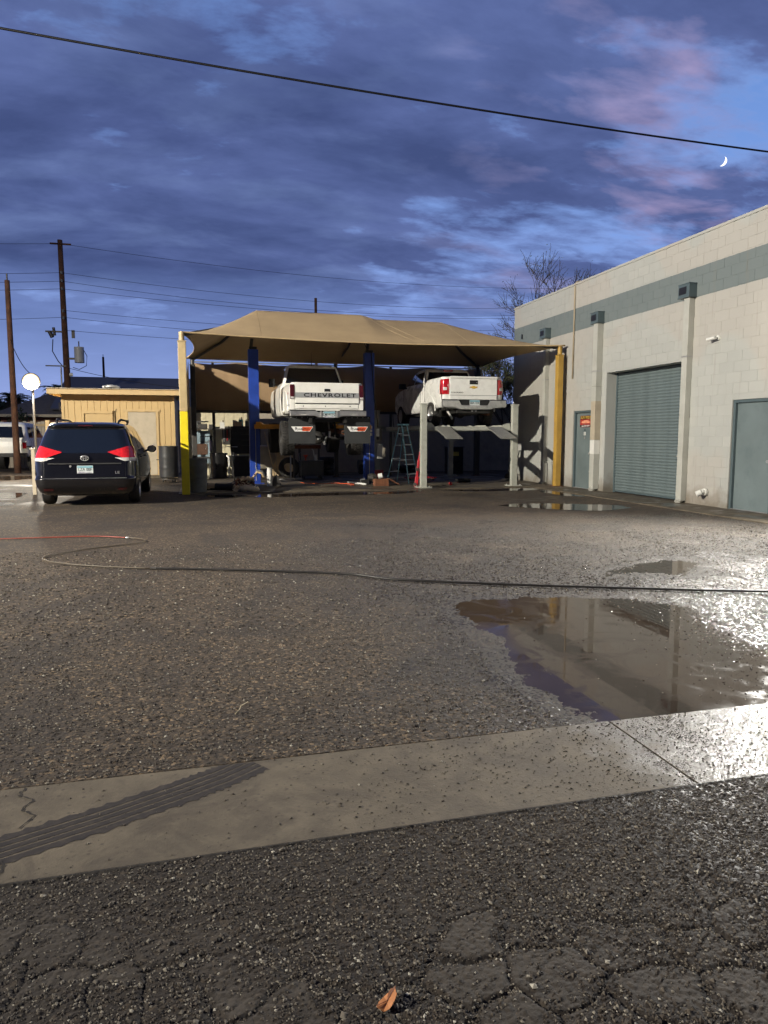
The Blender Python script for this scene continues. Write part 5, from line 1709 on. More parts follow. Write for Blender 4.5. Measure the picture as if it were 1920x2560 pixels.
# ------------------------------------------------------------------ white off-road vehicle far left
def white_suv():
    t = thing('parked_suv', 'bright white off road vehicle at the left edge beside the yard lamp', 'suv', (-7.62, 30.6, 0))
    L_ = Loft([(.62, .86, .1, 4.6, .12, .2), (.75, .93, .02, 4.7, .15, .25), (1.0, .945, .0, 4.7, .16, .25), (1.25, .93, .03, 4.6, .16, .3), (1.32, .90, .08, 3.5, .18, .3), (1.85, .78, .30, 2.8, .22, .3), (1.95, .72, .42, 2.6, .25, .3), (2.0, .5, .7, 2.3, .2, .2)])
    mb = MB(); L_.body(mb, M_white2, 3); b = mb.build('body', t)
    c = MB()
    for y in (.95, 3.7):
        for sd in (1, -1): c.cyl((sd * .5, y, .68), (sd * 1.4, y, .68), .50, M_under, 32)
    cut(b, c)
    g = MB()
    for sd in (1, -1): L_.panel(g, M_glass, sd, 0, lambda z: L_.par(z)[0] - .12, 1.38, 1.82, .006, 8, 5)
    g.build('rear_window', t)
    for sd in (1, -1):
        g = MB(); side_glass(L_, g, sd, .45, .62, 1.15, 1.2, 1.38, 1.80); g.build('side_window', t)
        g = MB(); side_glass(L_, g, sd, 1.25, 1.3, 2.9, 2.5, 1.38, 1.80); g.build('side_window', t)
        g = MB(); g.box(sd * .8 - .07, sd * .8 + .07, -.01, .05, .95, 1.2, M_red); g.build('tail_light', t, bevel=.01)
    g = MB(); g.box(-.9, .9, -.12, .02, .62, .78, M_blackm); g.box(.88, .98, -.1, .35, 1.0, 1.06, M_blackm); g.build('rear_bumper', t, bevel=.02)
    for y in (.95, 3.7):
        for sd in (1, -1): wheel(t, (sd * .92, y, .46), .46, .33, 30, M_under, .5, 5, sd)
white_suv()

# ------------------------------------------------------------------ two post lift
def two_post():
    t = thing('two_post_lift', 'blue two post car lift holding the older white pickup', 'car lift', (3.32, 21.5, 0.018))
    for sd, x in ((-1, -1.78), (1, 1.76)):
        m_ = MB()
        w, d = .15, .13
        P = [(-w, -d), (w, -d), (w, d), (w - .05, d), (w - .05, -d + .04), (-w + .05, -d + .04), (-w + .05, d), (-w, d)]
        Mr = Matrix.Translation((x, 0, 0)) @ Matrix.Rotation(0, 4, 'Z')
        m_.prism(P, 0, 3.98, M_blue, Mr)
        o = m_.build('column', t, bevel=.006)
        q = MB(); q.box(x - .25, x + .25, -.25, .25, 0, .02, M_blue); q.build('base_plate', o)
        q = MB(); q.box(x - .11, x + .11, -.10, .10, 3.98, 4.06, M_ink); q.tube([(x - .05, 0, 4.06), (x - .02, 0, 4.3)], .05, M_steel, 8); q.build('head', o)
        q = MB(); q.cyl((x - .02 * sd, -.145, .1), (x - .02 * sd, -.145, 1.7), .012, M_lsteel, 6); q.build('cylinder_rod', o)
        q = MB(); q.box(x - .10, x + .10, -d + .05, d - .01, 1.2, 2.0, M_under); q.build('carriage', t)
        # arms reach under the truck
        for k, (ax, ay) in enumerate(((-sd * .95, .75), (-sd * 1.15, -.55))):
            a = MB()
            S_ = Vector((x - sd * .05, .0 if k == 0 else -.18, 1.72)); E_ = Vector((x + ax, ay, 1.74))
            dd = (E_ - S_); L1 = dd.length; ang = math.atan2(dd.y, dd.x)
            Mx = Matrix.Translation(S_) @ Matrix.Rotation(ang, 4, 'Z')
            a.box(-.05, L1 * .62, -.075, .075, -.075, .055, M_arm, Mx); a.box(L1 * .5, L1, -.05, .05, -.05, .035, M_arm, Mx)
            a.prism([(0, -.075), (.28, -.075), (.28, .02), (.12, .13), (0, .13)], -.06, .06, M_arm, Mx @ Matrix.Rotation(PI / 2, 4, 'X'))
            ao = a.build('arm', t, bevel=.006)
            p = MB(); p.cyl(tuple(E_ + Vector((0, 0, .03))), tuple(E_ + Vector((0, 0, .12))), .05, M_arm, 12); p.build('lift_pad', ao)
    q = MB()
    for k in range(3): q.box(1.76 - .07, 1.76 + .07, -.134, -.131, 1.66 - k * .11, 1.74 - k * .11, M_plasw)
    q.build('warning_label', t)
    q = MB(); q.tube([(1.80, -.15, 4.0), (1.84, -.17, 3.3), (1.90, -.16, 2.6), (1.98, -.14, 2.1), (2.02, -.1, 1.7)], .013, M_wire, 6); q.tube([(1.70, -.14, 4.1), (1.60, -.10, 4.5), (1.45, .1, 4.75)], .014, M_wire, 6); q.tube([(1.66, -.14, 4.1), (1.50, -.10, 4.5), (1.30, .1, 4.75)], .014, M_wire, 6)
    q.build('hydraulic_hose', t)
    q = MB(); q.box(2.02, 2.16, -.12, .08, 1.32, 1.68, M_steel); q.box(1.96, 2.06, -.16, -.06, 1.42, 1.66, M_plasw); q.box(2.0, 2.18, -.1, .1, .72, 1.18, M_lsteel); q.build('power_unit', t, bevel=.01)
two_post()

# ------------------------------------------------------------------ four post lift
def four_post():
    t = thing('four_post_lift', 'grey four post car lift with two sloping ramps carrying the newer white pickup', 'car lift', (7.36, 21.3, 0.018))
    for x, y in ((-1.38, -2.6), (1.36, -2.6), (-1.38, 2.75), (1.36, 2.75)):
        m_ = MB(); h = 2.30
        m_.box(x - .085, x + .085, y - .07, y + .07, 0.0, h, M_grey)
        o = m_.build('column', t, bevel=.008)
        q = MB(); q.box(x - .20, x + .20, y - .17, y + .17, 0, .018, M_grey); q.build('base_plate', o)
        q = MB(); q.box(x - .10, x + .10, y - .085, y + .085, h, h + .03, M_grey)
        if x < 0 and y < 0: q.cyl((x + .01, y, h), (x + .01, y, h + .72), .018, M_plasw, 8)
        else: q.cyl((x - .04, y, h), (x - .04, y, h + .10), .014, M_lsteel, 8)
        q.build('column_cap', o)
        q = MB()
        for a, b in ((-.15, -.12), (.15, -.12), (-.15, .12), (.15, .12)): q.cyl((x + a, y + b, .018), (x + a, y + b, .05), .014, M_lsteel, 6)
        q.build('anchor_bolt', o)
    q = MB(); q.box(1.46, 1.56, -2.66, -2.54, 1.02, 1.22, M_plasw); q.build('control_box', t)
    for y in (-2.6, 2.75):
        m_ = MB(); m_.box(-1.36, 1.34, y + .09, y + .21, 1.58, 1.70, M_grey); m_.box(-1.36, 1.34, y + .075, y + .09, 1.60, 1.62, M_grey)
        cb = m_.build('crossbeam', t, bevel=.006)
        m_ = MB(); m_.prism([(-1.28, 1.58), (-1.02, 1.60), (-1.02, 1.70), (-1.12, 1.80), (-1.28, 1.82)], 0, .10, M_grey, FS(0, y + .2, 0)); m_.prism([(1.26, 1.58), (1.02, 1.60), (1.02, 1.70), (1.10, 1.76), (1.26, 1.80)], 0, .10, M_grey, FS(0, y + .2, 0)); m_.build('beam_bracket', cb)
    for x in (-.80, .78):
        m_ = MB(); m_.box(x - .24, x + .24, -2.45, 2.9, 1.62, 1.70, M_steel); m_.box(x - .25, x - .24, -2.45, 2.9, 1.62, 1.74, M_grey); m_.box(x + .24, x + .25, -2.45, 2.9, 1.62, 1.74, M_grey)
        m_.build('runway', t)
        # the drop ramp slopes down from the runway's end towards the yard
        r = MB()
        a = (x, -2.52, 1.69); b = (x, -3.52, 1.37)
        n = 12; vs = []
        vs = [(x - .235, a[1], a[2]), (x + .235, a[1], a[2]), (x + .235, b[1], b[2]), (x - .235, b[1], b[2])]
        vs += [(p[0], p[1], p[2] - .02) for p in vs]
        r.add(vs, [(0, 3, 2, 1), (4, 5, 6, 7), (0, 1, 5, 4), (1, 2, 6, 5), (2, 3, 7, 6), (3, 0, 4, 7)], M_plateR)
        ro = r.build('ramp', t)
        r = MB()
        for i in range(14):
            for j in range(6):
                u = (i + .5) / 14; v = (j + .5) / 6
                c = Vector((x - .235 + .47 * v, a[1] + (b[1] - a[1]) * u, a[2] + (b[2] - a[2]) * u))
                for k in (1, -1):
                    Mx = Matrix.Translation(c) @ Matrix.Rotation(math.atan2(a[2] - b[2], a[1] - b[1]), 4, 'X') @ Matrix.Rotation(k * .785, 4, 'Z')
                    for zz in (.001, -.0225):
                        r.box(-.022, .022, -.004, .004, zz, zz + .002, M_plateR, Mx)
        r.build('tread_bar', ro, kind='stuff')
four_post()

# ------------------------------------------------------------------ stepladder
def stepladder():
    t = thing('stepladder', 'blue fibreglass stepladder with aluminium treads standing beside the grey lift', 'ladder', (5.93, 20.6, 0.018), R(38))
    H_ = 1.75; wb, wt = .27, .13; fb, bb = -.42, .42
    for sd in (1, -1):
        m_ = MB(); m_.tube([(sd * wb, fb, 0), (sd * wt, -.05, H_)], .022, M_ladder, 4); m_.build('front_rail', t)
        m_ = MB(); m_.tube([(sd * (wb - .01), bb, 0), (sd * wt, .05, H_ - .05)], .017, M_ladder, 4); m_.build('rear_rail', t)
        m_ = MB(); m_.box(sd * .22 - .01, sd * .22 + .01, -.28, .28, .70, .715, M_alu); m_.build('spreader', t)
    for i in range(1, 6):
        z = H_ * i / 6; f = i / 6
        w = wb + (wt - wb) * f; y = fb + (-.05 - fb) * f
        m_ = MB(); m_.box(-w, w, y - .02, y + .06, z - .012, z + .012, M_alu); o = m_.build('tread', t)
        if i == 1:
            m_ = MB(); m_.tube([(-w, y, z - .01), (-w * .6, y, z - .02), (-w - .02, y - .03, z - .17)], .008, M_alu, 5); m_.tube([(w, y, z - .01), (w * .6, y, z - .02), (w + .02, y - .03, z - .17)], .008, M_alu, 5); m_.build('brace', o)
    for z in (.35, .75, 1.15, 1.5):
        f = z / H_; w = wb + (wt - wb) * f; y = bb + (.05 - bb) * f
        m_ = MB(); m_.box(-w, w, y - .01, y + .02, z - .01, z + .01, M_alu); m_.build('rear_bar', t)
    m_ = MB(); m_.box(-.16, .16, -.11, .11, H_, H_ + .05, M_ladder); m_.build('top_cap', t, bevel=.01)
stepladder()

# ------------------------------------------------------------------ tan shed
def shed():
    t = thing('shed', 'tan wood sided shed with a flat overhanging roof and a pale door', 'shed', (-2.7, 25.5, 0))
    x0, x1 = -4.50 + 2.7, -0.88 + 2.7
    H_ = 2.86
    b = MB(); b.box(x0 + .02, x1 - .02, .02, 4.0, 0, H_, M_side); b.build('wall', t)
    pw = .205; k = 0
    x = x0
    pn = MB(); pn.add([(0, 0, 0), (pw - .012, 0, 0), (pw - .012, 0, H_), (0, 0, H_), (-.004, .012, 0), (pw - .008, .012, 0), (pw - .008, .012, H_), (-.004, .012, H_)], [(0, 1, 2, 3), (0, 3, 7, 4), (1, 5, 6, 2)], M_side)
    pm = pn.mesh('panel')
    while x < x1 - .05:
        w = min(pw, x1 - x)
        o = bpy.data.objects.new('siding_board', pm); C.objects.link(o); o.parent = t
        o.location = (x + .006, 0.004, 0); o.scale = ((w - .002) / pw, 1, 1)
        x += pw
    for xx in (x0, x1):
        m_ = MB(); m_.box(xx - (.0 if xx == x0 else .09), xx + (.09 if xx == x0 else 0), -.014, .003, 0, H_, M_side); m_.build('corner_board', t)
    r = MB(); r.box(x0 - .30, x1 + .22, -.50, 4.3, H_ + .02, H_ + .13, M_trim)
    ro = r.build('roof', t)
    r = MB(); r.box(x0 - .30, x1 + .22, -.53, -.502, H_ - .045, H_ + .105, M_trim); r.box(x0 - .33, x0 - .302, -.53, 4.3, H_ - .045, H_ + .105, M_trim); r.build('fascia', ro, bevel=.003)
    r = MB(); r.box(x0 - .34, x1 + .24, -.555, 4.3, H_ + .131, H_ + .15, M_door); r.build('drip_edge', ro)
    # door
    dx0, dx1 = -2.44 + 2.7, -1.48 + 2.7
    d = MB(); d.box(dx0 + .03, dx1 - .03, -.022, -.002, .12, 2.26, M_door); do = d.build('door', t, bevel=.003)
    f = MB(); f.box(dx0 - .06, dx0 + .022, -.032, -.001, .1, 2.34, M_trim); f.box(dx1 - .022, dx1 + .06, -.032, -.001, .1, 2.34, M_trim); f.box(dx0 - .12, dx1 + .12, -.034, -.001, 2.275, 2.35, M_trim); f.build('door_frame', do)
    k_ = MB(); k_.cyl((dx1 - .12, -.022, 1.0), (dx1 - .12, -.06, 1.0), .028, M_steel, 10); k_.cyl((dx1 - .12, -.022, 1.16), (dx1 - .12, -.032, 1.16), .028, M_lsteel, 10); k_.box(dx1 - .06, dx1 + .05, -.045, -.022, .62, .65, M_steel); k_.build('door_knob', do)
    h = MB()
    for z in (.35, 1.9): h.box(dx0 + .012, dx0 + .035, -.04, -.02, z, z + .10, M_steel)
    h.build('hinge', do)
    s = MB(); s.box(dx0 - .1, dx1 + .1, -.12, 0, 0, .10, M_walk); s.build('doorstep', t)
    # boarded window
    wx0, wx1 = -3.80 + 2.7, -2.93 + 2.7
    w = MB(); w.box(wx0, wx1, -.012, -.001, 1.3, 2.20, M_side); wo_ = w.build('boarded_window', t)
    w = MB(); w.box(wx0 - .08, wx0, -.05, -.001, 1.25, 2.29, M_side); w.box(wx0, wx1 + .03, -.05, -.001, 2.20, 2.29, M_side); w.box(wx1, wx1 + .03, -.03, -.001, 1.25, 2.20, M_side); w.build('window_frame', wo_)
    s = MB(); s.tube([(wx1 + .10, -.02, 1.2), (wx1 + .10, -.02, 2.28), (wx1 + .16, -.02, 2.36)], .012, M_steel, 5); s.build('cable', t)
    # things lying on the roof: a ribbed hose
    p = MB(); p.tube([(x0 + 1.35 + i * .06, -.30 + .02 * math.sin(i), H_ + .15 + (.05 + .04 * math.sin(i / 9 * PI))) for i in range(10)], [.05 + .012 * (i % 2) for i in range(10)], M_lsteel, 8)
    p.build('flexible_duct', label='ribbed silver flexible duct lying on the shed roof', cat='duct').location = (-2.7, 25.5, 0)
shed()

# ------------------------------------------------------------------ drums, bins and clutter
def drum(name, x, y, z, r, h, m, label, cat, ribs=(0.33, 0.66), rim=True, dolly=False, taper=1.0, grp=None):
    t = thing(name, label, cat, (x, y, z), 0, grp)
    b = MB()
    prof = [(0.001, .0), (r * .94 * taper, 0), (r * taper, .012)]
    zs = np.linspace(.03, h - .03, 24)
    for q in zs:
        f = q / h; rr = r * (taper + (1 - taper) * f)
        for k in ribs:
            rr += .012 * math.exp(-((f - k) / .018) ** 2)
        prof.append((rr, q))
    prof += [(r * 1.0, h - .01), (r * 1.03, h), (r * 0.97, h), (r * .95, h - .03), (.001, h - .03)]
    b.lathe(prof, m, 32); b.build('body', t)
    if rim:
        q = MB(); q.tube([(r * 1.0 * math.cos(a), r * 1.0 * math.sin(a), h - .02) for a in np.linspace(0, 2 * PI, 33)[:-1]], .012, M_steel if m is M_drum else m, 6, True); q.build('lid_ring', t)
    if dolly:
        q = MB(); q.cyl((0, 0, -.06), (0, 0, -.03), r * .95, M_steel, 20)
        for a in range(4): q.cyl((r * .7 * math.cos(a * PI / 2 + .6) - .02, r * .7 * math.sin(a * PI / 2 + .6), -.10), (r * .7 * math.cos(a * PI / 2 + .6) + .02, r * .7 * math.sin(a * PI / 2 + .6), -.10), .04, M_rubber, 10)
        q.build('dolly', t)
    return t
drum('oil_drum', -1.02, 22.9, .16, .29, .98, M_drum, 'black steel drum with a dented lid on a wheeled dolly beside the shed door', 'drum', dolly=True)
drum('trash_can', -.12, 18.55, .018, .245, .86, M_bin, 'grey plastic trash can behind the yellow based canopy post', 'bin', (.78, .80), True, taper=.86)

def cloth_pile():
    t = thing('scrap_pile', 'heap of tan cloths and torn card with a brown scrap against the left blue column', 'scrap pile', (1.05, 18.75, .018))
    r = random.Random(4)
    for k in range(16):
        m_ = MB()
        a = r.uniform(0, 6.28); rad = r.uniform(.02, .28); sz = r.uniform(.10, .20)
        x, y = rad * math.cos(a) * 1.2, rad * math.sin(a) * .6; z = max(.05, .50 - rad * 1.3) * r.uniform(.4, 1.0)
        n = 9; vs = []; 
        for i in range(n):
            for j in range(n):
                u, v = i / (n - 1) - .5, j / (n - 1) - .5
                vs.append((x + u * sz * 2 + r.uniform(-.012, .012), y + v * sz * 2 + r.uniform(-.012, .012), z + .06 * math.sin(u * 9 + k) * math.cos(v * 8 + k * 2) + r.uniform(-.014, .014) - .9 * (u * u + v * v) * sz))
        fs = [(i * n + j, (i + 1) * n + j, (i + 1) * n + j + 1, i * n + j + 1) for i in range(n - 1) for j in range(n - 1)]
        m_.add(vs, fs, (M_tan, M_card, M_tan, M_rust, M_bin)[k % 5], True)
        o = m_.build(('rag', 'card', 'rag', 'rusty_bracket', 'rag')[k % 5], t)
        s = o.modifiers.new('t', 'SOLIDIFY'); s.thickness = .01
    m_ = MB()
    m_.tube([(.28, -.02, .40), (.36, 0, .52), (.48, .02, .50), (.56, .0, .34)], .03, M_bin, 8); m_.tube([(.24, -.04, .36), (.33, -.02, .48), (.46, 0, .46), (.52, -.02, .32)], .03, M_card, 8)
    m_.build('bent_strap', t)
    m_ = MB(); m_.tube([(-.10, -.28, .06), (.05, -.30, .10), (.20, -.34, .07), (.34, -.42, .04)], [.075, .08, .075, .03], M_tan, 12); m_.build('rolled_cloth', t)
    m_ = MB(); m_.box(.28, .40, -.52, -.48, .0, .12, M_plasw, Matrix.Rotation(.4, 4, 'Y')); m_.build('card', t)
    t = thing('cardboard_tube', 'dark cardboard tube lying on the ground left of the cloth heap', 'tube', (.35, 18.75, .1))
    m_ = MB(); m_.cyl((-.32, .18, .03), (.42, -.22, .03), .095, M_under, 18); m_.build('tube', t)
    m_ = MB(); m_.cyl((-.20, .115, .033), (-.02, .018, .033), .0965, M_card, 18, caps=False); m_.build('torn_wrap', t)
    t = thing('white_bucket_tube', 'white plastic pipe standing on end beside the left blue column', 'pipe', (1.86, 20.3, .018))
    m_ = MB(); m_.cyl((0, 0, 0), (0, 0, .52), .075, M_plasw, 16); m_.cyl((0, 0, .52), (0, 0, .53), .085, M_plasw, 16); m_.build('pipe', t)
    t = thing('broom', 'long handled broom with dark bristles leaning by the white pipe', 'broom', (2.05, 20.4, .018))
    m_ = MB(); m_.tube([(0, 0, .15), (-.28, .25, 1.55)], .014, M_card, 6); m_.build('handle', t)
    m_ = MB(); m_.prism([(-.14, 0), (.16, 0), (.05, .30), (-.05, .30)], -.04, .04, M_steel, FS(0, 0, 0)); m_.build('head', t)
cloth_pile()

def engine_part():
    t = thing('engine_part', 'greasy dark engine part with a pale pulley on the floor by the right blue column', 'engine part', (4.88, 20.3, .018))
    m_ = MB()
    for i in range(9): m_.lathe([(.001, 0), (.14 - .01 * abs(i - 4), 0), (.14 - .01 * abs(i - 4), .018), (.001, .018)], M_steel, 14, Matrix.Translation((-.12 + i * .03, 0, .20)) @ Matrix.Rotation(PI / 2, 4, 'Y'))
    m_.build('finned_body', t)
    m_ = MB(); m_.cyl((.20, 0, .24), (.32, -.05, .26), .075, M_plasw, 16); m_.cyl((.32, -.05, .26), (.34, -.06, .262), .035, M_ink, 12); m_.build('pulley', t)
    m_ = MB(); m_.box(-.34, -.10, -.10, .12, .0, .14, M_under); m_.cyl((-.36, 0, .13), (-.22, 0, .15), .05, M_lsteel, 10); m_.build('bracket', t, bevel=.01)
    m_ = MB(); m_.tube([(4.28, 20.9, .05), (4.62, 19.95, .045)], .028, M_plasw, 8); m_.build('white_rod', label='white painted rod lying on the floor before the engine part', cat='rod')
    t = thing('rusty_box', 'rust brown steel box open at one side on the floor right of the blue column', 'box', (5.10, 19.6, .018))
    m_ = MB(); m_.box(-.32, .08, -.15, .15, 0, .20, M_rust); m_.build('box', t, bevel=.006)
    m_ = MB(); m_.box(0, .36, -.15, .15, 0, .02, M_rust, Matrix.Translation((.08, 0, .20)) @ Matrix.Rotation(.5, 4, 'Y')); m_.build('lid', t)
    t = thing('floor_jack', 'red long handled floor jack standing upright against the grey lift column', 'jack', (5.83, 18.95, .018), R(-15))
    m_ = MB(); m_.box(-.05, .05, -.06, .06, 0, .30, M_redp, Matrix.Rotation(.16, 4, 'Y')); m_.box(-.035, .035, -.04, .04, .30, .80, M_redp, Matrix.Rotation(.12, 4, 'Y')); m_.build('body', t, bevel=.01)
    m_ = MB(); m_.cyl((.09, 0, .78), (.12, 0, 1.0), .022, M_redp, 8); m_.cyl((.12, 0, 1.0), (.125, 0, 1.06), .03, M_ink, 8); m_.build('handle', t)
    m_ = MB()
    for z, x in ((.08, -.02), (.5, .03)): m_.cyl((x, -.09, z), (x, .09, z), .045, M_steel, 10)
    m_.build('roller', t)
    m_ = MB(); m_.lathe([(.001, .03), (.04, .02), (.055, .06), (.04, .10), (.001, .11)], mat('red_plastic', (.6, .03, .03), .4), 12); m_.build('bottle_cap', label='small bright red cap lying on the wet floor under the grey lift', cat='cap').location = (7.05, 19.4, .0)
engine_part()

def smooth_path(p, sub=8):
    out = []
    for i in range(len(p) - 1):
        p0 = p[max(0, i - 1)]; p1 = p[i]; p2 = p[i + 1]; p3 = p[min(len(p) - 1, i + 2)]
        for k in range(sub):
            t = k / sub
            out.append(tuple(0.5 * (2 * p1[c] + (-p0[c] + p2[c]) * t + (2 * p0[c] - 5 * p1[c] + 4 * p2[c] - p3[c]) * t * t + (-p0[c] + 3 * p1[c] - 3 * p2[c] + p3[c]) * t ** 3) for c in range(len(p1))))
    out.append(tuple(p[-1]))
    return out
def interior():
    # back fence of block
    t = thing('block_fence', 'low block fence behind the car lifts', 'fence', (0, 27.6, 0))
    b = MB(); b.box(1.9, 14, .01, .20, 0, 2.8, M_cmu); b.build('wall', t)
    m_ = MB(); m_.add([(0, 0, 0), (.396, 0, 0), (.396, 0, .196), (0, 0, .196), (0, .012, 0), (.396, .012, 0), (.396, .012, .196), (0, .012, .196)], [(0, 1, 2, 3), (4, 5, 1, 0), (3, 2, 6, 7), (0, 3, 7, 4), (1, 5, 6, 2)], M_cmu)
    me = m_.mesh('block')
    for r_ in range(14):
        for c in range(20):
            o = bpy.data.objects.new('block', me); C.objects.link(o); o.parent = t
            o.location = (1.9 + c * .405 + (.2 if r_ % 2 else 0), -.001 + rnd.uniform(-.002, .002), r_ * .2 + .002)
    # pale corrugated container wall on the left
    t = thing('metal_wall', 'pale ribbed metal wall behind the tool shelves', 'wall', (0, 26.45, 0))
    pm = MB(); pm.box(0, .30, 0, .03, 0, 2.5, mat('pale_metal', (.66, .60, .42), .5, var=.15, dirt=.2)); pm.box(.30, .33, .012, .03, 0, 2.5, MATS['pale_metal']); me = pm.mesh('panel')
    for i in range(7):
        o = bpy.data.objects.new('panel', me); C.objects.link(o); o.parent = t; o.location = (-.50 + i * .335, 0, 0)
    # shelf with bottles
    t = thing('shelf_unit', 'dark steel shelf with jugs on top in the back left of the shop', 'shelf', (.75, 25.8, .018))
    m_ = MB()
    m_.box(-1.1, .35, -.2, .25, 1.66, 1.70, M_steel); m_.build('shelf_board', t)
    for x in (-1.05, -.33, .30):
        m_ = MB(); m_.box(x - .04, x + .04, -.2, -.12, 0, 1.66 if x != -.33 else 2.3, M_under); m_.build('upright', t)
    m_ = MB(); m_.box(-1.0, -.45, .20, .24, .45, 1.62, mat('blue_white_panel', (.30, .40, .46), .45, var=.4, scale=2.5)); m_.build('back_panel', t)
    m_ = MB(); m_.tube([(-.80, .17, 1.42), (-.35, .17, 1.42), (-.35, .17, 1.22), (-.80, .17, 1.22)], .012, M_steel, 5, True); m_.build('slot_ring', t)
    for x, w, h, m in ((-.95, .16, .20, M_bin), (-.70, .30, .16, M_steel), (-.38, .22, .14, M_steel)):
        q = MB(); q.box(x - w / 2, x + w / 2, -.15, .1, 1.70, 1.70 + h, m)
        q.build('tool_box', bevel=.02, label={-.95: 'small grey tool box at the left end of the steel shelf', -.70: 'wide dark tool box second from the left on the steel shelf', -.38: 'dark tool box beside the tall shelf upright'}[x], cat='tool box').location = (.75, 25.8, .018)
    for i, (x, m, s) in enumerate(((-.03, M_plasw, 1.0), (.62, mat('teal_jug', (.05, .22, .24), .4), 1.1), (.85, M_bin, .9))):
        q = MB(); q.box(-.08, .08, -.06, .06, 0, .22 * s, m); q.cyl((.03, 0, .22 * s), (.03, 0, .29 * s), .02, M_ink, 8); q.tube([(-.06, 0, .20 * s), (-.03, 0, .27 * s), (.02, 0, .24 * s)], .012, m, 5)
        q.build('jug', bevel=.015, label=('white oil jug on the steel shelf', 'teal jug on top of the black tool cabinet', 'grey jug at the right on the black tool cabinet')[i], cat='jug').location = (.75 + x, 25.75, 1.718 if i == 0 else 1.80)
    # silver tray on top
    q = MB(); q.lathe([(.001, 0), (.20, .0), (.24, .04)], M_lsteel, 20); q.build('drain_pan', label='round silver pan lying on the left tool box', cat='pan').location = (.02, 25.75, 1.93)
    # black tool cabinets
    t = thing('tool_cabinet', 'tall black tool cabinet behind the left blue column', 'cabinet', (1.55, 25.6, .018))
    m_ = MB(); m_.box(-.55, .50, 0, .55, .80, 1.78, M_cab); m_.build('cabinet', t, bevel=.01)
    m_ = MB(); m_.box(-.60, .55, -.08, .55, .72, .75, M_lsteel); m_.build('worktop', t)
    m_ = MB(); m_.box(-.50, .50, -.02, .50, .0, .72, M_cab); m_.build('lower_chest', t, bevel=.01)
    for z in (.95, 1.15, 1.35, 1.55):
        q = MB(); q.box(-.50, .45, -.012, 0, z, z + .17, M_cab); o = q.build('drawer', t, bevel=.004)
        q = MB(); q.box(-.20, .15, -.024, -.013, z + .13, z + .145, M_steel); q.build('drawer_handle', o)
    # grey-rimmed bin, chair, fire extinguisher, pole
    drum('waste_bin', .55, 24.7, .018, .30, .85, M_cab, 'large black waste bin with a pale handle in front of the tool cabinet', 'bin', (.9,), True, taper=.85)
    q = MB(); q.tube([(.88, 24.40, .05), (.88, 24.40, .72), (.80, 24.40, .80)], .035, M_plasw, 8); q.build('white_pipe', label='upright white pipe before the black waste bin', cat='pipe')
    t = thing('shop_chair', 'brown backed metal chair under the steel shelf', 'chair', (-.02, 25.2, .018))
    m_ = MB(); m_.box(-.22, .22, .15, .19, .78, 1.16, mat('brown_vinyl', (.10, .05, .03), .5, var=.3)); m_.build('backrest', t, bevel=.02)
    m_ = MB(); m_.box(-.30, .30, -.22, .18, .66, .71, M_steel); m_.build('seat', t)
    for a, b in ((-.27, -.2), (.27, -.2), (-.27, .16), (.27, .16)):
        m_ = MB(); m_.tube([(a, b, 0), (a * .9, b * .9, .66)], .015, M_steel, 6); m_.build('leg', t)
    q = MB(); q.cyl((.30, 24.6, .95), (.30, 24.6, 1.30), .055, mat('silver_can', (.35, .30, .36), .3, metal=.5), 12); q.cyl((.30, 24.6, 1.30), (.30, 24.6, 1.38), .02, M_ink, 8); q.tube([(.30, 24.6, 1.36), (.18, 24.58, 1.25), (.12, 24.58, 1.0)], .012, M_plasw, 6)
    q.box(.26, .34, 24.64, 24.70, 0, 1.5, M_under)
    q.build('spray_tank', label='silver spray tank with a pale hose hung on a dark post', cat='tank')
    q = MB(); q.tube([(.95, 21.9, .02), (.84, 21.9, 1.25), (.80, 21.9, 1.75)], .020, M_steel, 7); q.build('steel_bar', label='long thin steel bar standing upright left of the blue column', cat='bar')
    q = MB(); q.tube([(1.05, 21.95, 1.12), (.80, 21.9, 1.13), (.72, 21.9, 1.13)], .012, M_plasw, 5); q.build('bar_handle', label='short white cross handle behind the upright steel bar', cat='handle')
    # round tank and fan behind the column
    q = MB(); q.lathe([(.001, -.28), (.36, -.26), (.42, -.12), (.42, .12), (.36, .26), (.001, .28)], mat('pale_tank', (.30, .27, .22), .5, var=.3), 28, Matrix.Translation((2.05, 24.6, .72)) @ Matrix.Rotation(PI / 2, 4, 'X') @ Matrix.Diagonal((1, 1, 1, 1))); q.build('air_tank', label='round pale tank standing behind the left blue column', cat='tank')
    q = MB()
    for r_ in (.28, .20): q.tube([(2.72 + r_ * .35 * math.cos(a), 23.6, 1.42 + r_ * 1.5 * math.sin(a)) for a in np.linspace(0, 2 * PI, 25)[:-1]], .012, M_lsteel, 6, True)
    q.tube([(2.72, 23.6, 1.85), (2.72, 23.6, 2.2)], .008, M_steel, 5)
    q.build('hose_reel', label='silver loop hose hanging left of the old truck tyre', cat='hose')
    q = MB(); q.box(2.32, 2.48, 23.55, 23.65, 1.55, 1.72, M_redp); q.cyl((2.40, 23.5, 1.15), (2.40, 23.5, 1.55), .05, M_plasw, 10); q.build('wall_regulator', label='red regulator with pale bottle near the orange lift arm', cat='regulator')
    # boards and carts under the old truck
    t = thing('wood_boards', 'pale boards stacked upright behind the white pipe', 'boards', (2.45, 25.6, .018))
    for i in range(5):
        q = MB(); q.box(i * .16, i * .16 + .14, 0, .03, 0, .95 - .05 * i, M_card, Matrix.Rotation(-.05 * (i - 2), 4, 'X')); q.build('board', t)
    t = thing('tool_cart', 'black tool cart with castors under the old white pickup', 'cart', (3.55, 23.4, .018))
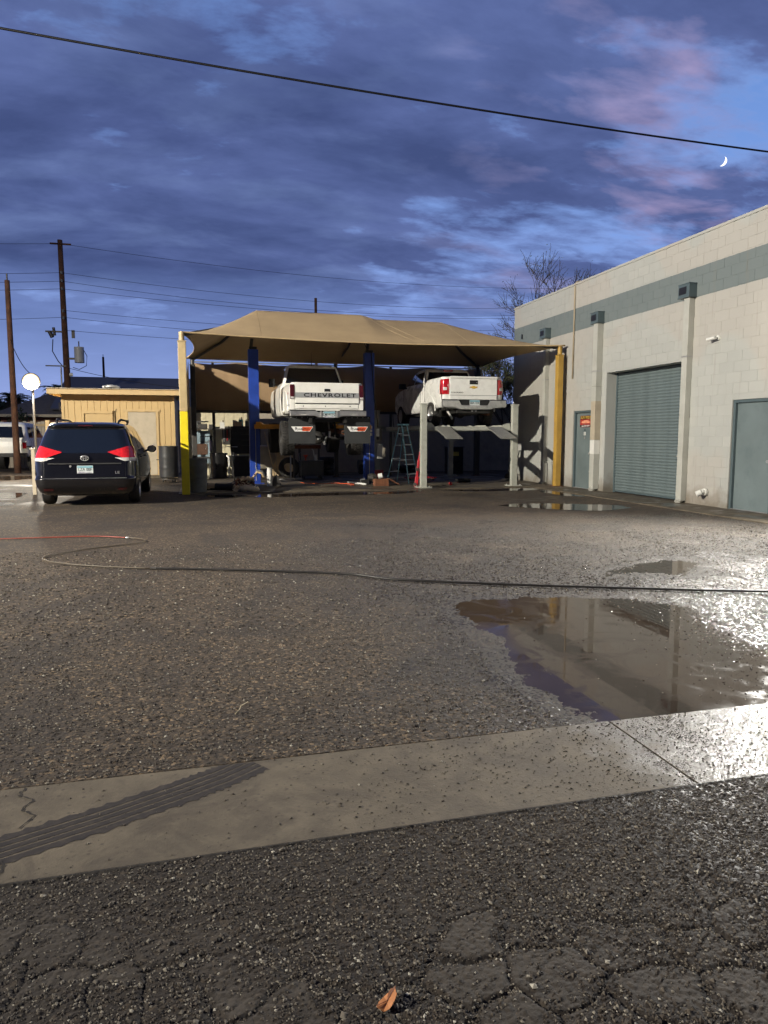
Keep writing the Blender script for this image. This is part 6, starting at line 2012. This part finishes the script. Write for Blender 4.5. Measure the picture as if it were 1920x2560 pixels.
    q = MB(); q.box(-.38, .38, -.22, .22, .12, .62, mat('cart_grey', (.05, .05, .052), .5, var=.3)); q.build('tub', t, bevel=.01)
    q = MB(); q.tube([(-.38, .2, .6), (-.40, .2, .85), (-.30, .2, .88)], .012, M_lsteel, 6); q.box(.10, .16, -.2, -.1, .62, .82, M_plasw); q.tube([(.1, -.1, .62), (.05, -.1, .95), (.0, -.1, 1.0)], .02, M_plasw, 6); q.build('tools', t)
    for a in (-.3, .3):
        q = MB(); q.cyl((a, -.18, .05), (a + .03, -.18, .05), .05, M_rubber, 10); q.cyl((a, .18, .05), (a + .03, .18, .05), .05, M_rubber, 10); q.build('castor', t)
    t = thing('jack_stand', 'tall under hoist stand below the old white pickup', 'stand', (2.75, 22.6, .018))
    q = MB(); q.cyl((0, 0, .05), (0, 0, 1.05), .02, M_lsteel, 8); q.build('rod', t)
    q = MB(); q.tube([(-.38, -.1, .02), (-.36, -.1, .06), (.35, -.1, .05)], .022, M_lsteel, 6); q.tube([(-.3, .2, .02), (.35, .2, .02)], .022, M_steel, 6); q.build('foot', t)
    q = MB(); q.box(2.95, 3.95, 23.9, 24.0, 1.02, 1.14, M_rust); q.box(3.0, 3.06, 23.9, 24.0, 0.02, 1.02, M_steel); q.box(3.85, 3.91, 23.9, 24.0, .02, 1.02, M_steel); q.build('work_bench', label='brown edged bench at the back under the old pickup', cat='bench')
    # dark stack of tyres at back
    for i, (x, y) in enumerate(((4.45, 25.6), (4.35, 25.6), (4.5, 25.55))):
        q = MB(); q.lathe([(.20, 0), (.33, 0), (.36, .05), (.36, .17), (.33, .22), (.20, .22), (.20, 0)], M_rubber, 24)
        q.build('spare_tyre', label=('bottom tyre of the stack at the back of the shop', 'middle tyre of the stack at the back of the shop', 'top tyre of the stack at the back of the shop')[i], cat='tyre', group='stacked spare tyres').location = (x, y, .018 + i * .222)
    # grey posts at the back of the shop with a pump between
    q = MB(); q.box(-.3, .3, -.22, .22, 0, 1.0, M_cab); q.box(-.34, .34, -.26, .26, 1.0, 1.03, M_steel)
    q.build('parts_cabinet', label='dark cabinet at the back under the grey lift', cat='cabinet', bevel=.01).location = (9.35, 25.4, .018)
    q = MB(); q.box(-.12, .12, -.235, -.225, .68, .84, mat('yellow_sticker', (.50, .42, .08), .5)); q.build('caution_notice', label='yellow notice on the front of the dark cabinet', cat='notice').location = (9.35, 25.4, .018)
    q = MB(); q.lathe([(.001, 0), (.035, 0), (.05, .16), (.053, .165), (.001, .165)], M_plasw, 16); q.build('paper_cup', label='white paper cup standing on the dark cabinet', cat='cup').location = (9.17, 25.3, 1.05)
    # shop debris under the grey lift at the back
    t = thing('scrap_heap', 'tangle of dark scrap parts on the floor at the back under the grey lift', 'scrap pile', (7.7, 26.2, .018))
    r = random.Random(8)
    for i in range(12):
        q = MB(); q.tube([(r.uniform(-.4, .4), r.uniform(-.2, .2), r.uniform(.02, .35)) for k in range(4)], r.uniform(.02, .05), (M_steel, M_under, M_bin)[i % 3], 6); q.build('scrap', t)
    # hand truck leaning on the warehouse wall
    t = thing('hand_truck', 'dark hand truck leaning on the warehouse wall in the canopy shadow', 'hand truck', (9.70, 20.9, .018))
    q = MB(); q.tube([(-.10, -.18, .1), (.18, -.18, 1.05), (.22, -.10, 1.15), (.22, .10, 1.15), (.18, .18, 1.05), (-.10, .18, .1)], .018, M_steel, 6); q.build('frame', t)
    q = MB()
    for z in (.3, .55, .8): q.tube([(-.10 + .28 * (z - .1) / .95, -.18, z), (-.10 + .28 * (z - .1) / .95, .18, z)], .012, M_steel, 6)
    q.box(-.30, -.08, -.18, .18, .03, .05, M_steel); q.build('crossbar', t)
    for s in (-.22, .22):
        q = MB(); q.cyl((-.05, s - .03, .11), (-.05, s + .03, .11), .11, M_rubber, 16); q.build('wheel', t)
    # more of the shop's clutter
    def clut(name, label, cat, loc, fn, bev=.006):
        q = MB(); fn(q); o = q.build(name, label=label, cat=cat, bevel=bev); o.location = loc; return o
    clut('red_crate', 'small red crate on the floor behind the right blue column', 'crate', (5.75, 23.2, .018), lambda q: q.box(-.2, .2, -.15, .15, 0, .28, M_redp))
    clut('gas_bottle', 'tall grey gas bottle standing right of the right blue column', 'gas bottle', (5.55, 23.6, .018), lambda q: q.lathe([(.001, 0), (.11, 0), (.115, .05), (.115, 1.15), (.08, 1.3), (.03, 1.36), (.03, 1.45), (.001, 1.45)], M_bin, 16), 0)
    clut('spare_tyre', 'big tyre leaning under the left blue column', 'tyre', (2.9, 24.3, .36), lambda q: q.lathe([(.18, -.12), (.32, -.13), (.36, -.08), (.36, .08), (.32, .13), (.18, .12), (.18, -.12)], M_rubber, 28, Matrix.Rotation(1.35, 4, 'X')), 0)
    clut('bucket', 'white bucket beside the upright boards', 'bucket', (3.3, 25.2, .018), lambda q: q.lathe([(.001, 0), (.12, 0), (.15, .30), (.16, .31), (.15, .32), (.001, .28)], M_plasw, 18), 0)
    clut('parts_box', 'pale cardboard box on the tool cabinet', 'box', (1.25, 25.8, 1.80), lambda q: q.box(-.15, .15, -.12, .12, 0, .16, M_card))
    clut('funnel', 'small orange funnel on the tool cart', 'funnel', (3.35, 23.4, .64), lambda q: q.lathe([(.02, 0), (.02, .08), (.09, .18), (.08, .18), (.01, .08)], M_orange, 14), 0)
    clut('extension_cord', 'orange cord lying across the shop floor', 'cord', (0, 0, 0), lambda q: q.tube(smooth_path([(2.9, 21.4, .03), (3.4, 20.7, .03), (3.9, 20.9, .03), (4.3, 20.2, .03), (4.1, 19.6, .03)], 6), .010, M_orange, 6), 0)
    clut('floor_mat', 'dark rubber mat on the wet floor under the older pickup', 'mat', (2.7, 20.2, .019), lambda q: q.box(-.55, .55, -.3, .3, 0, .012, M_blackm, Matrix.Rotation(.2, 4, 'Z')))
    clut('creeper', 'low mechanic creeper under the grey lift', 'creeper', (6.9, 21.9, .018), lambda q: (q.box(-.5, .5, -.2, .2, .06, .10, M_redp), q.cyl((-.4, -.18, .03), (-.4, -.14, .03), .03, M_rubber, 8), q.cyl((.4, -.18, .03), (.4, -.14, .03), .03, M_rubber, 8)))
    clut('oil_pan', 'shallow black drain pan under the grey lift', 'pan', (7.9, 20.6, .018), lambda q: q.lathe([(.001, .01), (.20, .01), (.26, .10), (.27, .10), (.21, 0), (.001, 0)], M_blackm, 20), 0)
    clut('air_compressor', 'dark air compressor at the back right under the brown screen', 'compressor', (6.1, 25.9, .018), lambda q: (q.cyl((-.4, 0, .35), (.4, 0, .35), .2, M_steel, 16), q.box(-.2, .15, -.12, .12, .55, .85, M_under), q.cyl((-.35, -.2, .1), (-.35, -.26, .1), .1, M_rubber, 12)), 0)
    t = thing('pegboard', 'board of hanging hand tools on the pale metal wall', 'tool board', (1.15, 26.40, 1.25))
    q = MB(); q.box(-.42, .42, 0, .02, -.1, .55, M_steel); q.build('board', t)
    for k in range(7):
        q = MB(); q.box(-.36 + k * .115 - .015, -.36 + k * .115 + .015, -.03, -.005, -.02 + .05 * (k % 3), .46, (M_lsteel, M_redp, M_lsteel)[k % 3]); q.build('hand_tool', t)
    # workpieces hung below the screen: coils of hose
    for i, x in enumerate((6.75, 6.95)):
        q = MB(); q.tube([(x, 24.7, 3.8), (x + .02, 24.65, 3.0), (x - .03, 24.68, 2.2), (x + .04, 24.7, 1.4)], .012, M_wire, 6); q.build('hanging_cord', label=('left black cord hanging down in front of the brown screen', 'right black cord hanging down in front of the brown screen')[i], cat='cord')
interior()

# ------------------------------------------------------------------ yard hose, twig, leaf
def hose():
    t = thing('air_hose', 'long black hose with a red end snaking across the yard', 'hose', (0, 0, 0))
    P = [(-5.5, 10.9), (-2.78, 10.76), (-1.61, 10.72), (-1.15, 10.50), (-.86, 10.26), (-.80, 10.02), (-1.0, 9.80), (-1.53, 9.44), (-1.84, 9.05), (-1.78, 8.72), (-1.35, 8.32), (-.7, 7.98), (-.06, 7.75), (.8, 7.40), (1.48, 7.05), (1.89, 6.66), (2.95, 6.13), (3.97, 5.70), (5.05, 5.29), (7.0, 4.7), (9.5, 4.2)]
    S_ = smooth_path(P, 10)
    pts = []
    for x, y in S_:
        pts.append((x, y, 0.015))
    k1 = 32; k2 = 112
    for a, b, m, r in ((0, k1 + 1, M_hoser, .009), (k1, k2 + 1, M_hosey, .0085), (k2, len(pts), M_hosed, .012)):
        q = MB(); q.tube(pts[a:b], r, m, 7); q.build('hose_length', t, label={0: 'red length', k1: 'tan dusty length', k2: 'black length'}[a])
    q = MB(); q.cyl(pts[k1], pts[k1 + 1], .014, M_lsteel, 8); q.cyl(pts[k2], pts[k2 + 1], .016, M_steel, 8); q.build('coupling', t)
hose()
q = MB(); q.tube([(.13, 3.59, .012), (.155, 3.64, .016), (.165, 3.69, .014), (.205, 3.75, .010)], .0022, mat('straw', (.5, .42, .26), .7), 5); q.build('twig', label='thin pale twig lying on the asphalt beyond the gutter', cat='twig')
lf = MB()
vs = []
ou = [(-.030, -.010), (-.020, .008), (-.004, .018), (.008, .020), (.018, .032), (.032, .038), (.028, .018), (.026, .0), (.016, -.016), (.0, -.024), (-.014, -.020)]
vs = [(0, 0, .008)] + [(a, b, .010 + .010 * math.sin(a * 80) + .006 * math.cos(b * 90)) for a, b in ou]
lf.add(vs, [(0, i, i % len(ou) + 1) for i in range(1, len(ou) + 1)], mat('dry_leaf', (.50, .20, .07), .6, var=.3, scale=40))
lf.tube([(-.03, -.01, .012), (0, 0, .011), (.032, .038, .013)], .0008, mat('leaf_vein', (.32, .12, .05), .7), 4)
o = lf.build('fallen_leaf', label='single orange brown leaf lying on the cracked asphalt', cat='leaf'); o.location = (.42, 1.59, .004)
s_ = o.modifiers.new('t', 'SOLIDIFY'); s_.thickness = .0008

# ------------------------------------------------------------------ utility poles and wires
def upole(name, x, y, h, r0, r1, label, gear=False, lean=0.0, top_bar=True):
    t = thing(name, label, 'pole', (x, y, 0))
    m_ = MB(); m_.tube([(lean * k / 6, 0, h * k / 6) for k in range(7)], [r0 + (r1 - r0) * k / 6 for k in range(7)], M_wood, 14); m_.build('shaft', t)
    if top_bar:
        m_ = MB(); m_.cyl((lean, 0, h), (lean, 0, h + .25), .03, M_steel, 8); m_.build('top_pin', t)
    if gear:
        for k, (z, w) in enumerate(((h - .25, 1.0),)):
            m_ = MB(); m_.box(-w / 2, w / 2, -.26, -.20, z - .04, z + .04, M_wood); m_.build('crossarm', t)
        for z in (h - 1.7, h - 2.1, h - 2.5, h - 3.6, h - 3.95):
            m_ = MB(); m_.cyl((.0, -.18, z), (.0, -.38, z), .035, M_steel, 8); m_.cyl((.0, -.38, z - .06), (.0, -.38, z + .08), .05, M_bin, 8); m_.build('insulator', t)
        m_ = MB(); m_.cyl((.62, -.05, 5.25), (.62, -.05, 6.05), .24, mat('transformer_grey', (.36, .37, .38), .5, var=.12), 18); tr = m_.build('transformer', t)
        m_ = MB(); m_.cyl((.62, -.05, 6.05), (.62, -.05, 6.35), .03, M_steel, 8); m_.tube([(.85, -.1, 5.9), (1.0, -.1, 5.6), (.95, -.1, 5.1), (.6, -.1, 4.9), (.3, -.1, 5.0)], .018, M_wire, 5); m_.box(.1, .4, -.08, 0, 5.4, 5.5, M_steel); m_.build('bushing', tr)
        m_ = MB(); m_.box(-.95, .0, -.10, -.02, 6.76, 6.84, M_steel); m_.cyl((-.75, -.1, 6.8), (-.62, -.1, 6.5), .10, M_steel, 8); m_.cyl((-.55, -.1, 7.0), (-.50, -.1, 6.6), .07, M_steel, 8); m_.tube([(-.6, -.1, 6.4), (-.65, -.1, 5.8), (-.4, -.1, 5.3), (-.15, -.1, 5.0)], .025, M_wire, 5); m_.box(.3, .45, -.1, 0, 6.5, 6.9, M_steel)
        m_.build('cutout_arm', t)
        m_ = MB(); m_.cyl((-.28, -.12, 3.0), (-.28, -.12, 5.0), .04, M_lsteel, 8); m_.build('riser_pipe', t)
        m_ = MB(); m_.cyl((.15, -.3, 4.6), (.3, -.3, 4.62), .09, M_plasw, 10); m_.box(-1.0, .0, -.2, -.14, 5.02, 5.08, M_steel); m_.build('bracket', t)
    return t
upole('utility_pole', -6.68, 40, 11.4, .185, .12, 'tall wooden utility pole carrying the transformer', gear=True, lean=-.06, top_bar=False)
upole('utility_pole', -7.02, 30.2, 7.35, .125, .09, 'shorter wooden utility pole beside the yard lamp', lean=.0)
upole('utility_pole', 7.2, 45, 10.1, .10, .085, 'thin dark pole standing up behind the canopy ridge', top_bar=False)
upole('utility_pole', -9.2, 75, 9.2, .16, .10, 'small distant pole between the lamp and the transformer pole', top_bar=True)

def wire(a, b, sag, label, r=.012, n=28, group='overhead wires from the transformer pole'):
    q = MB()
    pts = []
    for i in range(n + 1):
        t = i / n
        pts.append((a[0] + (b[0] - a[0]) * t, a[1] + (b[1] - a[1]) * t, a[2] + (b[2] - a[2]) * t - sag * 4 * t * (1 - t)))
    q.tube(pts, r, M_wire, 5)
    return q.build('overhead_wire', label=label, cat='wire', group=group)
names = ['topmost wire running right from the transformer pole', 'second wire down running right from the transformer pole', 'third wire down running right from the transformer pole', 'fourth wire down running right from the transformer pole', 'fifth wire down running right from the transformer pole', 'sixth wire down running right from the transformer pole', 'lowest main wire running right from the transformer pole']
zl = [11.15, 9.72, 9.3, 8.92, 7.85, 7.5, 6.85]
zr = [13.6, 12.3, 11.9, 11.5, 10.95, 10.55, 9.8]
for i in range(7):
    wire((-6.7, 39.7, zl[i]), (34.0, 52.0, zr[i]), .9 + .12 * (i % 3), names[i], .010)
wire((-6.6, 39.7, 4.95), (1.5, 36, 3.7), .25, 'single service wire dropping from the transformer pole to the shed side', .013, group=None)
for i, z in enumerate((11.15, 9.72, 9.3, 8.92, 7.5)):
    wire((-6.7, 39.7, z), (-30, 38, z - .3), .5, ['highest', 'second', 'third', 'fourth', 'lowest'][i] + ' wire running left from the transformer pole', .010, group='wires running left out of view')
wire((-7.0, 30.1, 5.1), (-5.62, 27.1, 3.55), .25, 'slack cable from the shorter pole down to the yard lamp', .014, group=None)
q = MB()
q.tube([(x, 23.68 + .0436 * (x - 0) - 0.0, 0.0008 * (x - 14.5) ** 2 + 12.728) for x in np.linspace(-26, 52, 80)], .034, M_wire, 6)
q.build('overhead_wire', label='thick black cable crossing the whole sky in the foreground', cat='wire')

# ------------------------------------------------------------------ yard lamp, seen lit
def yard_lamp():
    t = thing('yard_lamp', 'dazzling lit round flood lamp above the roof at far left', 'lamp', (-5.69, 27.0, 0))
    m_ = MB(); m_.cyl((0, .15, 0), (0, .15, 3.4), .04, M_steel, 10); m_.build('mast', t)
    for x, z in ((0, 3.33),):
        h = MB(); h.lathe([(.001, .20), (.15, .17), (.34, .0), (.38, -.03), (.35, -.03)], M_steel, 20, Matrix.Translation((x, 0, z)) @ Matrix.Rotation(-PI / 2, 4, 'X') @ Matrix.Scale(.80, 4)); o = h.build('lamp_head', t)
        g = MB(); g.lathe([(.001, -.10), (.10, -.085), (.20, -.06)], M_lit, 20, Matrix.Translation((x, 0, z)) @ Matrix.Rotation(-PI / 2, 4, 'X') @ Matrix.Scale(.80, 4)); g.lathe([(.20, -.06), (.27, -.045), (.31, -.03)], mat('lamp_reflector', (.8, .7, .5), .4, emit=(1.0, .86, .62), estr=1.6), 20, Matrix.Translation((x, 0, z)) @ Matrix.Rotation(-PI / 2, 4, 'X') @ Matrix.Scale(.80, 4)); g.lathe([(.31, -.03), (.345, -.01)], mat('lamp_reflector_edge', (.8, .6, .4), .4, emit=(1.0, .70, .40), estr=.55), 20, Matrix.Translation((x, 0, z)) @ Matrix.Rotation(-PI / 2, 4, 'X') @ Matrix.Scale(.80, 4)); g.build('lens', o)
    ld = bpy.data.lights.new('yard_light', 'SPOT'); ld.energy = 2000; ld.color = (1.0, .92, .76); ld.spot_size = R(172); ld.spot_blend = .3; ld.shadow_soft_size = .2
    l = bpy.data.objects.new('yard_light', ld); C.objects.link(l); l.location = (-5.69, 26.85, 3.30)
    l.rotation_euler = Vector((-.15, -.15, -1)).to_track_quat('-Z', 'Y').to_euler()
yard_lamp()

# ------------------------------------------------------------------ buildings and yard walls behind
def background():
    t = thing('metal_roofed_building', 'low building with a long blue grey metal roof behind the shed', 'building', (-1.0, 40, 0))
    m_ = MB(); m_.box(-6.5, 5.5, 1.5, 10, 0, 3.0, M_shing); m_.build('wall', t)
    m_ = MB(); m_.add([(-6.75, .8, 2.9), (6.0, .8, 2.9), (6.0, 6, 5.0), (-6.75, 6, 5.0), (6.0, 11, 2.9), (-6.75, 11, 2.9)], [(0, 1, 2, 3), (3, 2, 4, 5)], M_roofb)
    ro = m_.build('roof', t); s = ro.modifiers.new('t', 'SOLIDIFY'); s.thickness = .06
    t = thing('red_building', 'low reddish building with a grey shingle roof behind the yard wall', 'building', (-9.6, 41, 0))
    m_ = MB(); m_.box(-.6, 5.0, 0, 6, 0, 2.55, M_stucco); m_.build('wall', t)
    m_ = MB(); m_.add([(-1.1, -.7, 2.5), (5.2, -.7, 2.5), (4.0, 3, 4.0), (1.6, 3, 4.0), (-1.1, 6.7, 2.5), (5.2, 6.7, 2.5)], [(0, 1, 2, 3), (0, 3, 4), (1, 5, 2), (3, 2, 5, 4), (0, 4, 5, 1)], M_shing); rr = m_.build('roof', t)
    m_ = MB(); m_.box(-1.15, 5.25, -.74, -.71, 2.44, 2.58, M_door); m_.build('fascia', rr)
    m_ = MB(); m_.box(2.4, 5.0, -.9, -.75, 2.80, 3.18, M_shing); m_.build('lower_roof', t)
    # yard wall with posts
    t = thing('yard_wall', 'pale stained block wall with a gate post left of the shed', 'wall', (-5.6, 29.2, 0))
    m_ = MB(); m_.box(.0, 2.6, 0, .2, 0, 1.65, M_cmu); m_.build('wall', t)
    m_ = MB(); m_.box(.0, .95, -.02, .22, 1.65, 1.98, M_plasw); m_.build('rail', t, bevel=.03)
    m_ = MB(); m_.box(-.12, .02, -.15, .0, 0, 2.05, M_post); m_.build('gate_post', t)
    m_ = MB(); m_.tube([(0.0, -.2, 1.75), (.15, -.22, 1.7), (.4, -.22, 1.35), (.65, -.25, .9), (.8, -.25, .2)], .018, M_wire, 6); m_.tube([(.02, -.2, 1.6), (.1, -.22, 1.1), (.3, -.22, .7), (.5, -.25, .2)], .018, M_wire, 6); m_.build('cable', t)
    t = thing('wood_fence', 'pale board fence behind the white off road vehicle', 'fence', (-11.5, 35.5, 0))
    pm = MB(); pm.box(0, .14, 0, .02, 0, 2.1, M_door); me = pm.mesh('board')
    for i in range(30):
        o = bpy.data.objects.new('board', me); C.objects.link(o); o.parent = t; o.location = (i * .155, 0, rnd.uniform(-.04, .04))
    m_ = MB(); m_.box(0, 4.7, -.03, 0, 1.9, 2.0, M_trim); m_.build('rail', t)
    # clutter along the wall
    r = random.Random(12)
    for i, (x, h, lean, m, lab) in enumerate(((-5.15, 1.25, .12, M_under, 'dark plank leaning leftmost against the yard wall'), (-4.95, 1.35, .05, M_steel, 'broad dark board leaning on the yard wall'), (-4.72, 1.5, -.15, M_lsteel, 'silver angle bar leaning on the yard wall'), (-4.58, 1.35, -.10, M_under, 'dark plank leaning behind the minivan roof'))):
        q = MB(); q.box(-.09, .09, -.02, .02, 0, h, m, Matrix.Rotation(lean, 4, 'Y') @ Matrix.Rotation(-.15, 4, 'X')); q.build('leaning_board', label=lab, cat='board', bevel=.004).location = (x, 28.7, 0)
    for i, (x, y, z) in enumerate(((-5.12, 28.4, .55), (-5.08, 28.3, .12))):
        q = MB(); q.box(-.18, .18, -.14, .14, 0, .38, M_plasw); q.cyl((0, 0, .38), (0, 0, .45), .05, M_plasw, 10); q.build('plastic_jug', label=('upper white plastic jug by the yard wall', 'lower white plastic jug by the yard wall')[i], cat='jug', bevel=.04).location = (x, y, z)
    q = MB(); q.box(-.45, .75, -.2, .2, .0, .10, M_bin); q.box(-.4, .5, -.15, .15, .42, .54, M_steel)
    q.box(-.38, -.34, -.15, .15, .1, .42, M_steel); q.box(.44, .48, -.15, .15, .1, .42, M_steel); q.build('low_rack', label='low grey rack holding the white jugs', cat='rack').location = (-5.0, 28.35, 0)
    q = MB(); q.box(-.04, .04, -.04, .04, 0, 1.12, M_door); q.box(-.07, .05, -.05, .05, 1.12, 1.16, M_door); q.build('bollard', label='thin pale post standing just left of the minivan', cat='post').location = (-4.05, 19.0, 0)
    q = MB(); q.lathe([(.001, 0), (.22, .0), (.30, .12), (.26, .30), (.001, .34)], M_ink, 16); q.build('black_bag', label='black bag on the yard wall ledge behind the minivan', cat='bag').location = (-4.25, 28.6, 1.05)
    t = thing('bumper_jack', 'small black jack standing behind the white off road vehicle', 'jack', (-6.0, 30.4, 0))
    q = MB(); q.box(-.2, .2, -.15, .15, 0, .05, M_rust); q.build('foot', t)
    q = MB(); q.box(-.03, .03, -.03, .03, .05, 1.0, M_steel); q.tube([(0, 0, .4), (.2, -.1, .1), (.35, -.2, .03)], .015, M_wire, 5); q.build('bar', t)
background()

# ------------------------------------------------------------------ vegetation
def palm(x, y, h, cr, label, seed, nf=30):
    r = random.Random(seed)
    t = thing('palm_tree', label, 'palm tree', (x, y, 0))
    m_ = MB(); m_.tube([(0, 0, h * k / 8) for k in range(9)], [.24 + .03 * (k % 2) - .006 * k for k in range(9)], M_bark, 10); m_.build('trunk', t)
    m_ = MB(); m_.lathe([(.2, -1.3), (.42, -.9), (.5, -.3), (.35, .05), (.1, .2)], M_bark, 12, Matrix.Translation((0, 0, h))); m_.build('skirt', t)
    c = MB()
    for i in range(nf):
        a = i * 2.4 + r.uniform(-.2, .2); el = r.uniform(-.5, 1.25)
        L_ = cr * r.uniform(.8, 1.1)
        d = Vector((math.cos(a), math.sin(a), 0))
        pts = [Vector((0, 0, h)) + d * (L_ * s * math.cos(el * (1 - s * .3))) + Vector((0, 0, L_ * s * math.sin(el) - L_ * .55 * s * s)) for s in np.linspace(0, 1, 9)]
        c.tube(pts, [.03 - .003 * k for k in range(9)], M_palm, 4)
        for k in range(1, 9):
            p = pts[k]; tg = (pts[k] - pts[k - 1]).normalized(); sdv = tg.cross(Vector((0, 0, 1))).normalized()
            for sgn in (1, -1):
                for j in range(3):
                    b = pts[k - 1].lerp(p, (j + r.random()) / 3)
                    e = b + sdv * sgn * cr * .30 * r.uniform(.7, 1.1) * (1.1 - k / 11) + tg * cr * .12 - Vector((0, 0, cr * .12 * r.random()))
                    w = tg * .035
                    c.add([b - w, b + w, e], [(0, 1, 2)], M_palm)
    c.build('crown', t)
palm(-7.07, 60, 5.0, 1.25, 'distant palm crown showing over the metal roof right of the transformer pole', 1)
palm(-10.9, 60, 5.0, 1.4, 'distant palm crown just left of the transformer pole', 2)
palm(-12.4, 50, 3.3, 1.15, 'stubby palm with a visible trunk at the far left edge', 3)
palm(-10.7, 46, 3.5, 1.35, 'palm partly hidden behind the shorter utility pole', 4)

def bush(x, y, w, h, d, label, seed, n=2200):
    r = random.Random(seed)
    t = thing('hedge', label, 'bush', (x, y, 0))
    s = MB()
    for k in range(10): s.tube([(r.uniform(-w, w) * .3, 0, 0), (r.uniform(-w, w) * .8, r.uniform(-d, d) * .5, h * r.uniform(.5, .9))], .03, M_bark, 4)
    s.build('stems', t)
    c = MB()
    for i in range(n):
        u, v, q = r.gauss(0, .45), r.gauss(0, .45), r.random()
        p = Vector((u * w, v * d, h * (.1 + .9 * q ** .8) * (1 - .4 * abs(u)) + r.uniform(-.15, .15)))
        a = Vector((r.uniform(-1, 1), r.uniform(-1, 1), r.uniform(-1, 1))) * .11; b = Vector((r.uniform(-1, 1), r.uniform(-1, 1), r.uniform(-1, 1))) * .11
        c.add([p, p + a, p + b], [(0, 1, 2)], M_hedge)
    c.build('crown', t)
bush(-12.0, 43, 2.6, 2.9, 1.2, 'dark hedge below the palms at far left', 5)
bush(-8.9, 39.2, .9, 2.9, .8, 'dark leafy bush beside the reddish building', 6, 1500)

def desert_tree(x, y, label, seed, H_, spread, depth=6, leafy=.6):
    r = random.Random(seed)
    t = thing('desert_tree', label, 'tree', (x, y, 0))
    tr = MB(); cr = MB(); lf_ = MB()
    def grow_(p, d, L_, rad, k):
        n = 4; pts = [p]; q = p; dd = d
        for i in range(n):
            dd = (dd + Vector((r.uniform(-1, 1), r.uniform(-1, 1), r.uniform(-.6, .9))) * .20).normalized()
            q = q + dd * L_ / n; pts.append(q)
        rr = [rad * (1 - .35 * i / n) for i in range(n + 1)]
        (tr if k >= depth - 1 else cr).tube(pts, rr, M_bark, 6 if k >= depth - 1 else 3)
        if k <= 1:
            for i in range(1, n + 1):
                for _ in range(3):
                    if r.random() < leafy:
                        b = pts[i] + Vector((r.uniform(-1, 1), r.uniform(-1, 1), r.uniform(-1, 1))) * .12
                        a = Vector((r.uniform(-1, 1), r.uniform(-1, 1), r.uniform(-1, 1))) * .05; c = Vector((r.uniform(-1, 1), r.uniform(-1, 1), r.uniform(-1, 1))) * .05
                        lf_.add([b, b + a, b + c], [(0, 1, 2)], M_leaf)
        if k == 0: return
        m = 3 if k > 1 else 4
        for i in range(m):
            a = r.uniform(0, 6.28); tilt = r.uniform(.3, .85)
            ax = dd.cross(Vector((math.cos(a), math.sin(a), .3))).normalized()
            nd = (Matrix.Rotation(tilt, 3, ax) @ dd)
            nd = (nd + Vector((0, 0, .10))).normalized()
            grow_(pts[r.choice((2, 3, 4)) if i else 4], nd, L_ * r.uniform(.62, .85), max(.011, rr[-1] * .74), k - 1)
    for i in range(3):
        a = i * 2.1 + r.uniform(-.3, .3)
        grow_(Vector((0, 0, 0)), Vector((math.cos(a) * spread, math.sin(a) * spread, 1)).normalized(), H_ * .32, .15, depth)
    tr.build('trunk', t); c = cr.build('crown', t)
    if lf_.v: lf_.build('leaves', t)
desert_tree(18.9, 31.0, 'bare thin branched desert tree rising over the warehouse roof', 11, 9.4, .22, 6, .35)
desert_tree(13.3, 27.6, 'dense twiggy desert tree low behind the warehouse corner', 17, 5.6, .5, 6, .9)

# ------------------------------------------------------------------ moon: the sunlit part of a ball, far off
def moon():
    d = Vector((0.7302, 0.8937, 0.3903)).normalized()
    D = 3000.0; rad = D * 0.0053
    c = Vector((0, 0, 1.45)) + d * D
    right = d.cross(Vector((0, 0, 1))).normalized(); up = right.cross(d)
    ang = R(-28)
    ax = (up * math.cos(ang) + right * -math.sin(ang)).normalized()      # crescent horns lie along this
    sidev = ax.cross(d).normalized() * -1
    if sidev.dot(right) < 0: sidev = -sidev
    mb = MB(); n = 24; m = 10; vs = []
    for i in range(n + 1):
        th = PI * i / n
        for j in range(m + 1):
            ph = R(-5) + R(63) * j / m          # from the limb inwards
            rr = math.sin(th) * rad
            vs.append(c + ax * math.cos(th) * rad + sidev * rr * math.cos(ph) - d * rr * math.sin(ph))
    fs = [(i * (m + 1) + j, (i + 1) * (m + 1) + j, (i + 1) * (m + 1) + j + 1, i * (m + 1) + j + 1) for i in range(n) for j in range(m)]
    mb.add(vs, fs, M_moon, True)
    mb.build('moon', label='white crescent moon in the sky above the warehouse roof', cat='moon')
moon()
